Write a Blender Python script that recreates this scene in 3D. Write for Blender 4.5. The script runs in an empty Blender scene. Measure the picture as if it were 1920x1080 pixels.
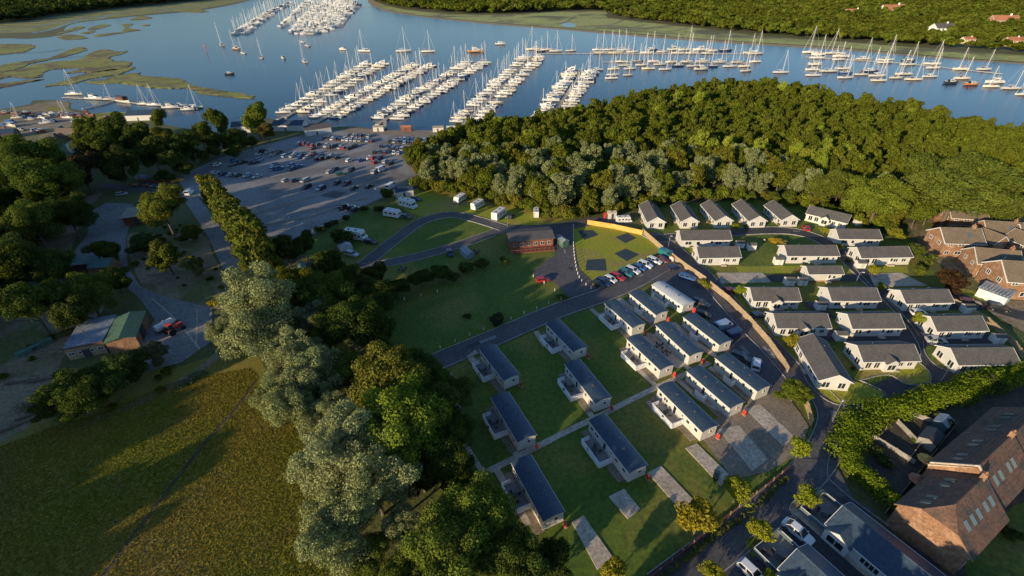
import bpy, math, random
import numpy as np
from mathutils import Vector, Matrix
random.seed(7); RNG = np.random.default_rng(7)
PI = math.pi
sc = bpy.context.scene
COL = sc.collection

# ---------------------------------------------------------------- camera
F, CX, CY, H = 895.0, 960.0, 540.0, 74.0
VX, VY = 984.0, 540 + 895.0 ** 2 / 585
dv = Vector((VX - CX, VY - CY, F)).normalized()
UP = -dv
FW = Vector((0, 0, 1)); FG = (FW - FW.dot(UP) * UP).normalized()
RT = FG.cross(UP)
if RT.x < 0: RT = -RT
def G(px, py, h=0.0):
    """photo pixel -> point in metres on the level plane at height h"""
    r = Vector((px - CX, py - CY, F)); t = (h - H) / r.dot(UP)
    return Vector((r.dot(RT) * t, r.dot(FG) * t, h))
cam = bpy.data.cameras.new('camera'); camo = bpy.data.objects.new('camera', cam); COL.objects.link(camo)
cam.sensor_width = 36; cam.lens = F / 1920 * 36; cam.clip_start = 1; cam.clip_end = 20000
camo.matrix_world = Matrix(((RT[0], -RT[1], -RT[2], 0), (FG[0], -FG[1], -FG[2], 0), (UP[0], -UP[1], -UP[2], H), (0, 0, 0, 1)))
sc.camera = camo
# ---------------------------------------------------------------- light
SUN_EL, SH_AZ = 13.0, 44.0           # shadows run towards azimuth SH_AZ (from +x, ccw)
w = bpy.data.worlds.new('World'); sc.world = w; w.use_nodes = True
nt = w.node_tree; bg = nt.nodes['Background']
sky = nt.nodes.new('ShaderNodeTexSky'); sky.sky_type = 'NISHITA'; sky.sun_disc = False
sky.sun_elevation = math.radians(SUN_EL); sky.sun_rotation = math.radians(270 - SH_AZ)
sky.altitude = 50; sky.air_density = 1.0; sky.dust_density = 0.2; sky.ozone_density = 3.5
nt.links.new(sky.outputs[0], bg.inputs[0]); bg.inputs[1].default_value = 0.12
sl = bpy.data.lights.new('sun', 'SUN'); sl.energy = 4.2; sl.angle = math.radians(0.6); sl.color = (1.0, 0.80, 0.52)
so = bpy.data.objects.new('sun', sl); COL.objects.link(so)
ce = math.cos(math.radians(SUN_EL))
sd = Vector((math.cos(math.radians(SH_AZ)) * ce, math.sin(math.radians(SH_AZ)) * ce, -math.sin(math.radians(SUN_EL))))
so.rotation_euler = sd.to_track_quat('-Z', 'Y').to_euler()
sc.view_settings.view_transform = 'Standard'; sc.view_settings.look = 'None'
sc.view_settings.exposure = 0.62; sc.view_settings.gamma = 1.0

# ---------------------------------------------------------------- materials
def newmat(name):
    m = bpy.data.materials.new(name); m.use_nodes = True
    return m, m.node_tree, m.node_tree.nodes['Principled BSDF']
def mixc(nt, fac, a, b, mode='MIX'):
    n = nt.nodes.new('ShaderNodeMix'); n.data_type = 'RGBA'; n.blend_type = mode
    for s, v in ((0, fac), (6, a), (7, b)):
        if isinstance(v, (int, float)): n.inputs[s].default_value = v
        elif isinstance(v, tuple): n.inputs[s].default_value = (*v, 1) if len(v) == 3 else v
        else: nt.links.new(v, n.inputs[s])
    return n.outputs[2]
def noise(nt, co, scale, detail=4, rough=.6, dist=0):
    n = nt.nodes.new('ShaderNodeTexNoise'); n.inputs['Scale'].default_value = scale
    n.inputs['Detail'].default_value = detail; n.inputs['Roughness'].default_value = rough
    n.inputs['Distortion'].default_value = dist
    nt.links.new(co, n.inputs['Vector']); return n.outputs['Fac']
def ramp(nt, v, lo, hi):
    n = nt.nodes.new('ShaderNodeMapRange'); n.inputs[1].default_value = lo; n.inputs[2].default_value = hi
    nt.links.new(v, n.inputs[0]); return n.outputs[0]
def wpos(nt):
    return nt.nodes.new('ShaderNodeNewGeometry').outputs['Position']
def M(name, c1, c2=None, scale=1.0, rough=.8, bump=0, metal=0, fine=None, spec=None, emis=None, c3=None, s3=.05):
    m, nt, b = newmat(name)
    b.inputs['Roughness'].default_value = rough; b.inputs['Metallic'].default_value = metal
    if spec is not None: b.inputs['Specular IOR Level'].default_value = spec
    if c2 is None: b.inputs['Base Color'].default_value = (*c1, 1); return m
    p = wpos(nt)
    col = mixc(nt, ramp(nt, noise(nt, p, scale), .35, .65), c1, c2)
    if c3: col = mixc(nt, ramp(nt, noise(nt, p, s3, 3, .6, .6), .48, .62), col, c3)
    if fine:
        f = noise(nt, p, fine, 3, .7)
        col = mixc(nt, .55, col, mixc(nt, ramp(nt, f, .3, .7), (.35, .35, .35), (1.7, 1.7, 1.7)), 'MULTIPLY') if False else mixc(nt, 1.0, col, mixc(nt, ramp(nt, f, .3, .7), (.6, .6, .6), (1.4, 1.4, 1.4)), 'MULTIPLY')
    nt.links.new(col, b.inputs['Base Color'])
    if bump:
        bn = nt.nodes.new('ShaderNodeBump'); bn.inputs['Distance'].default_value = bump; bn.inputs['Strength'].default_value = 1
        nt.links.new(noise(nt, p, fine or scale, 3, .7), bn.inputs['Height']); nt.links.new(bn.outputs[0], b.inputs['Normal'])
    return m
def tinted(name, rough=.5, metal=0, spec=.5, var=.08, coat=0):
    """surface colour comes from the object's own colour"""
    m, nt, b = newmat(name)
    oi = nt.nodes.new('ShaderNodeObjectInfo'); tc = nt.nodes.new('ShaderNodeTexCoord').outputs['Object']
    f = ramp(nt, noise(nt, tc, 1.3, 4), .3, .7)
    col = mixc(nt, 1.0, oi.outputs['Color'], mixc(nt, f, (1 - var,) * 3, (1 + var,) * 3), 'MULTIPLY')
    nt.links.new(col, b.inputs['Base Color'])
    b.inputs['Roughness'].default_value = rough; b.inputs['Metallic'].default_value = metal
    b.inputs['Specular IOR Level'].default_value = spec; b.inputs['Coat Weight'].default_value = coat
    return m
def leafmat(name, warm=(.135, .13, .02), trans=.25):
    m, nt, b = newmat(name)
    oi = nt.nodes.new('ShaderNodeObjectInfo')
    a = nt.nodes.new('ShaderNodeAttribute'); a.attribute_name = 'tint'
    a2 = nt.nodes.new('ShaderNodeAttribute'); a2.attribute_name = 'warm'
    col = mixc(nt, a2.outputs['Fac'], oi.outputs['Color'], warm)
    tn = nt.nodes.new('ShaderNodeVectorMath'); tn.operation = 'SCALE'
    nt.links.new(col, tn.inputs[0]); nt.links.new(a.outputs['Fac'], tn.inputs['Scale'])
    d = nt.nodes.new('ShaderNodeBsdfDiffuse'); t = nt.nodes.new('ShaderNodeBsdfTranslucent'); mx = nt.nodes.new('ShaderNodeMixShader')
    nt.links.new(tn.outputs[0], d.inputs[0]); nt.links.new(tn.outputs[0], t.inputs[0])
    mx.inputs[0].default_value = trans; nt.links.new(d.outputs[0], mx.inputs[1]); nt.links.new(t.outputs[0], mx.inputs[2])
    nt.links.new(mx.outputs[0], nt.nodes['Material Output'].inputs[0]); nt.nodes.remove(b)
    return m
MT = {}
MT['leaf'] = leafmat('leaf'); MT['grassleaf'] = leafmat('grass_blade', (.26, .185, .028))
MT['bark'] = M('bark', (.09, .07, .05), (.16, .13, .1), 3, .9)
MT['ground'] = M('meadow', (.07, .09, .02), (.11, .115, .03), .06, .95, .15, fine=1.2, c3=(.10, .085, .04), s3=.02)
MT['rough'] = M('rough_grass', (.18, .175, .018), (.24, .185, .026), .10, .95, .05, fine=2.2, c3=(.22, .16, .045), s3=.045)
MT['lawn'] = M('mown_grass', (.07, .115, .007), (.105, .145, .010), .10, .9, .04, fine=1.2, c3=(.17, .155, .022), s3=.05)
MT['lawn_lit'] = M('sunlit_lawn', (.23, .27, .010), (.31, .28, .02), .12, .9, .05, fine=1.8, c3=(.28, .22, .06), s3=.07)  # lit copy of the lawn: low sun on the blades put into its colour
MT['marsh'] = M('marsh_grass', (.17, .20, .03), (.27, .24, .05), .05, .95, .15, fine=.3, c3=(.13, .09, .04), s3=.03)
MT['marshfar'] = M('far_marsh_grass', (.30, .34, .08), (.38, .36, .11), .02, .95, .2, fine=.15, c3=(.12, .12, .05), s3=.01)
MT['mud'] = M('mud', (.13, .095, .055), (.19, .14, .08), .1, .7, .1, fine=.8)
MT['sand'] = M('sand_beach', (.38, .27, .14), (.28, .2, .11), .08, .9, .1, fine=.6)
MT['asphalt'] = M('car_park_asphalt', (.20, .20, .20), (.26, .25, .245), .07, .85, .02, fine=1.2, c3=(.15, .14, .135), s3=.03)
MT['tarmac'] = M('road_tarmac', (.075, .07, .075), (.105, .095, .095), .1, .85, .02, fine=1.5)
MT['darktar'] = M('dark_tarmac', (.035, .037, .042), (.05, .052, .057), .1, .8, .02, fine=1.5)
MT['yard'] = M('concrete_yard', (.17, .17, .165), (.24, .23, .22), .15, .9, .02, fine=1.5)
MT['gravel'] = M('gravel', (.20, .16, .115), (.27, .215, .155), .3, .95, .1, fine=3)
MT['concrete'] = M('concrete', (.42, .345, .265), (.50, .42, .33), .3, .9, .01, fine=2, c3=(.36, .29, .22), s3=.12)
MT['dirt'] = M('bare_earth', (.21, .16, .10), (.28, .21, .13), .15, .95, .1, fine=1.2, c3=(.12, .13, .035), s3=.07)
MT['kerb'] = M('kerbstone', (.26, .25, .23), (.34, .32, .3), .5, .8, .0, fine=2)
MT['white'] = M('white_paint', (.64, .63, .60), (.70, .69, .66), .5, .6)
MT['rail'] = M('white_railing', (.84, .84, .83), rough=.5)
MT['wall'] = M('white_render', (.59, .58, .55), (.52, .51, .48), .4, .7)
MT['cream'] = M('cream_cladding', (.52, .49, .43), (.59, .56, .5), .4, .6)
MT['croof'] = M('caravan_roof_sheet', (.028, .052, .085), (.04, .066, .10), .35, .5, .01, fine=2.5)
MT['lroof'] = M('slate_grey_roof', (.085, .08, .075), (.11, .1, .092), .5, .85, .03, fine=4)
MT['broof'] = M('brown_tile_roof', (.19, .145, .095), (.15, .115, .08), .5, .9, .03, fine=4)
MT['rroof'] = M('dark_red_tile_roof', (.12, .07, .048), (.17, .09, .06), .5, .9, .04, fine=2.5, c3=(.07, .06, .05), s3=.25)
MT['orroof'] = M('orange_tile_roof', (.42, .17, .09), (.34, .14, .08), .4, .9, .0, fine=1)
MT['brick'] = M('red_brick', (.27, .145, .08), (.22, .115, .065), .5, .9, .01, fine=2.5, c3=(.34, .2, .12), s3=.5)
MT['wood'] = M('brown_timber', (.17, .055, .035), (.22, .08, .05), .8, .8, .01, fine=4)
MT['fence'] = M('tan_timber_fence', (.33, .24, .15), (.4, .3, .18), .6, .85, .01, fine=4)
MT['newfence'] = M('fresh_orange_timber', (.66, .34, .07), (.74, .42, .1), .6, .8, .01, fine=3)
MT['deck'] = M('grey_decking', (.22, .2, .19), (.29, .27, .25), 1.2, .8, .01, fine=6)
MT['pontoon'] = M('grey_pontoon_boards', (.36, .32, .26), (.46, .41, .33), .5, .85, .0, fine=3)
MT['mat'] = M('dark_pitch_matting', (.025, .045, .055), (.035, .055, .065), .6, .8, .0, fine=3)
MT['glass'] = M('window_glass', (.02, .025, .03), rough=.08, spec=.8)
MT['glassL'] = M('pale_glass', (.10, .14, .16), rough=.1, spec=.8)
MT['tyre'] = M('tyre_rubber', (.02, .02, .02), rough=.9)
MT['metal'] = M('brushed_metal', (.6, .6, .6), rough=.35, metal=.8)
MT['mast'] = M('mast_alloy', (.75, .74, .70), rough=.45)
MT['dark'] = M('dark_grey', (.05, .05, .055), rough=.7)
MT['antifoul'] = M('dark_waterline', (.04, .05, .09), rough=.6)
MT['teal'] = M('green_sheet_roof', (.07, .14, .12), (.09, .18, .15), .5, .6, .0, fine=2)
MT['blueroof'] = M('blue_grey_sheet', (.16, .2, .26), (.28, .3, .33), .3, .5, .0, fine=1.5)
MT['greenroof'] = M('green_felt_roof', (.06, .13, .08), (.075, .15, .09), .3, .8, .0, fine=2)
MT['hut'] = M('pale_felt_roof', (.24, .22, .17), (.3, .27, .21), .3, .9, .0, fine=2)
MT['redplastic'] = M('red_painted_steel', (.55, .05, .03), rough=.45)
MT['cloth'] = M('grey_canvas', (.42, .44, .46), (.5, .52, .54), 1, .8)
MT['paint'] = tinted('car_paint', .3, .0, .6, .02, .6)
MT['gel'] = tinted('boat_gelcoat', .3, 0, .5, .04, .3)
MT['plain'] = tinted('plain_colour', .75, 0, .3, .12)
MT['yellow'] = M('yellow_machine_paint', (.65, .33, .02), (.6, .28, .02), 1, .5)
MT['soil'] = M('garden_soil', (.05, .042, .03), (.08, .065, .045), .6, .95, .1, fine=2)
# water
def water():
    m, nt, b = newmat('river_water')
    p = wpos(nt)
    col = mixc(nt, ramp(nt, noise(nt, p, .006, 4, .6, .5), .35, .65), (.002, .042, .092), (.003, .055, .118))
    nt.links.new(col, b.inputs['Base Color']); b.inputs['Roughness'].default_value = .2
    b.inputs['IOR'].default_value = 1.33; b.inputs['Specular IOR Level'].default_value = .16; b.inputs['Specular Tint'].default_value = (.10, .29, .50, 1)
    bn = nt.nodes.new('ShaderNodeBump'); bn.inputs['Distance'].default_value = .05; bn.inputs['Strength'].default_value = 1.0
    mp = nt.nodes.new('ShaderNodeMapping'); mp.inputs['Scale'].default_value = (1, .45, 1); nt.links.new(p, mp.inputs[0])
    nt.links.new(noise(nt, mp.outputs[0], .35, 3, .5), bn.inputs['Height']); nt.links.new(bn.outputs[0], b.inputs['Normal'])
    return m
MT['water'] = water()

# ---------------------------------------------------------------- mesh building
class MB:
    def __init__(s): s.v = []; s.f = []; s.m = []; s.mats = []
    def mi(s, mat):
        if mat not in s.mats: s.mats.append(mat)
        return s.mats.index(mat)
    def face(s, pts, mat):
        b = len(s.v); s.v += [tuple(p) for p in pts]; s.f.append(tuple(range(b, b + len(pts)))); s.m.append(s.mi(mat)); return s
    def hexa(s, p, mat):           # p: 8 points, bottom 4 ccw then top 4 ccw
        b = len(s.v); s.v += [tuple(q) for q in p]; k = s.mi(mat)
        for q in ((3, 2, 1, 0), (4, 5, 6, 7), (0, 1, 5, 4), (1, 2, 6, 5), (2, 3, 7, 6), (3, 0, 4, 7)):
            s.f.append(tuple(b + i for i in q)); s.m.append(k)
        return s
    def box(s, x0, x1, y0, y1, z0, z1, mat):
        return s.hexa([(x0, y0, z0), (x1, y0, z0), (x1, y1, z0), (x0, y1, z0), (x0, y0, z1), (x1, y0, z1), (x1, y1, z1), (x0, y1, z1)], mat)
    def prism(s, pts, z0, z1, mat, top=None):   # pts xy ccw
        b = len(s.v); n = len(pts); k = s.mi(mat); kt = s.mi(top or mat)
        s.v += [(p[0], p[1], z0) for p in pts] + [(p[0], p[1], z1) for p in pts]
        s.f.append(tuple(b + n + i for i in range(n))); s.m.append(kt)
        for i in range(n):
            j = (i + 1) % n; s.f.append((b + i, b + j, b + n + j, b + n + i)); s.m.append(k)
        return s
    def prof(s, pts, y0, y1, mat, axis='y', caps=True):    # profile in x,z extruded along y (or y,z along x)
        b = len(s.v); n = len(pts); k = s.mi(mat)
        for t in (y0, y1):
            for a, z in pts: s.v.append((a, t, z) if axis == 'y' else (t, a, z))
        for i in range(n):
            j = (i + 1) % n; s.f.append((b + i, b + j, b + n + j, b + n + i)); s.m.append(k)
        if caps:
            s.f.append(tuple(b + i for i in range(n))[::-1]); s.m.append(k)
            s.f.append(tuple(b + n + i for i in range(n))); s.m.append(k)
        return s
    def tube(s, p, q, r, mat, n=6, r2=None):
        p = Vector(p); q = Vector(q); d = (q - p).normalized(); r2 = r if r2 is None else r2
        a = d.orthogonal().normalized(); c = d.cross(a); b = len(s.v); k = s.mi(mat)
        for o, rr in ((p, r), (q, r2)):
            for i in range(n):
                t = 2 * PI * i / n; s.v.append(tuple(o + a * math.cos(t) * rr + c * math.sin(t) * rr))
        for i in range(n):
            j = (i + 1) % n; s.f.append((b + i, b + j, b + n + j, b + n + i)); s.m.append(k)
        s.f.append(tuple(b + n + i for i in range(n))); s.m.append(k); s.f.append(tuple(b + i for i in range(n))[::-1]); s.m.append(k)
        return s
    def loft(s, rings, mat, closed=False, cap=True):
        b = len(s.v); n = len(rings[0]); k = s.mi(mat)
        for r in rings: s.v += [tuple(p) for p in r]
        for i in range(len(rings) - 1):
            for j in range(n if closed else n - 1):
                jj = (j + 1) % n
                s.f.append((b + i * n + j, b + i * n + jj, b + (i + 1) * n + jj, b + (i + 1) * n + j)); s.m.append(k)
        if cap and closed:
            s.f.append(tuple(b + j for j in range(n))[::-1]); s.m.append(k)
            e = b + (len(rings) - 1) * n; s.f.append(tuple(e + j for j in range(n))); s.m.append(k)
        return s
    def mesh(s, name, smooth=False):
        me = bpy.data.meshes.new(name); me.from_pydata(s.v, [], s.f)
        for m in s.mats: me.materials.append(MT[m])
        me.polygons.foreach_set('material_index', s.m)
        if smooth: me.polygons.foreach_set('use_smooth', [True] * len(s.f))
        me.update(); return me
def link(name, data, parent=None):
    o = bpy.data.objects.new(name, data); COL.objects.link(o)
    if parent: o.parent = parent
    return o
LONG = []
def tag(o, label=None, cat=None, group=None, kind=None):
    if label and len(label.split()) > 16: LONG.append(label)
    if label: o['label'] = label
    if cat: o['category'] = cat
    if group: o['group'] = group
    if kind: o['kind'] = kind
    return o
# a recipe is a list of parts: (name, mesh, parent index or None, coloured)
def place(rec, name, label, cat, loc, rz=0, sc3=(1, 1, 1), group=None, color=None, color2=None):
    if isinstance(sc3, (int, float)): sc3 = (sc3,) * 3
    single = len(rec) == 1 and rec[0][0] is None
    root = link(name, rec[0][1] if single else None)
    root.location = loc; root.rotation_euler = (0, 0, rz); root.scale = sc3
    if single:
        if color: root.color = (*color, 1)
    else:
        root.empty_display_size = .5
        made = []
        for pn, me, pi, colk in rec:
            o = link(pn, me, root if pi is None else made[pi]); made.append(o)
            c = color if colk == 1 else color2 if colk == 2 else None
            if c: o.color = (*c, 1)
    return tag(root, label, cat, group)
ORD = ['first', 'second', 'third', 'fourth', 'fifth', 'sixth', 'seventh', 'eighth', 'ninth', 'tenth', 'eleventh', 'twelfth', 'thirteenth', 'fourteenth', 'fifteenth', 'sixteenth', 'seventeenth', 'eighteenth', 'nineteenth', 'twentieth']
def ordw(i):
    if i < 20: return ORD[i]
    if i < 29: return 'twenty-' + ORD[i - 20]
    if i == 29: return 'thirtieth'
    if i < 39: return 'thirty-' + ORD[i - 30]
    if i == 39: return 'fortieth'
    return 'forty-' + ORD[i - 40]
# ---------------------------------------------------------------- sheets and strips
def smooth(pts, closed=False, n=5):
    P = [Vector(p[:2]) for p in pts]; out = []; N = len(P)
    rng = range(N) if closed else range(N - 1)
    for i in rng:
        p0 = P[(i - 1) % N] if closed or i > 0 else P[i]; p1 = P[i]; p2 = P[(i + 1) % N]
        p3 = P[(i + 2) % N] if closed or i + 2 < N else P[(i + 1) % N]
        for k in range(n):
            t = k / n
            out.append(.5 * ((2 * p1) + (-p0 + p2) * t + (2 * p0 - 5 * p1 + 4 * p2 - p3) * t * t + (-p0 + 3 * p1 - 3 * p2 + p3) * t ** 3))
    if not closed: out.append(P[-1])
    return out
def gp(pts): return [G(*p).xy for p in pts]
ZL = [0.012]
def nextz(): ZL[0] += 0.0015; return ZL[0]
def ccw(P):
    a = sum(P[i][0] * P[(i + 1) % len(P)][1] - P[(i + 1) % len(P)][0] * P[i][1] for i in range(len(P)))
    return P if a > 0 else P[::-1]
def sheet(name, pts, mat, z=None, sm=False, world=False, n=4, jit=0, kind='structure', thick=0):
    P = [Vector(p[:2]) for p in pts] if world else gp(pts)
    if sm: P = smooth(P, True, n)
    if jit: P = [p + Vector((random.gauss(0, jit), random.gauss(0, jit))) for p in P]
    P = ccw([tuple(p) for p in P]); z = nextz() if z is None else z
    mb = MB()
    if thick: mb.prism(P, 0, z, mat)
    else: mb.face([(p[0], p[1], z) for p in P], mat)
    o = link(name, mb.mesh(name)); o['kind'] = kind
    return o
def offset(P, d):
    out = []
    for i, p in enumerate(P):
        a = P[max(i - 1, 0)]; b = P[min(i + 1, len(P) - 1)]; t = (b - a).normalized(); out.append(p + Vector((-t.y, t.x)) * d)
    return out
def strip(name, pts, wid, mat, sm=True, world=False, z=None, off=0, h=0, kind='structure'):
    P = [Vector(p[:2]) for p in pts] if world else gp(pts)
    if sm: P = smooth(P, False, 5)
    if off: P = offset(P, off)
    A = offset(P, wid / 2); B = offset(P, -wid / 2); z = nextz() if z is None else z; mb = MB()
    if h:
        mb.loft([[(b.x, b.y, 0), (b.x, b.y, ZL[0] + h), (a.x, a.y, ZL[0] + h), (a.x, a.y, 0)] for a, b in zip(A, B)], mat, True)
    else:
        for i in range(len(P) - 1):
            mb.face([(B[i].x, B[i].y, z), (B[i + 1].x, B[i + 1].y, z), (A[i + 1].x, A[i + 1].y, z), (A[i].x, A[i].y, z)], mat)
    o = link(name, mb.mesh(name)); o['kind'] = kind
    return o
def road(pts, wid, mat='darktar', name='road', kerbs=(1, 1), sm=True):
    strip(name, pts, wid, mat, sm)
    if kerbs[0]: strip('kerb', pts, .16, 'kerb', sm, off=wid / 2 + .08, h=.13)
    if kerbs[1]: strip('kerb', pts, .16, 'kerb', sm, off=-wid / 2 - .08, h=.13)
def inside(x, y, P):
    c = False; j = len(P) - 1
    for i in range(len(P)):
        if (P[i][1] > y) != (P[j][1] > y) and x < (P[j][0] - P[i][0]) * (y - P[i][1]) / (P[j][1] - P[i][1]) + P[i][0]: c = not c
        j = i
    return c
#PART2
# ---------------------------------------------------------------- tree kit (numpy)
def leafcloud(lobes, n, size, rng, up=.25, flat=.5, shell=.82):
    """leaf quads scattered over the shells of many lobes. lobes: array (k,6) centre+radii"""
    L = np.array(lobes, float); wgt = (L[:, 3] * L[:, 4]); wgt /= wgt.sum()
    idx = rng.choice(len(L), n, p=wgt)
    d = rng.normal(size=(n, 3)); d[:, 2] += up; d /= np.linalg.norm(d, axis=1)[:, None]
    rad = shell + (1 - shell + .12) * rng.random(n) ** .7 + np.clip(rng.normal(0, .13, n), -.3, .45)
    c = L[idx, :3] + d * L[idx, 3:] * rad[:, None]
    keep = np.ones(n, bool)
    for i, l in enumerate(L):
        q = ((c - l[:3]) / l[3:]); keep &= ~((np.sum(q * q, 1) < .42) & (idx != i))
    c = c[keep]; d = d[keep]; idx = idx[keep]; n = len(c)
    nr = d + rng.normal(size=(n, 3)) * flat; nr /= np.linalg.norm(nr, axis=1)[:, None]
    a = np.cross(nr, rng.normal(size=(n, 3))); a /= np.linalg.norm(a, axis=1)[:, None]; b = np.cross(nr, a)
    s = size * (.55 + .8 * rng.random(n))[:, None]
    v = np.stack([c - a * s, c - b * s * .75, c + a * s, c + b * s * .75], 1)
    v += rng.normal(size=v.shape) * size * .12
    lt = rng.random(len(L)); tint = (.68 + .3 * lt[idx] + .45 * rng.random(n))
    return v.reshape(-1, 3), tint
def crown_lobes(R, Hh, base, k, rng, lr=(.28, .45), top=1.0, sq=1.0):
    """a few main limbs placed unevenly, each carrying many small foliage lobes"""
    out = []; nm = 7 if k > 15 else 4; subs = []
    for i in range(nm):
        a = 2 * PI * (i + rng.random() * .7) / nm; q = R * (.30 + .28 * rng.random()) if i else 0
        z = base + Hh * (.28 + .42 * rng.random()) if i else base + Hh * .62
        subs.append((math.cos(a) * q, math.sin(a) * q * sq, z, R * (.40 + .16 * rng.random()), Hh * (.24 + .1 * rng.random())))
    for i in range(k):
        s_ = subs[rng.integers(nm)]; d = rng.normal(size=3); d /= np.linalg.norm(d); d[2] = d[2] * .9 + .15
        r = R * (lr[0] + (lr[1] - lr[0]) * rng.random()) * .85; q = rng.random() ** .5
        out.append((s_[0] + d[0] * s_[3] * q, s_[1] + d[1] * s_[3] * q, max(base + r * .5, s_[2] + d[2] * s_[4] * q), r, r, r * .8))
    for s_ in subs: out.append((s_[0], s_[1], s_[2], s_[3] * .6, s_[3] * .6, s_[4] * .6))
    return out
def quads_mesh(name, v, tint, mat, warm=None):
    n = len(v) // 4; me = bpy.data.meshes.new(name)
    me.vertices.add(n * 4); me.vertices.foreach_set('co', v.astype(np.float32).ravel())
    me.loops.add(n * 4); me.loops.foreach_set('vertex_index', np.arange(n * 4, dtype=np.int32))
    me.polygons.add(n); me.polygons.foreach_set('loop_start', np.arange(0, n * 4, 4, dtype=np.int32)); me.polygons.foreach_set('loop_total', np.full(n, 4, np.int32))
    a = me.attributes.new('tint', 'FLOAT', 'FACE'); a.data.foreach_set('value', tint.astype(np.float32))
    b = me.attributes.new('warm', 'FLOAT', 'FACE')
    b.data.foreach_set('value', (warm if warm is not None else np.clip(RNG.normal(.18, .15, n), 0, .6)).astype(np.float32))
    me.materials.append(MT[mat]); me.update(); me.validate(); return me
def trunk_mesh(name, hgt, r, R, rng, k=5, base=0):
    mb = MB(); top = (rng.normal() * .3, rng.normal() * .3, hgt)
    mb.tube((0, 0, 0), (top[0] * .4, top[1] * .4, hgt * .5), r, 'bark', 8, r * .7)
    mb.tube((top[0] * .4, top[1] * .4, hgt * .5), top, r * .7, 'bark', 7, r * .3)
    for i in range(k):
        a = 2 * PI * i / k + rng.random(); z0 = hgt * (.35 + .4 * rng.random())
        q = R * (.5 + .2 * rng.random())
        mb.tube((top[0] * .4, top[1] * .4, z0), (math.cos(a) * q, math.sin(a) * q, z0 + hgt * .25), r * .4, 'bark', 5, r * .12)
    return mb.mesh(name)
TREE = {}
def deftree(key, R, Hh, base, k, n, size, seed, lr=(.28, .45), top=1.0, flat=.5, tr=.35, up=.25, sq=1.0):
    rng = np.random.default_rng(seed)
    lob = crown_lobes(R, Hh, base, k, rng, lr, top, sq); v, t = leafcloud(lob, n, size, rng, up, flat)
    TREE[key] = dict(v=v, t=t, R=R, H=base + Hh, rec=[('trunk', trunk_mesh('trunk', base + Hh * .6, tr, R, rng), None, 0), ('crown', quads_mesh('crown', v, t, 'leaf'), None, 1)])
# near, fine-leaved trees
for i in range(3): deftree(('big', i), 8, 15, 2, 80, 52000, .19, 20 + i, (.14, .30))
for i in range(3): deftree(('silver', i), 8, 17, 1.5, 110, 60000, .165, 30 + i, (.12, .26), flat=1.0)
for i in range(2): deftree(('small', i), 2.4, 4.2, 1.2, 26, 3600, .17, 40 + i, (.22, .36), tr=.1, flat=.7)
for i in range(3): deftree(('mid', i), 6, 11, 1.5, 46, 17000, .26, 50 + i, (.18, .34))
for i in range(3): deftree(('bush', i), 2.2, 2.8, .1, 14, 1600, .24, 60 + i, (.3, .5), tr=.06)
deftree(('conifer', 0), 2.6, 12.5, .6, 46, 7000, .3, 70, (.28, .45), tr=.2); deftree(('conifer', 1), 2.6, 12, .6, 46, 7000, .3, 71, (.28, .45), tr=.2)
# woodland trees seen from further away
for i in range(5): deftree(('wood', i), 5.4, 12, 1.5, 34, 7500, .34, 80 + i, (.2, .38), flat=.55, tr=.22)
for i in range(5): deftree(('woodlo', i), 5.4, 12, 1.5, 34, 3600, .46, 80 + i, (.2, .38), flat=.6, tr=.22)
for i in range(2): deftree(('pale', i), 5.0, 14, 1.5, 40, 8500, .28, 90 + i, (.16, .32), flat=.9, tr=.22)
for i in range(5):
    rng = np.random.default_rng(100 + i); lob = crown_lobes(5.5, 10, 3, 9, rng, (.34, .5)); v, t = leafcloud(lob, 330, 1.5, rng, .3, .35, .9)
    TREE[('far', i)] = dict(v=v, t=t, R=5.5, H=13)
def tree(key, name, label, cat, loc, s=1.0, color=(.07, .11, .02), group=None, sz=1.0, rz=None):
    return place(TREE[key]['rec'], name, label, cat, (loc[0], loc[1], 0), random.random() * 6.28 if rz is None else rz, (s, s, s * sz), group, color)
def merge_trees(name, items, color, mat='leaf'):
    """items: (key, x, y, scale, zscale, tintmul, warm)"""
    V = []; T = []; W = []
    for key, x, y, s, sz, tm, wm in items:
        t = TREE[key]; a = random.random() * 6.28; c, sn = math.cos(a), math.sin(a)
        v = t['v'] * np.array([s, s, s * sz]); v = np.stack([v[:, 0] * c - v[:, 1] * sn + x, v[:, 0] * sn + v[:, 1] * c + y, v[:, 2]], 1)
        V.append(v); T.append(t['t'] * tm); W.append(np.clip(RNG.normal(wm, .12, len(t['t'])), 0, .9))
    me = quads_mesh(name, np.concatenate(V), np.concatenate(T), mat, np.concatenate(W))
    o = link(name, me); o.color = (*color, 1); return o
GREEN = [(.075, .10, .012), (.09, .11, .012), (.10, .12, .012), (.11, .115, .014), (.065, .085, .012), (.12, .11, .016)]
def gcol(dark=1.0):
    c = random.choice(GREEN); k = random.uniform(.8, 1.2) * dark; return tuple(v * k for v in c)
SILV = (.28, .31, .14)
def scatter(poly, spacing, jit=.35, prob=1.0):
    xs = [p[0] for p in poly]; ys = [p[1] for p in poly]; out = []; y = min(ys); r = 0
    while y < max(ys):
        x = min(xs) + (r % 2) * spacing / 2
        while x < max(xs):
            px, py = x + random.uniform(-1, 1) * jit * spacing, y + random.uniform(-1, 1) * jit * spacing
            if inside(px, py, poly) and random.random() < prob: out.append((px, py))
            x += spacing
        y += spacing * .87; r += 1
    return out

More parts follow.
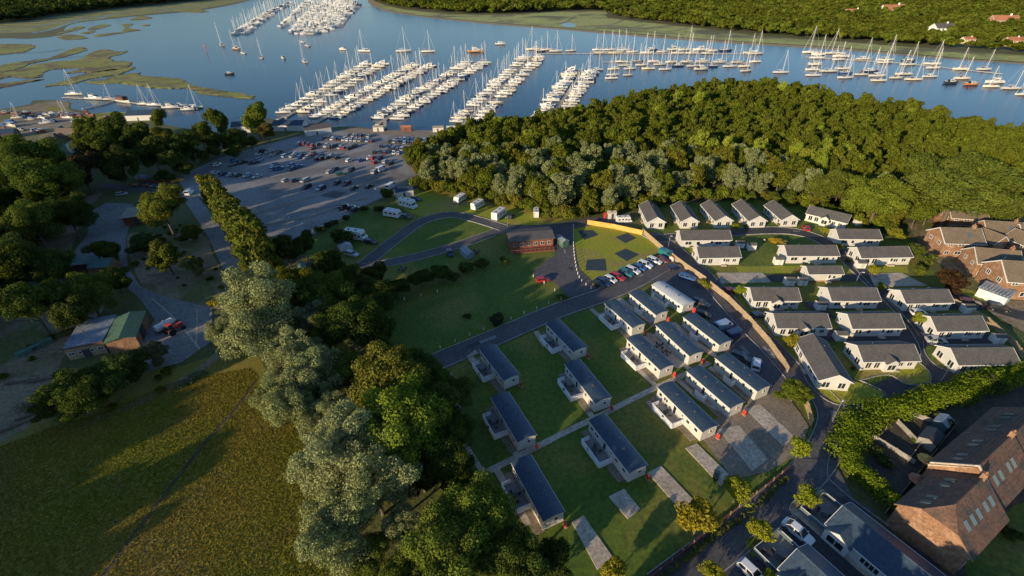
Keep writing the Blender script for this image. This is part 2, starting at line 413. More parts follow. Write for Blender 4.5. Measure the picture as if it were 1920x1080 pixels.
# ================================================================ SETTING
mb = MB(); mb.face([(-9000, -3000, 0), (9000, -3000, 0), (9000, 12000, 0), (-9000, 12000, 0)], 'ground')
o = link('ground', mb.mesh('ground')); o['kind'] = 'structure'
river = [(-500, 110), (-150, 85), (0, 72), (50, 73), (112, 66), (125, 50), (150, 42), (205, 36), (240, 32), (300, 27), (380, 19), (440, 8), (470, 0), (500, -8), (600, -19), (670, -18), (690, -8), (690, 4), (706, 14), (730, 23), (800, 33), (900, 44), (960, 49), (1030, 54), (1130, 63), (1200, 69), (1300, 77), (1440, 86), (1560, 93), (1680, 103), (1800, 113), (1920, 121), (2150, 140), (2600, 190),
         (2600, 420), (2200, 340), (1920, 282), (1740, 236), (1560, 196), (1440, 176), (1300, 180), (1180, 200), (1080, 232), (980, 246), (900, 244), (870, 243), (790, 245), (720, 243), (655, 237), (600, 240), (560, 238), (520, 228), (500, 222), (470, 240), (400, 246), (330, 238), (285, 226), (262, 212), (240, 213), (205, 215), (170, 213), (150, 207), (133, 203), (129, 190), (65, 188), (55, 196), (0, 205), (-200, 235), (-600, 300)]
sheet('water', river, 'water', z=.03, sm=True, n=3)
zm = .16
def zz(ox, oy, pts, k=4.0): return [(ox + x / k, oy + y / k) for x, y in pts]
isl = [
 [(-60, 510), (120, 470), (290, 450), (400, 425), (520, 372), (600, 357), (645, 375), (560, 405), (440, 435), (300, 462), (180, 495), (60, 540), (-60, 550)],
 [(-60, 575), (140, 520), (300, 480), (440, 460), (560, 455), (640, 430), (700, 390), (780, 375), (880, 392), (950, 383), (900, 410), (820, 430), (860, 460), (965, 465), (960, 500), (850, 530), (700, 545), (600, 540), (500, 550), (620, 515), (480, 515), (350, 530), (290, 580), (180, 582), (80, 575), (-60, 606)],
 [(340, 648), (480, 605), (560, 575), (680, 548), (860, 522), (1005, 505), (920, 550), (790, 575), (640, 600), (560, 630), (430, 640)],
 [(650, 615), (800, 600), (860, 575), (1040, 550), (1080, 575), (1200, 580), (1370, 600), (1430, 640), (1600, 670), (1750, 695), (1890, 725), (1870, 740), (1700, 725), (1500, 700), (1420, 665), (1280, 665), (1130, 655), (1040, 640), (900, 625), (730, 630)],
 [(-60, 640), (150, 610), (300, 598), (200, 622), (60, 650), (-60, 675)],
 [(-80, 340), (150, 330), (262, 345), (200, 385), (100, 400), (-80, 412)],
 [(440, 270), (540, 258), (660, 285), (540, 297), (470, 295)], [(470, 235), (600, 198), (640, 205), (560, 230), (430, 260)],
 [(660, 215), (760, 185), (830, 190), (700, 225)], [(720, 262), (900, 240), (940, 215), (910, 185), (1000, 180), (960, 210), (1050, 225), (960, 240), (820, 265), (740, 272)],
 [(620, 245), (710, 232), (700, 245), (640, 255)], [(1060, 190), (1130, 185), (1100, 197)], [(975, 148), (1060, 120), (1140, 138), (1010, 152)], [(1300, 75), (1420, 60), (1560, 85), (1440, 95)]]
for p in isl:
    P = [(x, y) for x, y in zz(0, 0, p)]
    sheet('mud_bank', [(cx_ + (cx_ - sum(q[0] for q in P) / len(P)) * .035, cy_ + (cy_ - sum(q[1] for q in P) / len(P)) * .06 + .35) for cx_, cy_ in P], 'mud', z=.09, sm=True, n=3, jit=.5)
    sheet('marsh', P, 'marsh', z=.4, sm=True, n=7, jit=1.5, thick=1)
# shore of the far left bank, beach and marsh of the far right bank
sheet('marsh', [(-500, 90), (-100, 70), (0, 62), (60, 60), (112, 50), (130, 44), (200, 34), (300, 24), (380, 16), (440, 5), (470, -2), (460, -6), (400, 0), (300, 10), (200, 20), (100, 32), (0, 46), (-500, 70)], 'marsh', sm=True, n=3, jit=1.5)
sheet('beach', [(688, -2), (690, 5), (706, 16), (730, 24.5), (800, 34.5), (900, 45.5), (960, 50.5), (1030, 55.5), (1130, 64.5), (1200, 70.5), (1300, 78.5), (1440, 87.5), (1560, 94.5), (1680, 104.5), (1800, 114.5), (1920, 122.5), (2150, 142), (2150, 136), (1920, 118), (1800, 110), (1680, 100), (1560, 89), (1440, 82), (1300, 73), (1200, 65), (1130, 59.5), (1030, 51), (960, 46), (900, 41), (800, 31), (740, 22), (715, 12), (700, 0)], 'sand', sm=True, n=3)
sheet('marsh', [(700, 2), (715, 12.5), (740, 21), (800, 30), (900, 40), (960, 44.5), (1030, 49.5), (1130, 58), (1200, 63.5), (1300, 71.5), (1440, 80.5), (1560, 87.5), (1680, 98), (1800, 108), (1920, 116), (2150, 134), (2150, 120), (1920, 104), (1700, 88), (1560, 77), (1440, 69), (1390, 62), (1250, 46), (1140, 33), (1135, 22), (1060, 22), (960, 27), (860, 27), (760, 18), (712, 6)], 'marshfar', sm=True, n=3)
for p in ([(1120, 50), (1150, 45), (1168, 38)], [(1172, 55), (1190, 51), (1210, 46)], [(1230, 60), (1262, 58), (1290, 53)], [(960, 41), (1000, 44), (1050, 45), (1080, 30)], [(1300, 62), (1350, 66), (1400, 70)]): strip('creek', p, 5, 'mud')
sheet('pond', [(1052, 46), (1060, 43), (1072, 43), (1080, 49), (1060, 50)], 'water', sm=True)
for p in ([(0, 52), (60, 50), (110, 42), (170, 34)], [(60, 62), (100, 54), (150, 38), (210, 28)], [(180, 36), (230, 24), (300, 16)], [(-60, 64), (0, 60), (60, 55)], [(300, 22), (340, 14), (400, 8)]): strip('creek', p, 7, 'water')
for p in ([(990, 6), (1010, 1), (1040, 3), (1020, 8)], [(1120, 4), (1150, -2), (1190, 0), (1160, 7)], [(1540, 48), (1570, 38), (1610, 40), (1590, 50)], [(1700, 66), (1740, 58), (1790, 66), (1760, 76)]): sheet('clearing', p, 'marshfar', sm=True)
for p in ([(30, 100), (80, 98), (120, 92)], [(60, 112), (120, 108), (180, 104)], [(170, 150), (230, 150), (290, 158), (340, 166)], [(20, 130), (80, 128), (140, 122)]): strip('creek', p, 2.2, 'mud', z=.42)
# near left shore and boatyard ground
sheet('boatyard_ground', [(-200, 236), (0, 206), (60, 198), (75, 192), (125, 190), (132, 206), (160, 212), (200, 212), (240, 214), (262, 213), (285, 227), (200, 240), (120, 262), (60, 290), (-200, 330)], 'dirt', sm=True, jit=.3)
sheet('boatyard_ground', [(0, 233), (60, 218), (110, 214), (150, 218), (130, 235), (60, 248), (0, 262)], 'gravel', sm=True)
sheet('grass_bank', [(85, 206), (95, 200), (125, 202), (128, 206), (100, 209)], 'rough', sm=True)
sheet('grass_bank', [(130, 220), (170, 214), (215, 210), (238, 212), (200, 222), (150, 228)], 'lawn_lit', sm=True)
# fields
ZL[0] = .012
sheet('field', [(-400, 800), (0, 700), (120, 690), (270, 690), (330, 690), (420, 660), (480, 660), (560, 800), (600, 950), (720, 1150), (500, 1500), (-400, 1500)], 'rough', sm=False)
sheet('bare_ground', [(-60, 560), (60, 640), (130, 640), (200, 560), (130, 500), (160, 400), (190, 360), (60, 420)], 'dirt', sm=True)
sheet('bare_ground', [(-200, 640), (0, 610), (110, 600), (130, 640), (110, 690), (90, 760), (0, 830), (-200, 860)], 'dirt', sm=True)
sheet('bare_ground', [(240, 440), (290, 440), (380, 440), (400, 480), (445, 560), (400, 580), (290, 555), (250, 500)], 'dirt', sm=True)
strip('track', [(150, 800), (280, 745), (380, 690), (430, 640)], 2.2, 'dirt')
strip('ditch', [(190, 1085), (330, 900), (400, 812), (440, 770), (480, 715)], .8, 'soil')
# lawns
sheet('lawn', [(560, 470), (600, 440), (700, 382), (760, 362), (800, 345), (1010, 380), (1095, 400), (1095, 420), (1080, 560), (1000, 600), (820, 672), (700, 640), (640, 540)], 'lawn', sm=False)
sheet('lawn', [(740, 375), (800, 350), (880, 360), (1010, 380), (1080, 400), (1000, 425), (930, 415), (850, 400), (790, 405)], 'lawn_lit', sm=True)  # sunlit strip by the wood, its light put into the grass colour
sheet('lawn', [(1076, 420), (1100, 418), (1204, 437), (1240, 470), (1180, 500), (1110, 538), (1087, 520), (1076, 480)], 'lawn_lit', sm=False)
sheet('lawn', [(820, 700), (1000, 622), (1260, 520), (1340, 600), (1450, 740), (1500, 830), (1490, 870), (1180, 1100), (1000, 1300), (760, 1250), (820, 900)], 'lawn', sm=False)
sheet('lawn', [(1204, 437), (1200, 385), (1500, 370), (1700, 440), (1760, 520), (1920, 640), (2000, 700), (1900, 730), (1640, 780), (1560, 900), (1300, 1100), (1500, 1300), (2000, 1200), (2200, 1000), (2100, 600), (1800, 430)] [:12] + [(1240, 1120), (1500, 860), (1520, 800), (1470, 690), (1350, 560)], 'lawn', sm=False)
sheet('lawn', [(1380, 500), (1600, 497), (1600, 512), (1385, 512)], 'lawn_lit')
sheet('lawn', [(1600, 498), (1700, 500), (1705, 512), (1610, 510)], 'lawn_lit')
# car park and yards
sheet('car_park', [(330, 335), (400, 300), (480, 276), (555, 256), (600, 246), (660, 242), (760, 246), (880, 249), (900, 262), (830, 290), (790, 320), (765, 345), (735, 362), (700, 378), (640, 410), (590, 438), (545, 450), (490, 440), (430, 400), (375, 370), (345, 352)], 'asphalt', sm=False)
sheet('quay', [(640, 248), (655, 239), (720, 244.5), (870, 244.5), (872, 250), (790, 256), (700, 252)], 'gravel')
for p in ([(664, 308), (705, 302)], [(584, 331), (625, 323)], [(508, 332), (545, 323)], [(680, 275), (700, 270)]):
    a, b = G(*p[0]), G(*p[1]); n = 8
    for i in range(n):
        q = a.lerp(b, (i + .2) / n).xy; r = a.lerp(b, (i + .75) / n).xy; strip('bay_marking', [q, r], .5, 'white', False, True)
for p in ([(470, 425), (560, 412), (640, 388)], [(480, 400), (600, 366), (745, 330)], [(560, 400), (690, 372)], [(620, 300), (720, 275)]): strip('worn_track', p, 1.1, 'gravel')
sheet('tarmac_patch', [(600, 367), (625, 358), (650, 362), (630, 372)], 'tarmac')
road([(185, 348), (240, 352), (300, 362), (345, 358)], 5, 'tarmac', kerbs=(0, 0))
road([(338, 350), (362, 378), (400, 432), (432, 492), (458, 545), (490, 620)], 5.2, 'yard', kerbs=(0, 0))
sheet('yard', [(165, 400), (200, 380), (250, 383), (244, 420), (236, 450), (240, 500), (262, 535), (290, 550), (330, 562), (398, 577), (398, 640), (340, 680), (265, 700), (262, 640), (290, 600), (262, 560), (215, 520), (160, 492), (130, 482), (165, 440)], 'yard')
for p in ([(285, 560), (330, 600), (375, 655)], [(300, 640), (360, 615), (392, 600)], [(370, 580), (368, 650)]): strip('worn_track', p, .35, 'concrete')
# campsite loop
lp = [(672, 505), (706, 478), (745, 447), (790, 416), (842, 403), (890, 411), (945, 428)]
road(lp, 4.6, 'tarmac'); road([(680, 502), (760, 487), (850, 463), (945, 430)], 4.2, 'tarmac')
road([(925, 428), (1000, 430), (1060, 424), (1110, 415), (1180, 414)], 6.5, 'tarmac', kerbs=(0, 0))
road([(1058, 425), (1058, 455), (1064, 500), (1080, 535), (1100, 560)], 6.6, 'tarmac', kerbs=(0, 0))
sheet('road', [(1045, 480), (1010, 500), (1000, 520), (1040, 530), (1070, 560), (1120, 545), (1080, 500)], 'tarmac', sm=True)
road([(700, 728), (820, 678), (940, 628), (1040, 585), (1130, 554), (1190, 528), (1240, 500), (1275, 490)], 5.6, 'tarmac')
sheet('road', [(1110, 548), (1180, 520), (1240, 487), (1262, 488), (1300, 515), (1352, 560), (1405, 608), (1450, 655), (1478, 700), (1462, 735), (1425, 742), (1360, 680), (1330, 600), (1270, 560), (1220, 528), (1140, 565)], 'tarmac')
sheet('gravel_area', [(1310, 815), (1345, 785), (1435, 742), (1466, 730), (1500, 775), (1516, 800), (1500, 850), (1440, 885), (1375, 900)], 'gravel', sm=False)
slabs = [[(1285, 841), (1306, 832), (1366, 890), (1352, 912)], [(1214, 887), (1239, 874), (1300, 938), (1276, 957)], [(1141, 932), (1170, 917), (1200, 955), (1177, 974)], [(1072, 980), (1094, 967), (1149, 1046), (1120, 1069)], [(1346, 806), (1385, 798), (1440, 862), (1410, 884)], [(1398, 768), (1424, 758), (1490, 820), (1468, 838)], [(1345, 512), (1430, 512), (1446, 530), (1352, 532)], [(1628, 514), (1690, 512), (1738, 536), (1640, 538)]]
for s_ in slabs: sheet('concrete_slab', s_, 'concrete', z=ZL[0] + .04, thick=1)
for p, wd in (([(845, 918), (880, 902), (960, 862), (1062, 810), (1130, 777), (1232, 726), (1290, 700), (1330, 680)], 1.3), ([(1232, 726), (1200, 697), (1176, 672)], 1.2), ([(1113, 785), (1082, 745), (1070, 722)], 1.2), ([(971, 856), (940, 815), (930, 790)], 1.2), ([(905, 886), (877, 842), (845, 700)], 1.0), ([(1292, 692), (1240, 650), (1215, 625)], 1.3), ([(1342, 670), (1290, 632), (1262, 605)], 1.3), ([(1005, 622), (1022, 650)], 1.3), ([(1108, 579), (1132, 602)], 1.3), ([(1160, 560), (1200, 590), (1225, 605)], 1.6), ([(1215, 752), (1232, 776)], 1.2), ([(930, 880), (948, 910), (990, 985)], 1.2), ([(1270, 712), (1310, 748), (1350, 770)], 1.1), ([(895, 660), (880, 668), (905, 700)], 1.6), ([(1330, 690), (1352, 700), (1372, 720)], 1.2), ([(1398, 662), (1380, 668), (1370, 690)], 1.4)):
    strip('path', p, wd, 'concrete', sm=False)
# lodge park roads
road([(1215, 438), (1250, 458), (1300, 500), (1345, 545), (1395, 602), (1448, 655), (1500, 712), (1548, 752), (1562, 800), (1530, 868), (1450, 948), (1350, 1025), (1240, 1110)], 5.4, 'tarmac')
road([(1232, 448), (1270, 445), (1420, 433), (1500, 437), (1560, 462), (1612, 508), (1680, 570), (1726, 620), (1752, 670), (1735, 705)], 5.0)
sheet('road', [(1700, 640), (1770, 640), (1790, 690), (1760, 722), (1640, 770), (1600, 800), (1580, 850), (1555, 860), (1550, 790), (1600, 745), (1660, 712), (1720, 690)], 'darktar', sm=True)
for (a, b), wd in ((((1395, 522), (1660, 522)), 3.4), (((1510, 574), (1720, 572)), 3.6), (((1490, 628), (1750, 630)), 4.6), (((1420, 590), (1560, 590)), 3.0), (((1560, 520), (1480, 528)), 3), (((1840, 575), (1720, 575)), 3.2), (((1770, 640), (1860, 634)), 4), (((1300, 462), (1420, 464)), 3.4), (((1500, 640), (1610, 735)), 3.6), (((1590, 458), (1690, 470)), 3), (((1700, 560), (1860, 548)), 3)):
    strip('driveway', [a, b], wd, 'darktar', False)  # tarmac behind the lodges, their shadow put into the same dark colour
sheet('lawn', [(1620, 690), (1700, 683), (1722, 680), (1742, 700), (1742, 718), (1700, 722), (1665, 705), (1612, 712)], 'lawn_lit', sm=False)
sheet('lawn', [(1532, 725), (1600, 716), (1658, 740), (1600, 758), (1570, 758)], 'lawn_lit', sm=True)  # pool of sun on the grass, painted as a lighter lawn
for P_ in ([(1500, 640), (1500, 690), (1528, 735), (1570, 760), (1615, 756), (1660, 740), (1612, 714)], [(1612, 714), (1665, 704), (1700, 722), (1740, 720), (1742, 700), (1722, 680)], [(1730, 640), (1735, 665), (1760, 690), (1800, 702)], [(1660, 560), (1700, 600), (1722, 630)], [(1540, 478), (1580, 470), (1600, 500), (1640, 545)]): strip('kerb', P_, .13, 'kerb', h=.12)
sheet('lawn', [(1735, 650), (1790, 662), (1805, 700), (1775, 694), (1748, 678)], 'lawn', sm=True)
random.seed(19)
for p in ([(860, 660), (940, 628)], [(1062, 460), (1068, 510)], [(1180, 532), (1240, 502)], [(1345, 545), (1395, 602)], [(1448, 655), (1500, 712)], [(1548, 752), (1555, 800)], [(1530, 868), (1450, 948)], [(1330, 590), (1400, 660)], [(1290, 530), (1350, 590)], [(1420, 434), (1500, 438)], [(1690, 580), (1740, 640)]):
    a, b = G(*p[0]).xy, G(*p[1]).xy
    for _ in range(2):
        q = a.lerp(b, random.random()); d = (b - a).normalized() * random.uniform(.8, 2.6); n = Vector((-d.y, d.x)).normalized() * random.uniform(-1.6, 1.6)
        strip('repair_patch', [q - d + n, q + d + n], random.uniform(.5, 1.4), random.choice(['darktar', 'asphalt', 'tarmac']), False, True)
# bottom right park
sheet('road', [(1505, 862), (1560, 860), (1600, 935), (1640, 960), (1500, 1010), (1400, 1100), (1240, 1110), (1330, 1040), (1450, 950)], 'tarmac')
sheet('driveway', [(1590, 930), (1560, 940), (1475, 985), (1420, 1010), (1380, 1100), (1600, 1150), (1900, 1150), (1650, 985)], 'darktar')
sheet('lawn', [(1400, 1010), (1440, 1000), (1475, 1020), (1480, 1050), (1410, 1045)], 'lawn', sm=True)
sheet('lawn', [(1482, 945), (1530, 915), (1552, 930), (1520, 975), (1500, 975)], 'dirt', sm=True)
strip('path', [(1484, 955), (1560, 1020), (1660, 1110)], 1.2, 'concrete', False)
strip('kerb', [(1540, 915), (1515, 925), (1484, 945), (1482, 962), (1500, 985)], .13, 'kerb', h=.13)
strip('kerb', [(1556, 850), (1550, 890), (1570, 915), (1610, 948), (1700, 1010)], .13, 'kerb', h=.13)
strip('kerb', [(1405, 1010), (1440, 992), (1480, 1010)], .13, 'kerb', h=.13)
sheet('garden_ground', [(1650, 800), (1760, 755), (1920, 700), (2200, 700), (2300, 1300), (1760, 1200), (1760, 1050), (1680, 960), (1620, 880)], 'soil')
sheet('lawn', [(1800, 1040), (1900, 950), (2050, 900), (2100, 1200), (1850, 1200)], 'lawn')
sheet('estate_ground', [(1700, 420), (1780, 400), (2100, 400), (2300, 620), (2100, 690), (1920, 625), (1860, 590), (1790, 520), (1730, 470)], 'dirt')
strip('road', [(1800, 545), (1870, 580), (1960, 600), (2100, 610)], 5, 'darktar')
strip('road', [(1860, 500), (1930, 530), (2000, 560)], 6, 'darktar')
sheet('lawn', [(1860, 455), (1920, 455), (1960, 470), (1920, 480)], 'lawn_lit'); sheet('lawn', [(1785, 545), (1800, 540), (1860, 556), (1870, 566), (1840, 566)], 'lawn_lit')
#PART3
# ================================================================ TREES
def T(cx, cy, r, kind, label, color=None, sz=1.0, group=None, name='tree', cat='tree', n=None):
    key = (kind, random.randrange(sum(1 for k in TREE if k[0] == kind)) if n is None else n); t = TREE[key]; s = 1.0
    for _ in range(4):
        hc = t['H'] * s * sz * .56; p = G(cx, cy, hc); d = (p - Vector((0, 0, H))).dot(RT * 0 + Vector((RT[2], FG[2], UP[2])))
        s = (r * d / F) / (t['R'] * .92)
    return tree(key, name, label, cat, p, s, color or gcol(), group, sz)
FWv = Vector((RT[2], FG[2], UP[2]))
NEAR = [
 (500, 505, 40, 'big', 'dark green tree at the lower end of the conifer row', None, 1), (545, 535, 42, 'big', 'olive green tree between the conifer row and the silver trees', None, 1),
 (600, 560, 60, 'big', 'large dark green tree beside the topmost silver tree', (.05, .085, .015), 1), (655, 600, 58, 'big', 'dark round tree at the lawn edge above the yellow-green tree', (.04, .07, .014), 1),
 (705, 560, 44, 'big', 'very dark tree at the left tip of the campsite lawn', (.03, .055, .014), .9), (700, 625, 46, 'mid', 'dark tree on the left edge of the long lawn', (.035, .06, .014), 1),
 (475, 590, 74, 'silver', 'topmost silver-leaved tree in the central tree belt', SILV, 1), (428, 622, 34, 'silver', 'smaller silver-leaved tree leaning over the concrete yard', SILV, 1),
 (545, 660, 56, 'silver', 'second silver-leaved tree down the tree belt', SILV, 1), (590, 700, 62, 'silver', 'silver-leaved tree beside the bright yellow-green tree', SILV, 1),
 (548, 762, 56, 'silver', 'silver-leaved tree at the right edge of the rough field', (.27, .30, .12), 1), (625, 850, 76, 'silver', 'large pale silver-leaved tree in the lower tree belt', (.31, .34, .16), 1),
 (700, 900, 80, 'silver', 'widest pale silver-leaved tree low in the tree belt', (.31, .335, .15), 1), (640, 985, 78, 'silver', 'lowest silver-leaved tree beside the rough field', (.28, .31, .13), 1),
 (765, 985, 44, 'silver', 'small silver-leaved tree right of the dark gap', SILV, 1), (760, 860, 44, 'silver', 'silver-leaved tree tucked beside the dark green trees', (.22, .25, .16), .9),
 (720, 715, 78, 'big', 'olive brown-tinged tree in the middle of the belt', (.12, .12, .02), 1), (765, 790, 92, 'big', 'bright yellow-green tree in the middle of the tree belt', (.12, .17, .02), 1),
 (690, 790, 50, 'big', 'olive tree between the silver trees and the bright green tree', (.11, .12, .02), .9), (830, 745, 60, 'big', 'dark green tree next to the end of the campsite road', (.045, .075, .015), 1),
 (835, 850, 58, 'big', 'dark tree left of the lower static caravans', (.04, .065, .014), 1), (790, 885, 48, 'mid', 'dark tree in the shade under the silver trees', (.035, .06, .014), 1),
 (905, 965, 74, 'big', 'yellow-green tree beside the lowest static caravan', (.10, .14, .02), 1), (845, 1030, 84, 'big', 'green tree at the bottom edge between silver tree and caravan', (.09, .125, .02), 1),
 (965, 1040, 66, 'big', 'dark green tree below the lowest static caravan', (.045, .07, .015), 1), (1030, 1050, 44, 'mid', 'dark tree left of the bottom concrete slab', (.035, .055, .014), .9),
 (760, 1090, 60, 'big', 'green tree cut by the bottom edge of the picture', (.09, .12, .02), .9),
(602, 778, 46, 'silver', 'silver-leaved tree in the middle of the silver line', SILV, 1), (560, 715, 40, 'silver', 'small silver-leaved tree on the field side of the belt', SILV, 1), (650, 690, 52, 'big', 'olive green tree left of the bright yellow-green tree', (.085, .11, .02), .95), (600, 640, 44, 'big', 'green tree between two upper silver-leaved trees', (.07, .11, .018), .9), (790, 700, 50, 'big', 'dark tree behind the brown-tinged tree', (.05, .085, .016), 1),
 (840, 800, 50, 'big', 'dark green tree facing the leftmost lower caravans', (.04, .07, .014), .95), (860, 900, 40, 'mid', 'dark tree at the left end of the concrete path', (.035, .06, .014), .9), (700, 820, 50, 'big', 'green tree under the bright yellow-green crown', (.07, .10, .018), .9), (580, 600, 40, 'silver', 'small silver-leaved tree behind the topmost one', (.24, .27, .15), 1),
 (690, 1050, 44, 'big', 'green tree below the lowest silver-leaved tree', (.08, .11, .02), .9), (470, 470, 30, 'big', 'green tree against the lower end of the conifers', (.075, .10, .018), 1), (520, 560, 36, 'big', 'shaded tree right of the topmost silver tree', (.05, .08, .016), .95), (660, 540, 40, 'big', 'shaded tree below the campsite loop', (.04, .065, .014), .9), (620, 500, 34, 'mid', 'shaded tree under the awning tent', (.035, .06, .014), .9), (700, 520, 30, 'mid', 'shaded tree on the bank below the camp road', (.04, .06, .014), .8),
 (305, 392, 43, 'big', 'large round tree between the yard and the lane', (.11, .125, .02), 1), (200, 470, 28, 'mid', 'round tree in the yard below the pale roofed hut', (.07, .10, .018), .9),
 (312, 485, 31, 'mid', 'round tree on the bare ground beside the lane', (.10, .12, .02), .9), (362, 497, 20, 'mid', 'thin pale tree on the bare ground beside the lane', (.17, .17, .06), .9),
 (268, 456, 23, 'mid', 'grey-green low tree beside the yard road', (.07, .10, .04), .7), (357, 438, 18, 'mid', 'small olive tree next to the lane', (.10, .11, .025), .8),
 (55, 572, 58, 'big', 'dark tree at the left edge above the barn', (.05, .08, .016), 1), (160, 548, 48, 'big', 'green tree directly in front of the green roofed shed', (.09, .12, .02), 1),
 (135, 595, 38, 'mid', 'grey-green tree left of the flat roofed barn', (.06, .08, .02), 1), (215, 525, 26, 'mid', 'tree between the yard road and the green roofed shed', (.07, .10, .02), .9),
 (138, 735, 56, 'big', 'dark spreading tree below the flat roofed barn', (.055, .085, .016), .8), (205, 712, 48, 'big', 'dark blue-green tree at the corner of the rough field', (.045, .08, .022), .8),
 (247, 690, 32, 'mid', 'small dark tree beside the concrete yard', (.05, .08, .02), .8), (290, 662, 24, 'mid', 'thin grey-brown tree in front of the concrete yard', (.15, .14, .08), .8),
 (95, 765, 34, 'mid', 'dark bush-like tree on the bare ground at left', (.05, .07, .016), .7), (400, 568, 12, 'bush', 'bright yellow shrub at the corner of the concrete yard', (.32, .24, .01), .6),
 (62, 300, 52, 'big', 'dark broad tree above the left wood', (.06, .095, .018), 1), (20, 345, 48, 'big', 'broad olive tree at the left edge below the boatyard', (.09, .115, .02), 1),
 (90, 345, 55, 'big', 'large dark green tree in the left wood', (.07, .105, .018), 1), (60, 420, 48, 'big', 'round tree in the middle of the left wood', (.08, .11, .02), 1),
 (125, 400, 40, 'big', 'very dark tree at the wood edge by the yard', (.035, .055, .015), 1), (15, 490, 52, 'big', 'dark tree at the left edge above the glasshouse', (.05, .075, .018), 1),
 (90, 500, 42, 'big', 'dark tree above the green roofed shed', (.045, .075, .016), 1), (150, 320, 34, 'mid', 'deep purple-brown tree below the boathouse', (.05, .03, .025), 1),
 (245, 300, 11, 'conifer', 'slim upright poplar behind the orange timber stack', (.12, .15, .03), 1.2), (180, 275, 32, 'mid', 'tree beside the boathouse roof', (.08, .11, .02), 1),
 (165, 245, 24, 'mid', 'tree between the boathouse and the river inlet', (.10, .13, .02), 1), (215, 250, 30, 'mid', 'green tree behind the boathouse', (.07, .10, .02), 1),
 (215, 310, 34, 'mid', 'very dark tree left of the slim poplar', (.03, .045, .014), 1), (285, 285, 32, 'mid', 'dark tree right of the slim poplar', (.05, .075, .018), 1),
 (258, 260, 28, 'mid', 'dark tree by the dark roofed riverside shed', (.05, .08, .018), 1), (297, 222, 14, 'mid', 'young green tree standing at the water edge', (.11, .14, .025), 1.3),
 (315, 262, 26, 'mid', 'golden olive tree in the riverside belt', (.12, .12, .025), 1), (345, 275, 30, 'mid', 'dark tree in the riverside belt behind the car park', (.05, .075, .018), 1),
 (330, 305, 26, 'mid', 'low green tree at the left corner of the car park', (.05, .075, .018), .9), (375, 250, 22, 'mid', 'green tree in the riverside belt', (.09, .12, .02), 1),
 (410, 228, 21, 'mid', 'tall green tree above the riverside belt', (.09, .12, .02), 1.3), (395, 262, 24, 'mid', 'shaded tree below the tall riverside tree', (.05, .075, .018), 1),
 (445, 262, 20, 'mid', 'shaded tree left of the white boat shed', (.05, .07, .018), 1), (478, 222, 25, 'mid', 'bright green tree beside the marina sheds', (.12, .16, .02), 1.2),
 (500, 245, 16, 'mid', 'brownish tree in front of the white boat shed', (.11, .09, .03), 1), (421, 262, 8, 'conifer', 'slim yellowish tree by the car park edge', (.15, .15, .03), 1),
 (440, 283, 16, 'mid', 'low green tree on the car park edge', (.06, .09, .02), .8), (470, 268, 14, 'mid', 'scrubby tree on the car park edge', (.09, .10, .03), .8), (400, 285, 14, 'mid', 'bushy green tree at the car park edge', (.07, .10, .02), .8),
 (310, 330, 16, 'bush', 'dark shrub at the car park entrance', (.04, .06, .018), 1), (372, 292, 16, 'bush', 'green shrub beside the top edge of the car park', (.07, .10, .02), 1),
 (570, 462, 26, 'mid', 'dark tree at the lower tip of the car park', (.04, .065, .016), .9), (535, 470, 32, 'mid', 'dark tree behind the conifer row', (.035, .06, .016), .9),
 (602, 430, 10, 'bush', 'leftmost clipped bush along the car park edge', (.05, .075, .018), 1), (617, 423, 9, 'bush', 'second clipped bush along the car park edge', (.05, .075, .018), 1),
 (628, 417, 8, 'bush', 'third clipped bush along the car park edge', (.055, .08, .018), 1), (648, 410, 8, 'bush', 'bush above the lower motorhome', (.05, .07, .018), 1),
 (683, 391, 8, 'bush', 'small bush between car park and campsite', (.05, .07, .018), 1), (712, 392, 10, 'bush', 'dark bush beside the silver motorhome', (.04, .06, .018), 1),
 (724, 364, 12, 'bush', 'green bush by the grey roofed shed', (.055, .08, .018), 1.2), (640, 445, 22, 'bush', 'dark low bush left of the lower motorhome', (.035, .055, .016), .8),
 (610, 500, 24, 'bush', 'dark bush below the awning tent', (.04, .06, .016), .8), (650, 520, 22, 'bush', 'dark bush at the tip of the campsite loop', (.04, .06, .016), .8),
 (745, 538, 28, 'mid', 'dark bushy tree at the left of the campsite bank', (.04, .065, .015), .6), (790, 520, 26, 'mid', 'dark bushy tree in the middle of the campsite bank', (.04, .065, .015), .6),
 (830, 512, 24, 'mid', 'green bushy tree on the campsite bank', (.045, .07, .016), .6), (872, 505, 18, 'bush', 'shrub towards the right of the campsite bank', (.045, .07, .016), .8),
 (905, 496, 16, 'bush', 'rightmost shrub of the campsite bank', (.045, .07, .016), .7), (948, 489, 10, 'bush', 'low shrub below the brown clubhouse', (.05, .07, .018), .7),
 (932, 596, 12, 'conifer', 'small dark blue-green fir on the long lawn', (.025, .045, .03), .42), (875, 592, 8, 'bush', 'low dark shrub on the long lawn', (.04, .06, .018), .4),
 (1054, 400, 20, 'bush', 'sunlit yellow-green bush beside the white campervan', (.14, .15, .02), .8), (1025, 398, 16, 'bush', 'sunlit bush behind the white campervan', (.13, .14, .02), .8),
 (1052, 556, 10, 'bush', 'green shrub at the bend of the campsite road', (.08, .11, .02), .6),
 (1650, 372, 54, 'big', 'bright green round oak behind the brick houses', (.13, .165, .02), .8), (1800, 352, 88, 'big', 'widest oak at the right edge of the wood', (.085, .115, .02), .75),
 (1735, 372, 38, 'big', 'green oak between the two widest oaks', (.10, .13, .02), .85), (1880, 385, 50, 'big', 'green oak above the right hand brick houses', (.09, .12, .02), .75), (1555, 352, 34, 'big', 'olive oak above the slanting lodge', (.10, .12, .02), .9),
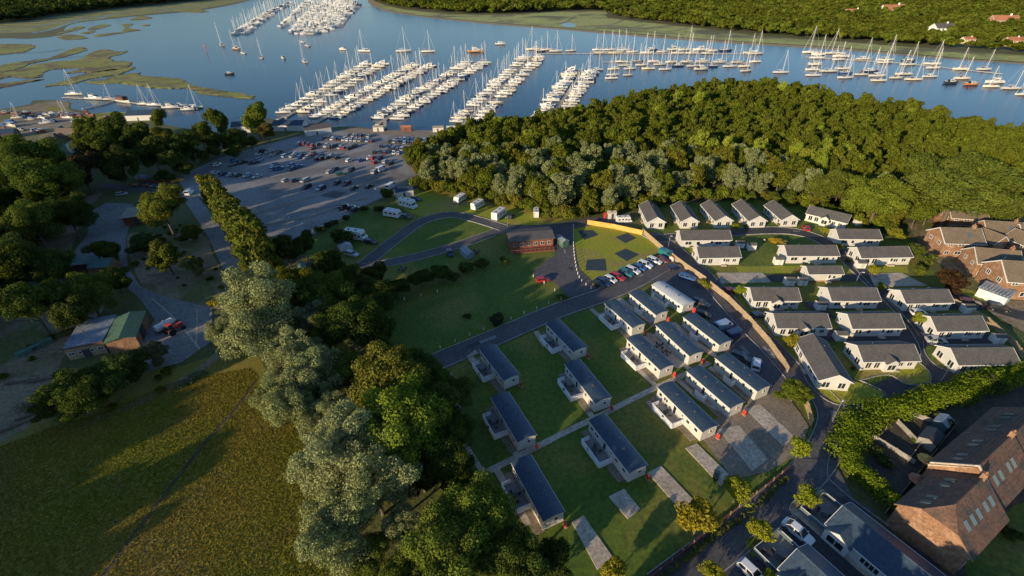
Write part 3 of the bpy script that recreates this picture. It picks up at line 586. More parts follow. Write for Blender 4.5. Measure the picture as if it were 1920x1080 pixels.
 (1683, 438, 14, 'bush', 'yellow shrub beside the upper right lodge', (.20, .20, .02), 1), (1715, 472, 16, 'mid', 'green garden tree left of the brick houses', (.08, .11, .02), .8),
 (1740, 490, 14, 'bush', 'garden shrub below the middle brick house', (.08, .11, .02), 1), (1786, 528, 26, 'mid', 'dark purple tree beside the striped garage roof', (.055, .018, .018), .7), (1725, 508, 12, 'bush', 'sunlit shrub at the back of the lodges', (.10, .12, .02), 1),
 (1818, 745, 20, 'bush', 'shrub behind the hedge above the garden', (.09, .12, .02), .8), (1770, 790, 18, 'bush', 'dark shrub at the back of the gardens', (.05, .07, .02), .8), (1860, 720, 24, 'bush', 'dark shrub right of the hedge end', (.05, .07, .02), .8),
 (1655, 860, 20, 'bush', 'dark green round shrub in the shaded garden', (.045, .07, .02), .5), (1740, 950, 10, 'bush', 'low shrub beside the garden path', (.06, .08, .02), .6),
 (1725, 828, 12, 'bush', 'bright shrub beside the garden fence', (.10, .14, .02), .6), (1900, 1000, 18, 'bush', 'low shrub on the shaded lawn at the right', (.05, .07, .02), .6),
 (1490, 737, 27, 'mid', 'dense round green tree at the end of the timber fence', (.12, .16, .018), .62),
]
YG = (.27, .28, .025)
for cx, cy, r, lab in [(1310, 975, 37, 'largest yellow-green tree beside the entrance road'), (1382, 922, 26, 'yellow-green tree beside the small dark buggy'), (1426, 998, 22, 'yellow-green tree across the road by the white car'),
        (1513, 931, 22, 'yellow-green tree at the junction above the glass railed deck'), (1500, 839, 21, 'yellow-green tree next to the gravel parking bays'), (1335, 1072, 22, 'yellow-green tree cut by the bottom edge near the white car'),
        (1147, 1072, 26, 'yellow-green tree at the lower end of the concrete slab'), (1442, 1082, 14, 'yellow-green tree cut by the bottom edge between the lodges'), (1484, 638, 14, 'yellow-green tree at the top end of the slanted lodge'), (1389, 545, 11, 'yellow-green tree left of the lodge with a porch'),
        (1728, 598, 14, 'yellow-green tree at the left end of a right hand lodge'), (1299, 468, 8, 'small tree left of the second front lodge'), (1378, 426, 8, 'bright bush-like tree by the third upright lodge'),
        (1570, 463, 9, 'small yellow-green tree left of the upper right lodge'), (1637, 507, 11, 'yellow tree in front of the empty plot'), (1546, 432, 9, 'small tree in front of the slanting lodge'), (1490, 412, 7, 'small tree on the gable of the fifth upright lodge'),
        (1225, 418, 7, 'small tree on the gable of the first upright lodge'), (1298, 412, 7, 'small tree on the gable of the second upright lodge'), (1652, 537, 8, 'yellow shrub at the corner of the empty concrete plot')]:
    T(cx, cy, r, 'small', lab, tuple(v * random.uniform(.85, 1.15) for v in YG), .95, 'yellow-green trees planted among lodges and along the road', 'young_tree')
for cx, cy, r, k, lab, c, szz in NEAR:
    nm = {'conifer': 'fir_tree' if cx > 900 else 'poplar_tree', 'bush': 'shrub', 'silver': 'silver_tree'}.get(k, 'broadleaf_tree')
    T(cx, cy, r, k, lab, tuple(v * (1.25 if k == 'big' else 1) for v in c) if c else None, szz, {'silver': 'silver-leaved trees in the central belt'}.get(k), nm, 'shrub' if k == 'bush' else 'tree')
for i in range(12):
    f = i / 11; cx = 392 + f * 92; cy = 352 + f * 122
    T(cx, cy, 17 + f * 13, 'conifer', '%s conifer from the car park end of the tall conifer row' % ordw(i), (.16, .15, .025) if i < 2 else (.10, .12, .02), 1.0, 'conifer row between lane and car park', 'conifer_tree')
for i, (x, y) in enumerate(scatter(gp([(770, 352), (850, 366), (930, 384), (1000, 402), (1060, 414), (1110, 409), (1195, 394), (1300, 378), (1430, 380), (1500, 390), (1600, 418), (1660, 446), (1675, 432), (1600, 404), (1500, 378), (1300, 366), (1190, 380), (1060, 400), (930, 372), (800, 345)]), 3.6)):
    tree(('bush', i % 3), 'shrub', 'low leafy shrub along the lit front edge of the riverside wood', 'shrub', (x, y), random.uniform(.9, 1.7), gcol(1.25), 'shrubs along the front of the riverside wood')
# second, shaded line of trees of the left wood, and off-frame woods that throw the evening shade
LW = gp([(-260, 330), (-60, 290), (30, 300), (140, 330), (150, 400), (110, 470), (80, 560), (-20, 650), (-260, 700)])
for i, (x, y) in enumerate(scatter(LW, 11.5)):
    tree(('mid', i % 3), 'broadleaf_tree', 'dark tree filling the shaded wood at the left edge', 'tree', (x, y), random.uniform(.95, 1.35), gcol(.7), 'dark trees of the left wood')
off = []
for k, P in enumerate([[(-118, 20), (-160, -20), (-260, 30), (-210, 110), (-150, 75)], [(-20, 2), (20, -12), (64, -34), (70, -14), (45, 12), (22, 14), (0, 15)]]):
    for i, (x, y) in enumerate(scatter(P, 8.5)): off.append((('woodlo', i % 5), x, y, random.uniform(1.2, 1.7) if k == 0 else random.uniform(1.05, 1.2) if y - .966 * x < -13 else random.uniform(.75, .9), 1, 1, .2))
for _ in range(16):
    t_ = random.random(); off.append((('woodlo', _ % 5), -100 - 50 * t_ + random.uniform(-4, 10), 26 - 46 * t_ + random.uniform(-12, 4), random.uniform(.7, 1.3), 1, 1, .2))
o = merge_trees('neighbouring_wood', off, (.085, .115, .02)); o['kind'] = 'stuff'; tag(o, 'dense neighbouring wood standing just outside the bottom left of the picture', 'woodland')
# the wood between campsite and river
W = gp([(768, 352), (800, 352), (850, 362), (930, 380), (1000, 398), (1060, 410), (1120, 404), (1195, 388), (1300, 372), (1430, 374), (1500, 384), (1600, 412), (1660, 440), (1720, 428), (1800, 402), (1920, 402), (2150, 420), (2250, 360), (1920, 292), (1740, 244), (1560, 203), (1440, 183), (1300, 187), (1180, 206), (1080, 238), (980, 252), (880, 264), (830, 288), (775, 310)])
pts = [p for p in scatter(W, 6.8, .42) if math.hypot(*p) < 225] + [p for p in scatter(W, 5.5, .42) if math.hypot(*p) >= 225]
pts.sort(key=lambda p: math.hypot(*p)); print('wood trees', len(pts))
far = []
def zone(x, y):
    q = Vector((x, y, 12)) - Vector((0, 0, H)); 
    px = CX + F * (q.dot(Vector((RT[0], FG[0], UP[0])))) / q.dot(FWv); py = CY + F * (q.dot(Vector((RT[1], FG[1], UP[1])))) / q.dot(FWv); return px, py
def inpic(x, y): px, py = zone(x, y); return -60 < px < 1980 and -40 < py < 1140
pts = [p for p in pts if inpic(*p)]
NM = ['olive', 'mid green', 'dark green', 'golden green']
for i, (x, y) in enumerate(pts):
    px, py = zone(x, y); d = math.hypot(x, y)
    band = (px < 1560 and 262 < py < 345 and random.random() < .45) or random.random() < .03
    s = random.uniform(.68, 1.1) * (.82 if math.hypot(x, y) > 225 else 1); ci = random.randrange(4)
    c = [(.115, .13, .016), (.10, .128, .015), (.08, .108, .013), (.135, .135, .018)][ci]
    if band: c = (.24, .27, .12)
    if i < 200:
        row = 'nearest the lodges' if px > 1190 and py > 300 else 'nearest the campsite' if py > 300 else 'in the middle' if py > 225 else 'on the river side'
        third = 'left' if px < 1150 else 'centre' if px < 1500 else 'right'
        if band: tree(('pale', i % 2), 'silver_tree', 'pale silver-leaved tree %s of the riverside wood, %s part' % (row, third), 'tree', (x, y), s * .95, c, 'silver trees of the riverside wood, %s %s' % (row, third))
        else: tree(('wood', i % 5), 'broadleaf_tree', '%s round-topped tree %s of the riverside wood, %s part' % (NM[ci], row, third), 'tree', (x, y), s, c, '%s trees of the riverside wood, %s %s' % (NM[ci], row, third))
    else:
        far.append((('woodlo', i % 5) if not band else ('pale', i % 2), x, y, s, random.uniform(1.05, 1.35), random.uniform(.8, 1.12) * (2.2 if band else 1), random.choice([.0, .1, .25, .4])))
o = merge_trees('far_part_of_wood', far, (.105, .13, .015)); o['kind'] = 'stuff'; tag(o, 'dense green tree canopy filling the river side of the wood', 'woodland')
# woods on the far banks
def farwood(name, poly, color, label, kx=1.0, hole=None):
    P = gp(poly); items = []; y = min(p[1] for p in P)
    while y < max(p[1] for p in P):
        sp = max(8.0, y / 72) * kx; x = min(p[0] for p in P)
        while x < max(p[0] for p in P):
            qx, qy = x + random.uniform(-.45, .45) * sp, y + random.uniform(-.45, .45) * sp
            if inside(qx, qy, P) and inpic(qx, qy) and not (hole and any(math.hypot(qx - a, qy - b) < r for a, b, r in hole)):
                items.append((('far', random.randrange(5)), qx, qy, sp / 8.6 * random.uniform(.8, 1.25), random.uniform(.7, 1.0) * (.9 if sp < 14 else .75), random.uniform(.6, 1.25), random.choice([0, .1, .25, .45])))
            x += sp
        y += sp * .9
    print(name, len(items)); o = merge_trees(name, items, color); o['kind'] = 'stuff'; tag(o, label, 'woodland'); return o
FH = [(1586, 34, 'pink-walled house with a red roof on the far wooded bank', (.62, .42, .32), 1.0), (1655, 34, 'long white house with a red roof on the far wooded bank', (.8, .78, .74), 1.4), (1752, 66, 'long white bungalow above the far shore', (.8, .8, .78), 1.2),
      (1793, 62, 'small orange brick house on the far bank', (.5, .24, .12), .8), (1858, 54, 'long low red roofed house on the far bank', (.5, .25, .15), 1.3), (1806, 82, 'cream boathouse on the far shore', (.75, .62, .42), .7), (1888, 87, 'orange roofed boathouse at the right of the far shore', (.6, .38, .2), .9)]
holes = []
for px, py, *_ in FH:
    g = G(px, py); d = g.length
    for k in range(3): holes.append((g.x - g.x / d * 16 * k, g.y - g.y / d * 16 * k, 17 if k else 13))
for px, py, r in ((1012, 3, 50), (1155, 2, 60), (1575, 44, 22), (1745, 67, 18)): g = G(px, py); holes.append((g.x, g.y, r))
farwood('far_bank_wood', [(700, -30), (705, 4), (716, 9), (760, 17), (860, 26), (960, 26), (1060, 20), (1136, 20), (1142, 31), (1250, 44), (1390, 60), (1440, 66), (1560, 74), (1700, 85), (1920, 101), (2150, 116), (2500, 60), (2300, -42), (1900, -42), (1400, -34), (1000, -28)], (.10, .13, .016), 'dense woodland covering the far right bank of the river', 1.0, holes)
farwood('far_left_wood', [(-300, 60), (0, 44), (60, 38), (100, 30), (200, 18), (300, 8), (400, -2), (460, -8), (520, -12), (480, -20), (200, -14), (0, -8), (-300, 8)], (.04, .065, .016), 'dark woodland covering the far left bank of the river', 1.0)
# hedges
def hedge(name, pts, wd, ht, label, color, size=.2, dens=150, group=None):
    P = smooth(gp(pts), False, 6); lob = []; L = 0
    for a, b in zip(P[:-1], P[1:]):
        n = max(1, int((b - a).length / .8)); L += (b - a).length
        for k in range(n):
            q = a.lerp(b, k / n)
            for _ in range(2): lob.append((q.x + random.gauss(0, wd * .16), q.y + random.gauss(0, wd * .16), ht * random.uniform(.38, .58), wd * random.uniform(.36, .5), wd * random.uniform(.36, .5), ht * random.uniform(.4, .55)))
    rng = np.random.default_rng(5); v, t = leafcloud(lob, int(L * dens), size, rng, .6, .4, .9)
    o = link(name, quads_mesh(name, v, t, 'leaf')); o.color = (*color, 1); return tag(o, label, 'hedge', group)
hedge('hedge', [(1925, 700), (1850, 722), (1780, 748), (1700, 768), (1645, 782), (1606, 802), (1592, 830)], 4.6, 3.0, 'thick curved bright green hedge between lodges and gardens', (.14, .20, .012), .19, 620)
hedge('hedge', [(1582, 862), (1600, 893), (1640, 925), (1690, 968)], 3.2, 2.8, 'bright green hedge running down to the big brick house', (.13, .19, .012), .18, 520)
hedge('hedge', [(1594, 830), (1578, 855)], 4.4, 2.8, 'short rounded end of the bright hedge at the junction', (.14, .20, .012), .18, 700)
hedge('hedge', [(1240, 1090), (1310, 1030), (1400, 965), (1480, 892)], 1.0, 1.0, 'low rough hedge beside the entrance road', (.09, .11, .025), .16, 60)
hedge('hedge', [(800, 345), (900, 372), (1000, 392), (1100, 402)], 2.5, 1.2, 'sunlit undergrowth at the foot of the wood', (.13, .16, .02), .3, 50)
hedge('hedge', [(1316, 530), (1326, 542)], 2.0, 1.4, 'small yellow-green hedge against the timber fence', (.20, .20, .02), .18, 300)
hedge('hedge', [(90, 640), (140, 620), (175, 600)], 1.5, 1.0, 'scrubby hedge left of the flat roofed barn', (.12, .12, .02), .25, 50)
random.seed(31)
for i, (x, y) in enumerate(scatter(gp([(250, 500), (300, 530), (400, 560), (430, 540), (395, 470), (360, 420), (280, 430), (240, 470)]), 5.0, .5, .55) + scatter(gp([(0, 640), (120, 640), (100, 700), (60, 800), (0, 830)]), 6.0, .5, .6) + scatter(gp([(130, 700), (270, 690), (420, 690), (380, 720), (200, 780), (120, 800)]), 5.5, .5, .5)):
    tree(('bush', i % 3), 'shrub', 'small scrubby bush scattered over the rough ground at left', 'shrub', (x, y), random.uniform(.25, .7), gcol(.9), 'scrubby bushes on the rough ground at left', .8)
# long field grass
FP = gp([(-60, 860), (100, 800), (200, 770), (330, 715), (470, 690), (560, 800), (620, 1090), (-60, 1150)])
xs = [p[0] for p in FP]; ys = [p[1] for p in FP]; N = 170000
X = RNG.uniform(min(xs), max(xs), N); Y = RNG.uniform(min(ys), max(ys), N)
DL = smooth(gp([(190, 1085), (330, 900), (400, 812), (440, 770), (480, 715)]), False, 6); dmin = np.full(N, 9.0)
for a, b in zip(DL[:-1], DL[1:]):
    for t in (0, .25, .5, .75): q = a.lerp(b, t); dmin = np.minimum(dmin, np.hypot(X - q.x, Y - q.y))
kk = np.array([inside(a, b, FP) for a, b in zip(X, Y)]) & (dmin > .28); X, Y = X[kk], Y[kk]; N = len(X)
ang = RNG.uniform(0, 2 * PI, N); hs = RNG.uniform(.04, .16, N); ws = RNG.uniform(.05, .16, N); lx, ly = RNG.normal(0, .12, N), RNG.normal(0, .12, N)
ca, sa = np.cos(ang) * ws, np.sin(ang) * ws
v = np.stack([np.stack([X - ca, Y - sa, X * 0], 1), np.stack([X + ca, Y + sa, X * 0], 1), np.stack([X + ca * .5 + lx, Y + sa * .5 + ly, hs], 1), np.stack([X - ca * .5 + lx, Y - sa * .5 + ly, hs], 1)], 1).reshape(-1, 3)
pn = np.sin(X * .09 + np.sin(Y * .07) * 2.5) * np.sin(Y * .08 + X * .05 + 1) + .5 * np.sin(X * .31 + np.sin(Y * .23) * 2) * np.sin(Y * .27 + X * .11)
o = link('field_grass', quads_mesh('field_grass', v, RNG.uniform(.85, 1.2, N), 'grassleaf', np.clip(.5 + .6 * pn + RNG.normal(0, .15, N), 0, 1))); o.color = (.17, .18, .014, 1)
o['kind'] = 'stuff'; tag(o, 'long tufted yellow-green grass covering the rough field', 'grass')
#PART4
# ================================================================ LODGES AND STATIC CARAVANS
def window(wd, ht, bars=1, axis='y', out=-1, frame='white', glass='glass'):
    """frame + pane meshes for a window centred at its own origin; lies in the xz plane (axis y) or yz plane (axis x); out = side it faces"""
    f = MB(); g = MB(); t = .09; d0, d1 = (-.06, .02) if out < 0 else (-.02, .06)
    def bx(mb, a0, a1, e0, e1, z0, z1, m):
        if axis == 'y': mb.box(a0, a1, e0, e1, z0, z1, m)
        else: mb.box(e0, e1, a0, a1, z0, z1, m)
    bx(f, -wd / 2, wd / 2, d0, d1, ht / 2 - t, ht / 2, frame); bx(f, -wd / 2, wd / 2, d0, d1, -ht / 2, -ht / 2 + t, frame)
    for k in range(bars + 2):
        x = -wd / 2 + (wd - t) * k / (bars + 1); bx(f, x, x + t, d0, d1, -ht / 2 + t, ht / 2 - t, frame)
    e0, e1 = (-.03, .015) if out < 0 else (-.015, .03)
    bx(g, -wd / 2 + t, wd / 2 - t, e0, e1, -ht / 2 + t, ht / 2 - t, glass)
    return f, g
def shift(mb, x, y, z): mb.v = [(a + x, b + y, c + z) for a, b, c in mb.v]; return mb
def add_window(rec, x, y, z, wd, ht, bars=1, axis='y', out=-1, frame='white', glass='glass'):
    f, g = window(wd, ht, bars, axis, out, frame, glass)
    rec.append(('window', shift(f, x, y, z).mesh('window'), None, 0)); rec.append(('pane', shift(g, x, y, z).mesh('pane'), len(rec) - 1, 0))
def lodge(L, W, front, gable, far_gable, porch=None, roof='lroof', wall='wall', eave=2.75, pitch=1.75, back=(), bargeboard=True, decko=None):
    rec = []; m = MB(); hb = eave; hr = eave + pitch
    m.box(.0, L, 0, W, 0, hb, wall)
    for x0, x1 in ((0, .12), (L - .12, L)): m.prof([(0, hb + .001), (W, hb + .001), (W / 2, hr - .05)], x0, x1, wall, 'x')
    if porch:
        px, pw = porch; m.box(px - pw / 2, px + pw / 2, -.9, -.003, 0, hb - .1, wall)
        m.prof([(px - pw / 2, hb - .1), (px + pw / 2, hb - .1), (px, hb + pw * .32)], -.9, -.003, wall, 'y')
    rec.append(('wall', m.mesh('wall'), None, 0))
    s = MB(); s.box(-.05, L + .05, -.05, W + .05, 0, .45, 'brick' if wall != 'wall' else 'cream'); rec.append(('skirting', s.mesh('skirting'), None, 0))
    r = MB(); o = .35; t = .14; k = pitch / (W / 2)
    r.prof([(-o, hb - o * k), (W / 2, hr), (W + o, hb - o * k), (W + o, hb - o * k + t), (W / 2, hr + t), (-o, hb - o * k + t)], -.3, L + .3, roof, 'x')
    r.prof([(W / 2 - .16, hr + t - .06), (W / 2 + .16, hr + t - .06), (W / 2, hr + t + .07)], -.3, L + .3, roof, 'x')
    ri = len(rec); rec.append(('roof', r.mesh('roof'), None, 0))
    if porch:
        q = MB(); hp = hb + pw * .32; e = .25; kk = (hp - hb + .1) / (pw / 2)
        q.prof([(px - pw / 2 - e, hb - .1 - e * kk), (px, hp), (px + pw / 2 + e, hb - .1 - e * kk), (px + pw / 2 + e, hb - .1 - e * kk + t), (px, hp + t), (px - pw / 2 - e, hb - .1 - e * kk + t)], -1.15, W * .42, roof, 'y')
        rec.append(('porch_roof', q.mesh('porch_roof'), None, 0))
        add_window(rec, px, -.93, 1.5, pw * .7, 1.5, 1)
    if bargeboard:
        b = MB()
        for x0 in (-.36, L + .30):
            b.prof([(-o, hb - o * k - .08), (W / 2, hr - .08), (W / 2, hr + t + .03), (-o, hb - o * k + t + .03)], x0, x0 + .06, 'white', 'x')
            b.prof([(W / 2, hr - .08), (W + o, hb - o * k - .08), (W + o, hb - o * k + t + .03), (W / 2, hr + t + .03)], x0, x0 + .06, 'white', 'x')
        b.box(-.3, L + .3, -o - .07, -o - .002, hb - o * k - .03, hb - o * k + .16, 'white'); b.box(-.3, L + .3, W + o + .002, W + o + .07, hb - o * k - .03, hb - o * k + .16, 'white')
        rec.append(('fascia', b.mesh('fascia'), ri, 0))
    v = MB(); v.tube((L * .3, W * .62, hr - .6), (L * .3, W * .62, hr + .25), .07, 'metal', 6); 
    rec.append(('vent', v.mesh('vent'), ri, 0))
    for x, wd, ht, z, bars in front: add_window(rec, x, -.003, z, wd, ht, bars)
    for x, wd, ht, z, bars in back: add_window(rec, x, W + .003, z, wd, ht, bars, out=1)
    for y, wd, ht, z, bars in gable: add_window(rec, -.003, y, z, wd, ht, bars, 'x')
    for y, wd, ht, z, bars in far_gable: add_window(rec, L + .003, y, z, wd, ht, bars, 'x', 1)
    d = MB(); dx = L * .58; d.box(dx, dx + .95, -.07, -.004, .45, 2.45, 'white'); d.box(dx + .2, dx + .75, -.09, -.072, 1.3, 2.25, 'glass'); d.box(dx - .3, dx + 1.2, -1.0, -.08, 0, .4, 'concrete')
    rec.append(('door', d.mesh('door'), None, 0))
    return rec
FW1 = [(1.7, 1.7, 1.2, 1.6, 1), (4.2, 1.0, 1.1, 1.6, 0), (9.3, 1.6, 1.1, 1.6, 1), (11.2, .7, .8, 1.75, 0)]
FW2 = [(1.5, 1.3, 1.7, 1.45, 1), (3.4, 1.3, 1.7, 1.45, 1), (8.6, 1.2, 1.1, 1.6, 1), (10.6, 1.2, 1.1, 1.6, 1)]
GW1 = [(1.5, 1.5, 1.6, 1.5, 1), (4.6, 1.5, 1.6, 1.5, 1)]; GW0 = [(4.6, .6, .6, 1.9, 0)]
LB = ((3, 1.2, 1.1, 1.6, 1), (8, 1.2, 1.1, 1.6, 1))
LODGE = {'plain': lodge(12.2, 6.1, FW1, GW0, GW1, back=LB), 'bay': lodge(12.2, 6.1, FW2, GW1, GW1, back=LB), 'porch': lodge(12.2, 6.1, FW2, GW1, GW1, porch=(6.0, 2.6), back=LB), 'small': lodge(9.0, 4.2, [(7, .9, .9, 1.6, 0)], [(2.1, .6, .6, 1.8, 0)], [], wall='cream', pitch=1.1)}
def put_lodge(a, b, kind, label, h=2.55, L0=12.2, Wy=1.0):
    A, B = G(*a, h), G(*b, h); d = B - A; rz = math.atan2(d.y, d.x)
    return place(LODGE[kind], 'lodge', label, 'lodge', (A.x, A.y, 0), rz, (d.length / L0, Wy, 1), 'white park lodges')
for a, b, k, l in [
    ((1279, 451), (1370, 450), 'plain', 'white lodge lying just below the first two upright lodges'), ((1312, 484), (1388, 482.5), 'bay', 'short white lodge above the sunlit lawn by the timber fence'),
    ((1477.5, 480), (1571.7, 480), 'plain', 'long white lodge below the golden shrubs'), ((1574, 448), (1652, 449), 'plain', 'white lodge at the top right of the park, under the slanting lodge'),
    ((1616, 484), (1709, 482), 'bay', 'white lodge beside the brick houses with an empty plot below'), ((1413, 564), (1500, 564), 'porch', 'white lodge with a porch gable below the empty concrete plot'),
    ((1560, 564), (1649, 564), 'plain', 'white lodge with a plain white gable in the third row, middle'), ((1699, 569), (1786, 567), 'bay', 'white lodge in the third row, next to the red parked car'),
    ((1458, 615), (1556, 615), 'porch', 'white lodge with a porch gable in the fourth row'), ((1599, 616), (1694, 615), 'plain', 'plain gabled white lodge in the middle of the fourth row'),
    ((1757, 621), (1850, 619.5), 'bay', 'white lodge with the white car parked below it'), ((1619, 678), (1722.5, 676), 'porch', 'white lodge with a porch gable above the lit lawn'),
    ((1797, 684), (1910, 682.5), 'bay', 'white lodge half in tree shadow above the hedge'), ((1512.5, 401), (1587, 419), 'porch', 'slanting white lodge at the top of the park'),
    ((1494, 638), (1537, 713), 'bay', 'steeply slanted white lodge at the road corner')]:
    put_lodge(a, b, k, l)
for i, (a, b, w_) in enumerate([((1199, 386), (1215, 417), .95), ((1259, 387), (1277.5, 416), .95), ((1315, 385), (1342, 415), .95), ((1374, 384), (1405, 415), .95), ((1434, 386), (1466, 413), .95)]):
    put_lodge(a, b, 'bay', '%s white lodge from the left in the upright row under the wood' % ordw(i), 2.55, 12.2, w_)
put_lodge((1517.5, 514), (1580, 513.7), 'small', 'small cream lodge without windows behind, beside the red shrub', 2.6, 9.0)
# big near lodges at the bottom right
BIG = lodge(20, 6.4, [(2, 2.6, 1.3, 1.5, 3), (6.5, 2.6, 1.3, 1.5, 3), (12, 2.4, 1.3, 1.5, 2)], [(1.6, 1.8, 1.9, 1.5, 1), (4.7, 1.8, 1.9, 1.5, 1)], GW1, roof='croof', porch=(2, 3.6))
for (a, ang, l) in (((1552, 984), None, 'large near lodge with dormers beside the brick house'), ((1464, 1068), None, 'large near lodge cut by the bottom edge of the picture')):
    A = G(*a, 2.6); B = G(1690, 1100, 2.6); C0 = G(1552, 984, 2.6); rz = math.atan2((B - C0).y, (B - C0).x)
    place(BIG, 'lodge', l, 'lodge', (A.x, A.y, 0), rz, 1, 'large lodges at the bottom edge')
    dm = MB(); dm.box(-4.2, -.08, .3, 6.1, 0, .5, 'deck'); gl = MB(); ps = MB()
    for x0, y0, x1, y1 in ((-4.2, .3, -4.2, 6.1), (-4.2, .3, -.2, .3), (-4.2, 6.1, -.2, 6.1)):
        gl.box(min(x0, x1) - .015, max(x0, x1) + .015, min(y0, y1) - .015, max(y0, y1) + .015, .55, 1.45, 'glassL'); ps.box(min(x0, x1) - .04, max(x0, x1) + .04, min(y0, y1) - .04, max(y0, y1) + .04, 1.45, 1.53, 'white')
    place([('platform', dm.mesh('platform'), None, 0), ('glass_panel', gl.mesh('glass_panel'), None, 0), ('handrail', ps.mesh('handrail'), None, 0)], 'deck', 'glass railed deck of the %s' % l, 'deck', (A.x, A.y, 0), rz, 1, 'glass railed decks')
    fu = MB()
    for k, (x, y) in enumerate(((-2.6, 1.6), (-1.5, 2.2))): fu.tube((x, y, .5), (x, y, 1.2), .04, 'dark'); fu.tube((x, y, 1.2), (x, y, 1.24), .55, 'dark', 12)
    for x, y in ((-3.3, 1.2), (-2.6, 2.6), (-.9, 2.9)): fu.box(x - .25, x + .25, y - .25, y + .25, .5, .95, 'dark'); fu.box(x - .25, x + .25, y + .2, y + .27, .95, 1.4, 'dark')
    o = link('table_set', fu.mesh('table_set')); o.location = (A.x, A.y, .01); o.rotation_euler.z = rz; tag(o, 'dark table set outside the %s' % l, 'garden furniture')
# --- static caravans
def caravan(roof='croof', wall='cream', L=11.6, W=3.66):
    rec = []; m = MB(); h0, h1 = .55, 2.75
    m.box(0, L, 0, W, h0, h1, wall)
    arc = [(W * t, h1 + .42 * math.sin(PI * t) ** .9) for t in [i / 10 for i in range(11)]]
    for x0, x1 in ((0, .1), (L - .1, L)): m.prof([(0, h1 - .01)] + [(W, h1 - .01)] + [(y, z - .05) for y, z in arc[::-1][1:-1]], x0, x1, wall, 'x')
    for z in (1.0, 1.45, 1.9, 2.35): m.box(-.012, L + .012, -.012, W + .012, z, z + .02, 'cream')
    rec.append(('wall', m.mesh('wall'), None, 0))
    s = MB(); s.box(.15, L - .15, .15, W - .15, 0, h0, 'dark'); s.box(-.02, L + .02, -.02, W + .02, .12, .56, wall); rec.append(('skirting', s.mesh('skirting'), None, 0))
    r = MB(); up = [(y * (W + .3) / W - .15, z + .06) for y, z in arc]; dn = [(y, z - .1) for y, z in up]
    r.prof(up[::-1] + dn, -.14, L + .14, roof, 'x'); ri = len(rec); rec.append(('roof', r.mesh('roof'), None, 0))
    f = MB(); f.box(-.16, L + .16, -.2, -.15, h1 - .08, h1 + .07, 'white'); f.box(-.16, L + .16, W + .15, W + .2, h1 - .08, h1 + .07, 'white'); rec.append(('gutter', f.mesh('gutter'), ri, 0))
    v = MB()
    for x in (3, 7.6): v.box(x, x + .45, W * .45, W * .45 + .45, h1 + .4, h1 + .58, 'lroof')
    v.tube((5.6, W * .7, h1 + .3), (5.6, W * .7, h1 + .75), .06, 'metal'); rec.append(('roof_vent', v.mesh('roof_vent'), ri, 0))
    for x, wd, ht, z, b in ((1.0, .9, 1.0, 1.75, 0), (2.5, 1.2, 1.0, 1.75, 1), (6.9, .55, .6, 1.95, 0), (8.3, .9, .9, 1.8, 0), (10.3, .9, .9, 1.8, 0)): add_window(rec, x, -.015, z, wd, ht, b)
    for x in (2, 6.5, 9.6): add_window(rec, x, W + .015, 1.8, .9, .9, 0, out=1)
    add_window(rec, -.015, W / 2, 1.7, 2.6, 1.2, 2, 'x'); add_window(rec, L + .015, W * .62, 1.85, .8, .8, 0, 'x', 1)
    d = MB(); d.box(4.5, 5.4, -.07, -.016, .6, 2.55, 'white'); d.box(4.62, 5.28, -.09, -.071, .75, 2.4, 'glass'); rec.append(('door', d.mesh('door'), None, 0))
    return rec
CAR = caravan(); CARW = caravan('cloth', 'wall')
def deckrec(x0, x1, dp, steps=True):
    m = MB(); m.box(x0, x1, -dp, -.08, .38, .5, 'deck')
    for i in range(int(dp / .3)): m.box(x0, x1, -dp + .3 * i + .0, -dp + .3 * i + .02, .5, .506, 'dark')
    m.box(x0, x1, -dp - .03, -dp, .05, .5, 'rail'); m.box(x0 - .03, x0, -dp, -.1, .05, .5, 'rail'); m.box(x1, x1 + .03, -dp, -.1, .05, .5, 'rail')
    r = MB()
    def rail(ax, ay, bx, by):
        n = max(2, int(math.hypot(bx - ax, by - ay) / .3))
        for i in range(n + 1):
            x, y = ax + (bx - ax) * i / n, ay + (by - ay) * i / n; q = .06 if i % 5 == 0 or i == n else .04
            r.box(x - q, x + q, y - q, y + q, .5, 1.42, 'rail')
        for z in (.62, .95, 1.42): r.box(min(ax, bx) - .05, max(ax, bx) + .05, min(ay, by) - .05, max(ay, by) + .05, z, z + .09, 'rail')
    rail(x0, -dp + .05, x1, -dp + .05); rail(x1 - .05, -dp + .05, x1 - .05, -.2)
    rail(x0 + .05, -dp + .05, x0 + .05, -1.3)
    s = MB()
    for i in range(3): s.box(x0 - .9 + .3 * i, x0 - .03, -1.2, -.2, .0 + .14 * i, .14 + .14 * i, 'deck')
    return [('platform', m.mesh('platform'), None, 0), ('railing', r.mesh('railing'), None, 0), ('step', s.mesh('step'), None, 0)]
DECK = deckrec(1.9, 7.4, 2.9); DECKS = deckrec(4.0, 6.2, 1.3)
gas = MB()
for dx in (0, .38): gas.tube((dx, 0, 0), (dx, 0, 1.1), .17, 'redplastic', 10); gas.tube((dx, 0, 1.1), (dx, 0, 1.25), .17, 'redplastic', 10, .06); gas.tube((dx, 0, 1.25), (dx, 0, 1.36), .06, 'metal', 6)
gas.box(-.25, .63, -.25, .25, 0, .06, 'concrete'); GAS = [(None, gas.mesh('gas_bottles'), None, 0)]
tb = MB(); tb.tube((0, 0, 0), (0, 0, .7), .05, 'dark'); tb.tube((0, 0, .7), (0, 0, .75), .55, 'dark', 14)
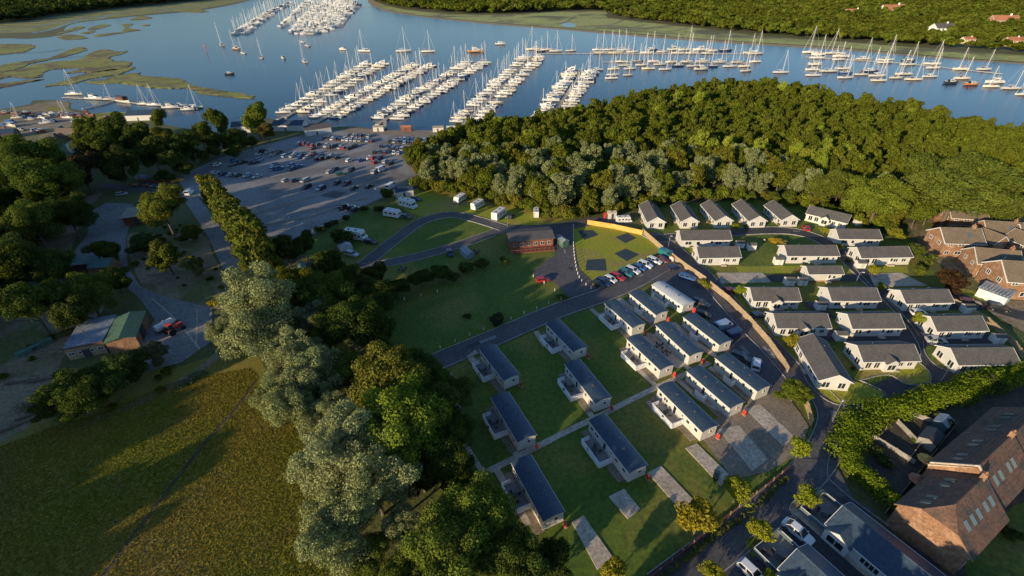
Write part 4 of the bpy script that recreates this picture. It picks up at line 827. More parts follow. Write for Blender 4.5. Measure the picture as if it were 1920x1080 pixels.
for a in range(4):
    x, y = math.cos(a * 1.57 + .5) * .95, math.sin(a * 1.57 + .5) * .95; tb.box(x - .23, x + .23, y - .23, y + .23, .38, .46, 'dark'); tb.box(x * 1.2 - .23, x * 1.2 + .23, y * 1.2 - .05, y * 1.2 + .05, .46, .9, 'dark')
    for u, v_ in ((-.2, -.2), (.2, .2), (-.2, .2), (.2, -.2)): tb.tube((x + u, y + v_, 0), (x + u, y + v_, .38), .02, 'dark', 4)
TAB = [(None, tb.mesh('table_set'), None, 0)]
CV = [((1024.5, 608), (1075, 660), 1, 'uppermost left static caravan beside the campsite road junction'), ((1060, 684), (1116, 756), 1, 'mid-lawn static caravan with a brown patio'), ((1176, 636), (1238, 694), 1, 'static caravan with a sunlit roof corner and a furnished deck'),
      ((1135, 570), (1186, 615), 1, 'static caravan by the road, left of the white caravan'), ((1181, 551), (1230, 591), 2, 'static caravan squeezed next to the big white caravan'), ((1231, 611), (1293, 668), 0, 'static caravan with patio furniture along its side'),
      ((1282, 595), (1349, 647), 2, 'static caravan next to the white and blue van'), ((1289, 697), (1369, 766), 2, 'static caravan with the orange gas bottles near the gravel'), ((1342, 672), (1420, 734), 2, 'static caravan beside the timber fence and parked cars'),
      ((1234, 727), (1317, 810), 1, 'static caravan with a long empty deck near the concrete slabs'), ((1105, 790), (1180, 887), 1, 'near static caravan with crowded deck below the concrete path'), ((960, 868.7), (1019, 977), 1, 'nearest static caravan at the bottom, half under the trees'),
      ((900, 656), (945, 714), 1, 'static caravan next to the left road end'), ((922, 747), (971, 829), 1, 'leftmost lower static caravan under the dark trees')]
for i, (a, b, dk, l) in enumerate(CV):
    A, B = G(*a, 2.7), G(*b, 2.7); d = B - A; rz = math.atan2(d.y, d.x); loc = (A.x, A.y, 0)
    place(CAR, 'static_caravan', l, 'static caravan', loc, rz, (d.length / 11.6, 1, 1), 'static caravans on the shaded lawn')
    short = l.split('static caravan')[1].strip() or l
    R_ = Matrix.Rotation(rz, 3, 'Z')
    if dk == 1:
        place(DECK, 'deck', 'white railed deck, caravan ' + short, 'deck', loc, rz, (d.length / 11.6, 1, 1), 'white railed decks')
        q = A + R_ @ Vector((4.9, -1.9, 0)); place(TAB, 'table_set', 'dark round table set on deck, caravan ' + short, 'garden furniture', (q.x, q.y, .51), random.random() * 6, 1, 'deck tables')
    elif dk == 2: place(DECKS, 'deck', 'small white entrance deck, caravan ' + short, 'deck', loc, rz, 1, 'small entrance decks')
    else:
        for k, xx in enumerate((4.4, 7.0)):
            q = A + R_ @ Vector((xx, -2.0, 0)); place(TAB, 'table_set', '%s dark patio table set beside the caravan with patio furniture' % ('upper', 'lower')[k], 'garden furniture', (q.x, q.y, .12), k, .9, 'patio tables')
    if i not in (6, 8):
        q = A + R_ @ Vector((d.length + .75, 3.5, 0)); place(GAS, 'gas_bottles', 'red gas bottles, end of caravan ' + short, 'gas bottles', (q.x, q.y, .15), rz, 1.0, 'red gas bottle pairs')
    pm = MB(); pm.box(-.3, 11.9, -1.5 if dk != 0 else -3.2, .2, 0, .13, 'gravel' if dk != 0 else 'concrete')
    o = link('path', pm.mesh('path')); o.location = loc; o.rotation_euler.z = rz; o['kind'] = 'structure'
A, B = G(1223, 535, 2.7), G(1281, 574, 2.7); d = B - A; rz = math.atan2(d.y, d.x)
place(CARW, 'static_caravan', 'big white static caravan with a shiny pale roof by the parked cars', 'static caravan', (A.x, A.y, 0), rz, (d.length / 11.6, 1.05, 1))
place(DECK, 'deck', 'white railed deck of the big white caravan', 'deck', (A.x, A.y, 0), rz, (.95, .6, 1))
q = A + Matrix.Rotation(rz, 3, 'Z') @ Vector((d.length + .8, 3.2, 0)); place(GAS, 'gas_bottles', 'red gas bottles at the end of the big white caravan', 'gas bottles', (q.x, q.y, .15), rz, 1.2, 'red gas bottle pairs')
# --- brick houses
def house(L, W, eave, pitch, roof, wall='brick', hip=0, half=0, wins=(), gw=(), fgw=(), skylights=(), chim=None, doorx=None, fascia=True):
    rec = []; m = MB(); m.box(0, L, 0, W, 0, eave, wall); hr = eave + pitch
    if not hip and not half:
        for x0, x1 in ((0, .15), (L - .15, L)): m.prof([(0, eave + .001), (W, eave + .001), (W / 2, hr - .06)], x0, x1, wall, 'x')
    rec.append(('wall', m.mesh('wall'), None, 0)); r = MB(); o = .4; t = .16; k = pitch / (W / 2); ri = 1
    if half:
        m2 = rec[0][1]; q = .52; zl = eave + pitch * q; yl = W / 2 * q; m = MB(); m.box(0, L, 0, W, 0, eave, wall); m.prof([(0, eave + .001), (W, eave + .001), (W - yl, zl), (yl, zl)], 0, .15, wall, 'x'); rec[0] = ('wall', m.mesh('wall'), None, 0)
        for dz in (0, t):
            a0, a1 = (-.2, -o, eave - o * k + dz), (L, -o, eave - o * k + dz); b0, b1 = (-.2, yl, zl + dz), (half, W / 2, hr + dz); c1_ = (L, W / 2, hr + dz)
            r.face([a0, a1, c1_, b1, b0], roof); mir = lambda p: (p[0], W - p[1], p[2]); r.face([mir(p) for p in (b0, b1, c1_, a1, a0)], roof); r.face([b0, b1, mir(b0)], roof)
        r.tube((-.2, -o, eave - o * k + .08), (-.2, yl, zl + .08), .1, wall, 5); r.tube((-.2, W + o, eave - o * k + .08), (-.2, W - yl, zl + .08), .1, wall, 5)
    elif not hip: r.prof([(-o, eave - o * k), (W / 2, hr), (W + o, eave - o * k), (W + o, eave - o * k + t), (W / 2, hr + t), (-o, eave - o * k + t)], -.25, L + .25, roof, 'x')
    else:
        z0 = eave - .05; a = [(-o, -o, z0), (L + o, -o, z0), (L + o, W + o, z0), (-o, W + o, z0)]; b_, c_ = (hip, W / 2, hr), (L - hip, W / 2, hr)
        r.face([a[0], a[1], c_, b_], roof); r.face([a[2], a[3], b_, c_], roof); r.face([a[3], a[0], b_], roof); r.face([a[1], a[2], c_], roof); r.face([a[3], a[2], a[1], a[0]], 'white')
    r.tube((max(hip, half), W / 2, hr + t * .7), (L - hip, W / 2, hr + t * .7), .12, roof, 6)
    for i in range(1, 9):
        if hip or half: break
        y = W / 2 * i / 9
        for s in (0, 1):
            yy = y if not s else W - y; z = eave + y * k + t
            r.box(-.24, L + .24, yy - .03, yy + .03, z - .05, z + .03, roof)
    rec.append(('roof', r.mesh('roof'), None, 0))
    if fascia and not hip:
        b = MB()
        for x0 in (-.33, L + .25):
            b.prof([(-o, eave - o * k - .1), (W / 2, hr - .1), (W / 2, hr + t + .03), (-o, eave - o * k + t + .03)], x0, x0 + .08, 'white', 'x'); b.prof([(W / 2, hr - .1), (W + o, eave - o * k - .1), (W + o, eave - o * k + t + .03), (W / 2, hr + t + .03)], x0, x0 + .08, 'white', 'x')
        b.box(-.25, L + .25, -o - .1, -o - .01, eave - o * k - .02, eave - o * k + .14, 'white'); rec.append(('fascia', b.mesh('fascia'), ri, 0))
    for x, wd, ht, z, bars in wins: add_window(rec, x, -.004, z, wd, ht, bars)
    for y, wd, ht, z, bars in gw: add_window(rec, -.004, y, z, wd, ht, bars, 'x')
    for y, wd, ht, z, bars in fgw: add_window(rec, L + .004, y, z, wd, ht, bars, 'x', 1)
    for x, s, f in skylights:          # s: 0 front slope 1 back slope, f fraction up the slope
        y = W / 2 * f; z = eave + y * k + t; wv = .8; dy = .55
        pts = [(y - dy, z - dy * k + .02), (y + dy, z + dy * k + .02), (y + dy, z + dy * k + .12), (y - dy, z - dy * k + .12)]
        if s: pts = [(W - a_, b2) for a_, b2 in pts][::-1]
        f_ = MB(); f_.prof(pts, x - wv / 2, x + wv / 2, 'glassL', 'x'); rec.append(('skylight', f_.mesh('skylight'), ri, 0))
    if chim is not None: c2 = MB(); c2.box(chim - .35, chim + .35, W / 2 - .35, W / 2 + .35, hr - .6, hr + 1.1, wall); c2.tube((chim, W / 2, hr + 1.1), (chim, W / 2, hr + 1.5), .14, 'orroof', 8); rec.append(('chimney', c2.mesh('chimney'), ri, 0))
    if doorx is not None: d_ = MB(); d_.box(doorx, doorx + 1, -.08, -.005, 0, 2.1, 'white'); rec.append(('door', d_.mesh('door'), None, 0))
    return rec
W4 = [(1.6, 1.2, 1.1, 1.5, 1), (4.4, 1.6, 1.1, 1.5, 1), (7.6, 1.2, 1.1, 1.5, 1)]; W4u = W4 + [(x, w2, h2, 4.1, b2) for x, w2, h2, _, b2 in W4]
HA = house(10, 7.5, 4.6, 2.6, 'broof', wins=W4u, gw=[(2, 1.1, 1.1, 3.6, 1), (5.4, 1.1, 1.1, 3.6, 1)], fgw=[(2, 1.1, 1.1, 3.6, 1)], skylights=[(6.5, 0, .5)], chim=8.2, doorx=5.8)
HG = house(7, 6, 4.6, 2.3, 'broof', wins=[(2, 1.3, 1.1, 1.5, 1), (5, 1.3, 1.1, 3.9, 1), (2, 1.3, 1.1, 3.9, 1)], gw=[(1.7, 1.1, 1.1, 3.8, 1), (4.3, 1.1, 1.1, 3.8, 1), (3, 1.6, 1.1, 1.4, 1)], fgw=[(3, 1.1, 1.1, 3.8, 1)])
for (px, py, rz, r_, s_, l) in [(1772, 432, -12, HA, 1.05, 'brown roofed brick house under the oaks, leftmost'), (1758, 482, -6, HA, 1.1, 'brick house with a sunlit gable nearest the lodges'), (1812, 462, -75, HG, .9, 'brick wing between the two left brick houses'),
        (1838, 462, -12, HA, 1.0, 'brick house with white verges at the upper right'), (1868, 468, -78, HG, 1.0, 'brick gable fronted house beside the parked cars'), (1905, 470, -10, HA, 1.0, 'brick house at the right edge under the oaks'),
        (1818, 520, -14, HA, 1.05, 'brick house with a darker roof above the striped garage'), (1846, 532, -70, HG, 1.1, 'brick wing with a steep gable in the middle of the right edge'), (1868, 560, -10, HA, 1.25, 'long brick house lowest on the right edge')]:
    g = G(px, py); place(r_, 'brick_house', l, 'house', (g.x, g.y, 0), math.radians(rz), s_, 'brown roofed brick houses at the right edge')
m = MB(); m.box(0, 5, 0, 3.6, 0, 2.3, 'white'); rf = MB(); rf.prof([(-.2, 2.3), (3.8, 2.75), (3.8, 2.85), (-.2, 2.4)], -.2, 5.2, 'blueroof', 'x')
for i in range(9): rf.box(i * .6, i * .6 + .07, -.2, 3.8, 2.55, 2.88, 'cloth')
g = G(1826, 556); place([('wall', m.mesh('wall'), None, 0), ('roof', rf.mesh('roof'), None, 0)], 'garage', 'low garage with a white and grey striped roof beside the purple tree', 'garage', (g.x, g.y, 0), math.radians(-58), 1.2)
# large terrace of brick houses at the bottom right
A, B, C_ = G(1685, 946, 5.2), G(1820, 1045, 5.2), G(1777, 968, 9.6); ax = (A - B); Wd = ax.length * 1.0
rz = math.atan2(ax.y, ax.x) - PI / 2; print('terrace width', Wd, math.degrees(rz), C_ - (A + B) / 2)
sk = [(x, 1, .45) for x in (1.8, 3.4, 7.4, 9.0)] + [(x, 0, .5) for x in (2.4, 4.2, 6.0, 8.2, 10.0)]
sk2 = [(x, 1, .45) for x in (2.0, 3.6, 7.4, 9.0)] + [(x, 0, .5) for x in (2.2, 4.0, 6.8, 8.4)]
TERR = house(11.6, Wd, 5.2, 4.2, 'rroof', skylights=sk, chim=11.0, wins=W4u, half=2.4, fascia=False); TERR2 = house(12, Wd, 5.2, 4.2, 'rroof', skylights=sk2, chim=11.3, wins=W4u, fascia=False)
e = Vector((math.cos(rz), math.sin(rz), 0)); up_ = Vector((-e.y, e.x, 0))
for i, (r_, off, zs) in enumerate(((TERR, 0, 1.0), (TERR2, 11.9, 1.07), (TERR2, 24.2, 1.0))):
    p = B + e * off + up_ * (1.2 if i else 0); p.z = 0
    place(r_, 'terraced_house', ['nearest brick terraced house with its sunlit gable wall', 'middle brick terraced house with a raised party wall and skylights', 'far brick terraced house at the right edge with skylights'][i], 'house', (p.x, p.y, 0), rz, (1, 1, zs), 'brick terraced houses with skylights')
    pw = MB(); pw.prof([(-.1, 5.0), (Wd / 2, 9.35 * zs), (Wd + .1, 5.0), (Wd + .1, 5.6 * zs), (Wd / 2, 9.9 * zs), (-.1, 5.6 * zs)], -.17, .12, 'brick' if i == 0 else 'concrete', 'x')
    if i: o = link('party_wall', pw.mesh('party_wall')); o.location = (p.x, p.y, 0); o.rotation_euler.z = rz; tag(o, 'raised pale party wall on the roof, %s from the sunlit gable' % ordw(i - 1), 'wall', 'raised party walls')
# garden fences and furniture behind the terrace
def fence(name, pts, h, mat, label, t=.08, post=2.0, cat='fence', pmat=None, px=True, base=0.0):
    P = gp(pts) if px else [Vector(p) for p in pts]; rec = []
    m = MB()
    for a, b in zip(P[:-1], P[1:]):
        d = (b - a).normalized(); n = Vector((-d.y, d.x)) * t / 2
        m.hexa([(a.x - n.x, a.y - n.y, .05), (b.x - n.x, b.y - n.y, .05), (b.x + n.x, b.y + n.y, .05), (a.x + n.x, a.y + n.y, .05), (a.x - n.x, a.y - n.y, h), (b.x - n.x, b.y - n.y, h), (b.x + n.x, b.y + n.y, h), (a.x + n.x, a.y + n.y, h)], mat)
    root = link(name, None); root.location = (P[0].x, P[0].y, 0)
    pn = link('panel', m.mesh('panel'), root); pn.location = (-P[0].x, -P[0].y, 0); cnt = 0
    for a, b in zip(P[:-1], P[1:]):
        L = (b - a).length; k = max(1, int(L / post))
        for i in range(k):
            if cnt >= 90: break
            q = a.lerp(b, i / k); o = link('post', POST, root); o.location = (q.x - P[0].x, q.y - P[0].y, 0); o.scale = (1, 1, h + .12); cnt += 1
    return tag(root, label, cat)
pm_ = MB(); pm_.box(-.07, .07, -.07, .07, 0, 1, 'fence'); POST = pm_.mesh('post')
fence('timber_fence', [(1204, 438), (1240, 470), (1283, 503), (1322, 530)], 1.9, 'fence', 'upper part of the tan timber fence between cars and lodge road')
fence('timber_fence', [(1330, 538), (1365, 566), (1405, 606), (1440, 646), (1468, 686), (1476, 700)], 1.9, 'fence', 'long lower part of the tan timber fence beside the static caravans')
fence('timber_fence', [(1500, 742), (1512, 770), (1520, 800)], 1.9, 'fence', 'short tan timber fence right of the gravel bays')
fence('timber_fence', [(1101, 421), (1150, 429), (1204, 441)], 1.8, 'newfence', 'bright orange new timber fence above the pitch mats')
fence('post_fence', [(1215, 1090), (1300, 1020), (1400, 940), (1480, 878)], .9, 'wood', 'low dark rail fence along the shaded lawn by the road', .05)
fence('timber_fence', [(1780, 565), (1850, 605), (1900, 650), (1930, 690)], 1.5, 'fence', 'weathered fence behind the right hand lodges')
for i, p in enumerate([[(1632, 822), (1700, 864), (1712, 872)], [(1660, 962), (1720, 890), (1760, 838), (1790, 800)], [(1680, 795), (1722, 838)], [(1658, 808), (1640, 830)], [(1722, 838), (1700, 868)], [(1700, 778), (1760, 800)]]):
    fence('garden_fence', p, 1.3, 'deck', ['garden fence from the hedge to the terrace, lowest', 'pale long fence behind the terraced houses', 'slanting garden fence under the hedge', 'short garden fence by the hedge end', 'garden cross fence near the orange parasol', 'garden fence highest beside the greenhouse'][i], .05)
def parasol(px, py, col, lab):
    g = G(px, py); m = MB(); m.loft([[(math.cos(a) * r, math.sin(a) * r, z) for a in [2 * PI * i / 8 for i in range(8)]] for r, z in ((1.4, 1.9), (.05, 2.5))], col, True); p = MB(); p.tube((0, 0, 0), (0, 0, 2.4), .04, 'deck'); p.tube((0, 0, 0), (0, 0, .1), .3, 'dark', 8)
    place([('canopy', m.mesh('canopy'), None, 0), ('pole', p.mesh('pole'), None, 0)], 'parasol', lab, 'parasol', (g.x, g.y, 0))
parasol(1712, 912, 'orroof', 'lower orange parasol in a terrace garden'); parasol(1728, 874, 'newfence', 'upper yellow-orange parasol in a terrace garden')
SHED_ = None
def shed(L, W, h, label, px, py, rz, wall='white', roof='lroof', s=1, name='shed', cat='shed', group=None):
    m = MB(); m.box(0, L, 0, W, 0, h, wall)
    for x0, x1 in ((0, .08), (L - .08, L)): m.prof([(0, h + .001), (W, h + .001), (W / 2, h + W * .25)], x0, x1, wall, 'x')
    r = MB(); r.prof([(-.12, h - .03), (W / 2, h + W * .25 + .02), (W + .12, h - .03), (W + .12, h + .05), (W / 2, h + W * .25 + .1), (-.12, h + .05)], -.1, L + .1, roof, 'x')
    d = MB(); d.box(L * .4, L * .4 + .8, -.05, -.003, .05, min(1.95, h - .1), 'dark' if wall != 'white' else 'cream')
    g = G(px, py); return place([('wall', m.mesh('wall'), None, 0), ('roof', r.mesh('roof'), None, 0), ('door', d.mesh('door'), None, 0)], name, label, cat, (g.x, g.y, 0), math.radians(rz), s, group)
for px, py, l in [(1402, 470, 'small white shed right of the second lodge row'), (1380, 466, 'small white shed beside the first lying lodge'), (1603, 423, 'small white shed right of the slanting lodge'), (1452, 497, 'small white shed under the gable of the long lodge'),
        (1472, 536, 'small white shed left of the small cream lodge plot'), (1496, 536, 'small white shed below the small cream lodge'), (1606, 504, 'small white shed below the right upper lodge'), (1566, 640, 'white shed left of the lodge with porch and lit lawn'),
        (1806, 588, 'small white shed at the right end of the third row'), (1862, 645, 'white shed at the right end of the fourth row'), (1530, 582, 'small white shed between the third row lodges'), (1742, 556, 'white shed above the third row right hand lodge')]:
    shed(2.4, 1.8, 1.9, l, px, py, -4, group='small white sheds between lodges')
shed(4, 2.6, 2.0, 'grey shed in the terrace gardens', 1745, 850, 35, 'deck', 'dark'); shed(3, 2.2, 1.9, 'glazed garden shed at the back of the terrace', 1768, 815, 35, 'glassL', 'blueroof')
#PART5
# ================================================================ BOATS
def hull_rings(L, B, fb, sheer=.35, dr=.25, n=12, transom=.75):
    """stations from stern (x=-L/2) to bow (x=L/2); each ring port->starboard deck edge through keel"""
    R = []
    for i in range(n + 1):
        t = i / n; x = -L / 2 + L * t
        b = B / 2 * (transom + (1 - transom) * math.sin(min(t / .45, 1) * PI / 2)) if t < .45 else B / 2 * max(.02, 1 - ((t - .45) / .55) ** 2.2)
        z = fb + sheer * (t - .35) ** 2 * 2; k = -dr * math.sin(PI * min(1, max(.0, t * .95 + .05)))
        rake = .0 if t < .9 else 0
        R.append([(x, -b, z), (x - rake, -b * .88, fb * .35), (x, -b * .4, k * .8), (x, 0, k), (x, b * .4, k * .8), (x - rake, b * .88, fb * .35), (x, b, z)])
    return R
def deckface(mb, R, mat, lift=-.05):
    for a, b in zip(R[:-1], R[1:]): mb.face([(a[0][0], a[0][1], a[0][2] + lift), (b[0][0], b[0][1], b[0][2] + lift), (b[-1][0], b[-1][1], b[-1][2] + lift), (a[-1][0], a[-1][1], a[-1][2] + lift)], mat)
def yacht(L, B, mastH, cover='antifoul', jib='white'):
    R = hull_rings(L, B, 1.05); h = MB(); h.loft(R, 'gel'); h.face([R[0][i] for i in range(7)], 'gel'); deckface(h, R, 'gel')
    h.loft([[(a[1][0], a[1][1] * 1.012, .12), (a[1][0], a[1][1] * 1.012, .24)] for a in R], 'antifoul'); h.loft([[(a[1][0], -a[1][1] * 1.012, .12), (a[1][0], -a[1][1] * 1.012, .24)] for a in R], 'antifoul')
    c = MB(); z = 1.0
    c.loft([[(x, -w2, z), (x, -w2 * .85, z + hh), (x, w2 * .85, z + hh), (x, w2, z)] for x, w2, hh in ((-L * .12, B * .30, .62), (-L * .1, B * .3, .66), (L * .1, B * .27, .55), (L * .27, B * .13, .25), (L * .32, B * .05, .05))], 'gel'); c.face([(-L * .12, -B * .3, z), (-L * .12, B * .3, z), (-L * .12, B * .26, z + .62), (-L * .12, -B * .26, z + .62)], 'antifoul')
    w = MB()
    for s in (-1, 1): w.hexa([(-L * .08, s * B * .297, z + .25), (L * .1, s * B * .265, z + .22), (L * .1, s * B * .25, z + .22), (-L * .08, s * B * .28, z + .25), (-L * .08, s * B * .288, z + .46), (L * .1, s * B * .25, z + .4), (L * .1, s * B * .235, z + .4), (-L * .08, s * B * .27, z + .46)], 'glass')
    k = MB(); k.box(-L * .42, -L * .14, -B * .24, B * .24, .75, 1.03, 'deck'); k.box(-L * .42, -L * .14, -B * .32, -B * .25, .95, 1.22, 'gel'); k.box(-L * .42, -L * .14, B * .25, B * .32, .95, 1.22, 'gel'); k.tube((-L * .36, 0, .8), (-L * .36, 0, 1.7), .05, 'mast'); k.loft([[(x, -B * .28, 1.5), (x + .1, -B * .2, 2.1), (x + .1, B * .2, 2.1), (x, B * .28, 1.5)] for x in (-L * .14, -L * .07)], cover)
    m = MB(); mx = L * .1; m.tube((mx, 0, 1.4), (mx, 0, mastH), .13, 'mast', 6, .09); m.box(mx - .04, mx + .04, -B * .33, B * .33, mastH * .62, mastH * .62 + .08, 'mast')
    bm = MB(); bm.tube((mx, 0, 2.35), (-L * .32, 0, 2.45), .08, 'mast'); bm.tube((mx - .2, 0, 2.55), (-L * .3, 0, 2.6), .17, cover, 6, .12)
    rg = MB(); rg.tube((L * .48, 0, 1.25), (mx, 0, mastH * .94), .075, jib, 5, .05)
    rg.tube((-L * .49, 0, 1.2), (mx, 0, mastH), .025, 'mast', 4)
    for s in (-1, 1): rg.tube((mx, s * B * .46, 1.1), (mx, s * B * .33, mastH * .62), .02, 'mast', 4); rg.tube((mx, s * B * .33, mastH * .62), (mx, 0, mastH * .98), .02, 'mast', 4)
    return [('hull', h.mesh('hull'), None, 1), ('cabin', c.mesh('cabin'), None, 2), ('cabin_window', w.mesh('cabin_window'), 1, 0), ('cockpit', k.mesh('cockpit'), None, 2), ('mast', m.mesh('mast'), None, 0), ('boom', bm.mesh('boom'), 4, 0), ('rigging', rg.mesh('rigging'), 4, 0)]
def cruiser(L, B, fly=True):
    R = hull_rings(L, B, 1.45, .6, .2, 12, .95); h = MB(); h.loft(R, 'gel'); h.face([R[0][i] for i in range(7)], 'gel'); deckface(h, R, 'gel')
    h.loft([[(a[1][0], a[1][1] * 1.012, .15), (a[1][0], a[1][1] * 1.012, .32)] for a in R], 'antifoul'); h.loft([[(a[1][0], -a[1][1] * 1.012, .15), (a[1][0], -a[1][1] * 1.012, .32)] for a in R], 'antifoul')
    s = MB(); st = [(-L * .2, B * .40, 1.5), (-L * .15, B * .4, 1.6), (L * .1, B * .38, 1.45), (L * .24, B * .3, .7), (L * .36, B * .12, .15)]
    s.loft([[(x, -w2, 1.4), (x, -w2 * .85, 1.4 + hh), (x, w2 * .85, 1.4 + hh), (x, w2, 1.4)] for x, w2, hh in st], 'gel'); s.face([(-L * .2, -B * .4, 1.4), (-L * .2, B * .4, 1.4), (-L * .2, B * .34, 2.9), (-L * .2, -B * .34, 2.9)], 'glass')
    w = MB()
    for q in (-1, 1): w.hexa([(-L * .15, q * B * .385, 2.05), (L * .1, q * B * .365, 2.0), (L * .1, q * B * .34, 2.0), (-L * .15, q * B * .36, 2.05), (-L * .15, q * B * .362, 2.65), (L * .08, q * B * .345, 2.6), (L * .08, q * B * .32, 2.6), (-L * .15, q * B * .34, 2.65)], 'glass')
    w.face([(L * .115, -B * .3, 2.82), (L * .225, -B * .24, 2.22), (L * .225, B * .24, 2.22), (L * .115, B * .3, 2.82)], 'glass')
    k = MB(); k.box(-L * .45, -L * .2, -B * .36, B * .36, 1.0, 1.28, 'deck'); k.box(-L * .46, -L * .43, -B * .38, B * .38, 1.2, 1.9, 'gel'); k.box(-L * .54, -L * .495, -B * .42, B * .42, .35, .45, 'deck')
    rec = [('hull', h.mesh('hull'), None, 1), ('superstructure', s.mesh('superstructure'), None, 2), ('cabin_window', w.mesh('cabin_window'), 1, 0), ('cockpit', k.mesh('cockpit'), None, 2)]
    if fly:
        f = MB(); f.box(-L * .24, L * .06, -B * .33, B * .33, 3.0, 3.12, 'gel'); f.box(-L * .22, -L * .2, -B * .32, B * .32, 3.12, 3.5, 'gel'); f.box(L * .03, L * .055, -B * .32, B * .32, 3.12, 3.65, 'gel')
        for q in (-1, 1): f.box(-L * .22, L * .05, q * B * .32 - .04, q * B * .32 + .04, 3.12, 3.5, 'gel')
        f.box(-L * .12, -L * .04, -B * .2, B * .2, 3.12, 3.5, 'antifoul'); f.tube((-L * .2, -B * .3, 3.1), (-L * .18, -B * .3, 4.5), .06, 'mast'); f.tube((-L * .2, B * .3, 3.1), (-L * .18, B * .3, 4.5), .06, 'mast'); f.box(-L * .2, -L * .17, -B * .33, B * .33, 4.45, 4.55, 'gel')
        rec.append(('flybridge', f.mesh('flybridge'), None, 2))
    r = MB()
    for i in range(6, 12): a = R[i]; r.tube((a[0][0], a[0][1] * .92, a[0][2]), (a[0][0], a[0][1] * .92, a[0][2] + .6), .02, 'metal', 4); r.tube((a[6][0], a[6][1] * .92, a[6][2]), (a[6][0], a[6][1] * .92, a[6][2] + .6), .02, 'metal', 4)
    for i in range(6, 11):
        for j in (0, 6): r.tube((R[i][j][0], R[i][j][1] * .92, R[i][j][2] + .6), (R[i + 1][j][0], R[i + 1][j][1] * .92, R[i + 1][j][2] + .6), .025, 'metal', 4)
    rec.append(('bow_rail', r.mesh('bow_rail'), None, 0)); return rec
YA = [yacht(11, 3.5, 15.5, 'antifoul'), yacht(12.5, 3.8, 17.5, 'blueroof'), yacht(9.5, 3.2, 13.5, 'wood', 'blueroof'), yacht(11.5, 3.6, 16.5, 'white')]
CR = [cruiser(11.5, 3.9, True), cruiser(9.5, 3.3, False), cruiser(13, 4.2, True)]
WH = [(.62, .60, .55), (.66, .64, .58), (.55, .52, .45), (.64, .63, .6)]
def boat(x, y, rz, kind, label, group, s=1.0, hull=None, cat=None, sup=None):
    k, i = kind; rec = (YA if k == 'y' else CR)[i]
    return place(rec, 'sailing_yacht' if k == 'y' else 'motor_cruiser', label, 'sailing boat' if k == 'y' else 'motor boat', (x, y, .12), rz, s, group, hull or random.choice(WH), sup or random.choice(WH))
PIERS = [('leftmost', (548, 214), (703, 121), 17, .55), ('second', (606, 224), (792, 124), 24, .55), ('third', (722, 226), (893, 118), 24, .62), ('fourth', (872, 232), (998, 108), 25, .6), ('fifth', (1026, 232), (1092, 134), 22, .15)]
HN = [('white', None)] * 9 + [('navy blue', (.03, .05, .12)), ('cream', (.70, .62, .46))]
NB = 0
for pn, a, b, n, ys in PIERS:
    A, B = G(*a).xy, G(*b).xy; d = (B - A).normalized(); nr = Vector((-d.y, d.x)); L = (B - A).length; ang = math.atan2(nr.y, nr.x)
    pm2 = MB(); root = link('pontoon', None); root.location = (A.x, A.y, 0); root.rotation_euler.z = math.atan2(d.y, d.x); tag(root, 'long floating walkway of the %s marina pontoon' % pn, 'pontoon', 'marina pontoons')
    pm2.box(-12, L + 2, -1.3, 1.3, .1, .75, 'pontoon'); link('walkway', pm2.mesh('walkway'), root)
    for side in (1, -1):
        # spacing grows with distance, so far berths hold bigger boats
        ts = []; t = 0
        for i in range(n): ts.append(t); t += 1 + .035 * i
        for i, t in enumerate(ts):
            u = 3 + (L - 6) * t / ts[-1]; sp = (L - 6) / ts[-1] * (1 + .035 * i); Lb = (9.3 + 4.2 * t / ts[-1]) * random.uniform(.85, 1.15)
            if pn == 'fifth' and side == -1 and i < 5: continue
            y = random.random() < (.75 if pn == 'fifth' and side == -1 else ys); kd = ('y', random.randrange(4)) if y else ('c', random.randrange(3))
            rec = (YA if y else CR)[kd[1]]; base = {0: 11, 1: 12.5, 2: 9.5, 3: 11.5}[kd[1]] if y else {0: 11.5, 1: 9.5, 2: 13}[kd[1]]; s = min(Lb / base, sp * .93 / 3.75)
            s = max(s, .75)
            if random.random() < .08: continue
            hn, hc = random.choice(HN); q = A + d * (u + random.uniform(-.3, .3)) + nr * side * (1.9 + base * s / 2)
            flip = PI if random.random() < .45 else 0
            boat(q.x, q.y, ang + flip, kd, '%s %s, %s from the shore on the %s side of the %s pontoon' % (hn, 'yacht' if y else 'motor boat', ordw(i), 'left' if side == 1 else 'right', pn), 'boats berthed on the %s pontoon' % pn, s, hc); NB += 1
            if i % 2 == 0:
                f = link('finger', FING if 'FING' in globals() else None, root) if 'FING' in globals() else None
                if f is None:
                    fm = MB(); fm.box(0, 9, -.45, .45, .1, .6, 'pontoon'); FING = fm.mesh('finger'); f = link('finger', FING, root)
                f.location = (u + sp / 2, side * 1.3, 0); f.rotation_euler.z = side * PI / 2
print('pier boats', NB)
Z3 = [(160, 375), (215, 388), (255, 378), (328, 388), (440, 385), (640, 378), (668, 400), (735, 378), (780, 400), (835, 380), (900, 395), (1010, 400), (1045, 378), (1125, 395), (1215, 378), (1240, 402), (1310, 378), (1345, 402), (1410, 380), (1465, 404), (1500, 385), (1600, 382), (1780, 400), (1825, 408)]
Z3b = [(820, 467), (945, 465), (1060, 465), (1190, 470), (1310, 468), (1430, 465), (1560, 468), (1690, 470), (1820, 468)]
Z3c = [(850, 495), (885, 520), (975, 492), (1020, 520), (1110, 488), (1150, 525), (1240, 498), (1360, 500), (1420, 525), (1500, 502), (1635, 502), (1745, 503), (1755, 537), (760, 522), (640, 530), (870, 568), (745, 592), (755, 566)]
Z4a = [(320, 398), (370, 415), (485, 405), (540, 430), (715, 448), (880, 455), (1050, 465), (1230, 485), (1440, 525), (1620, 525)]
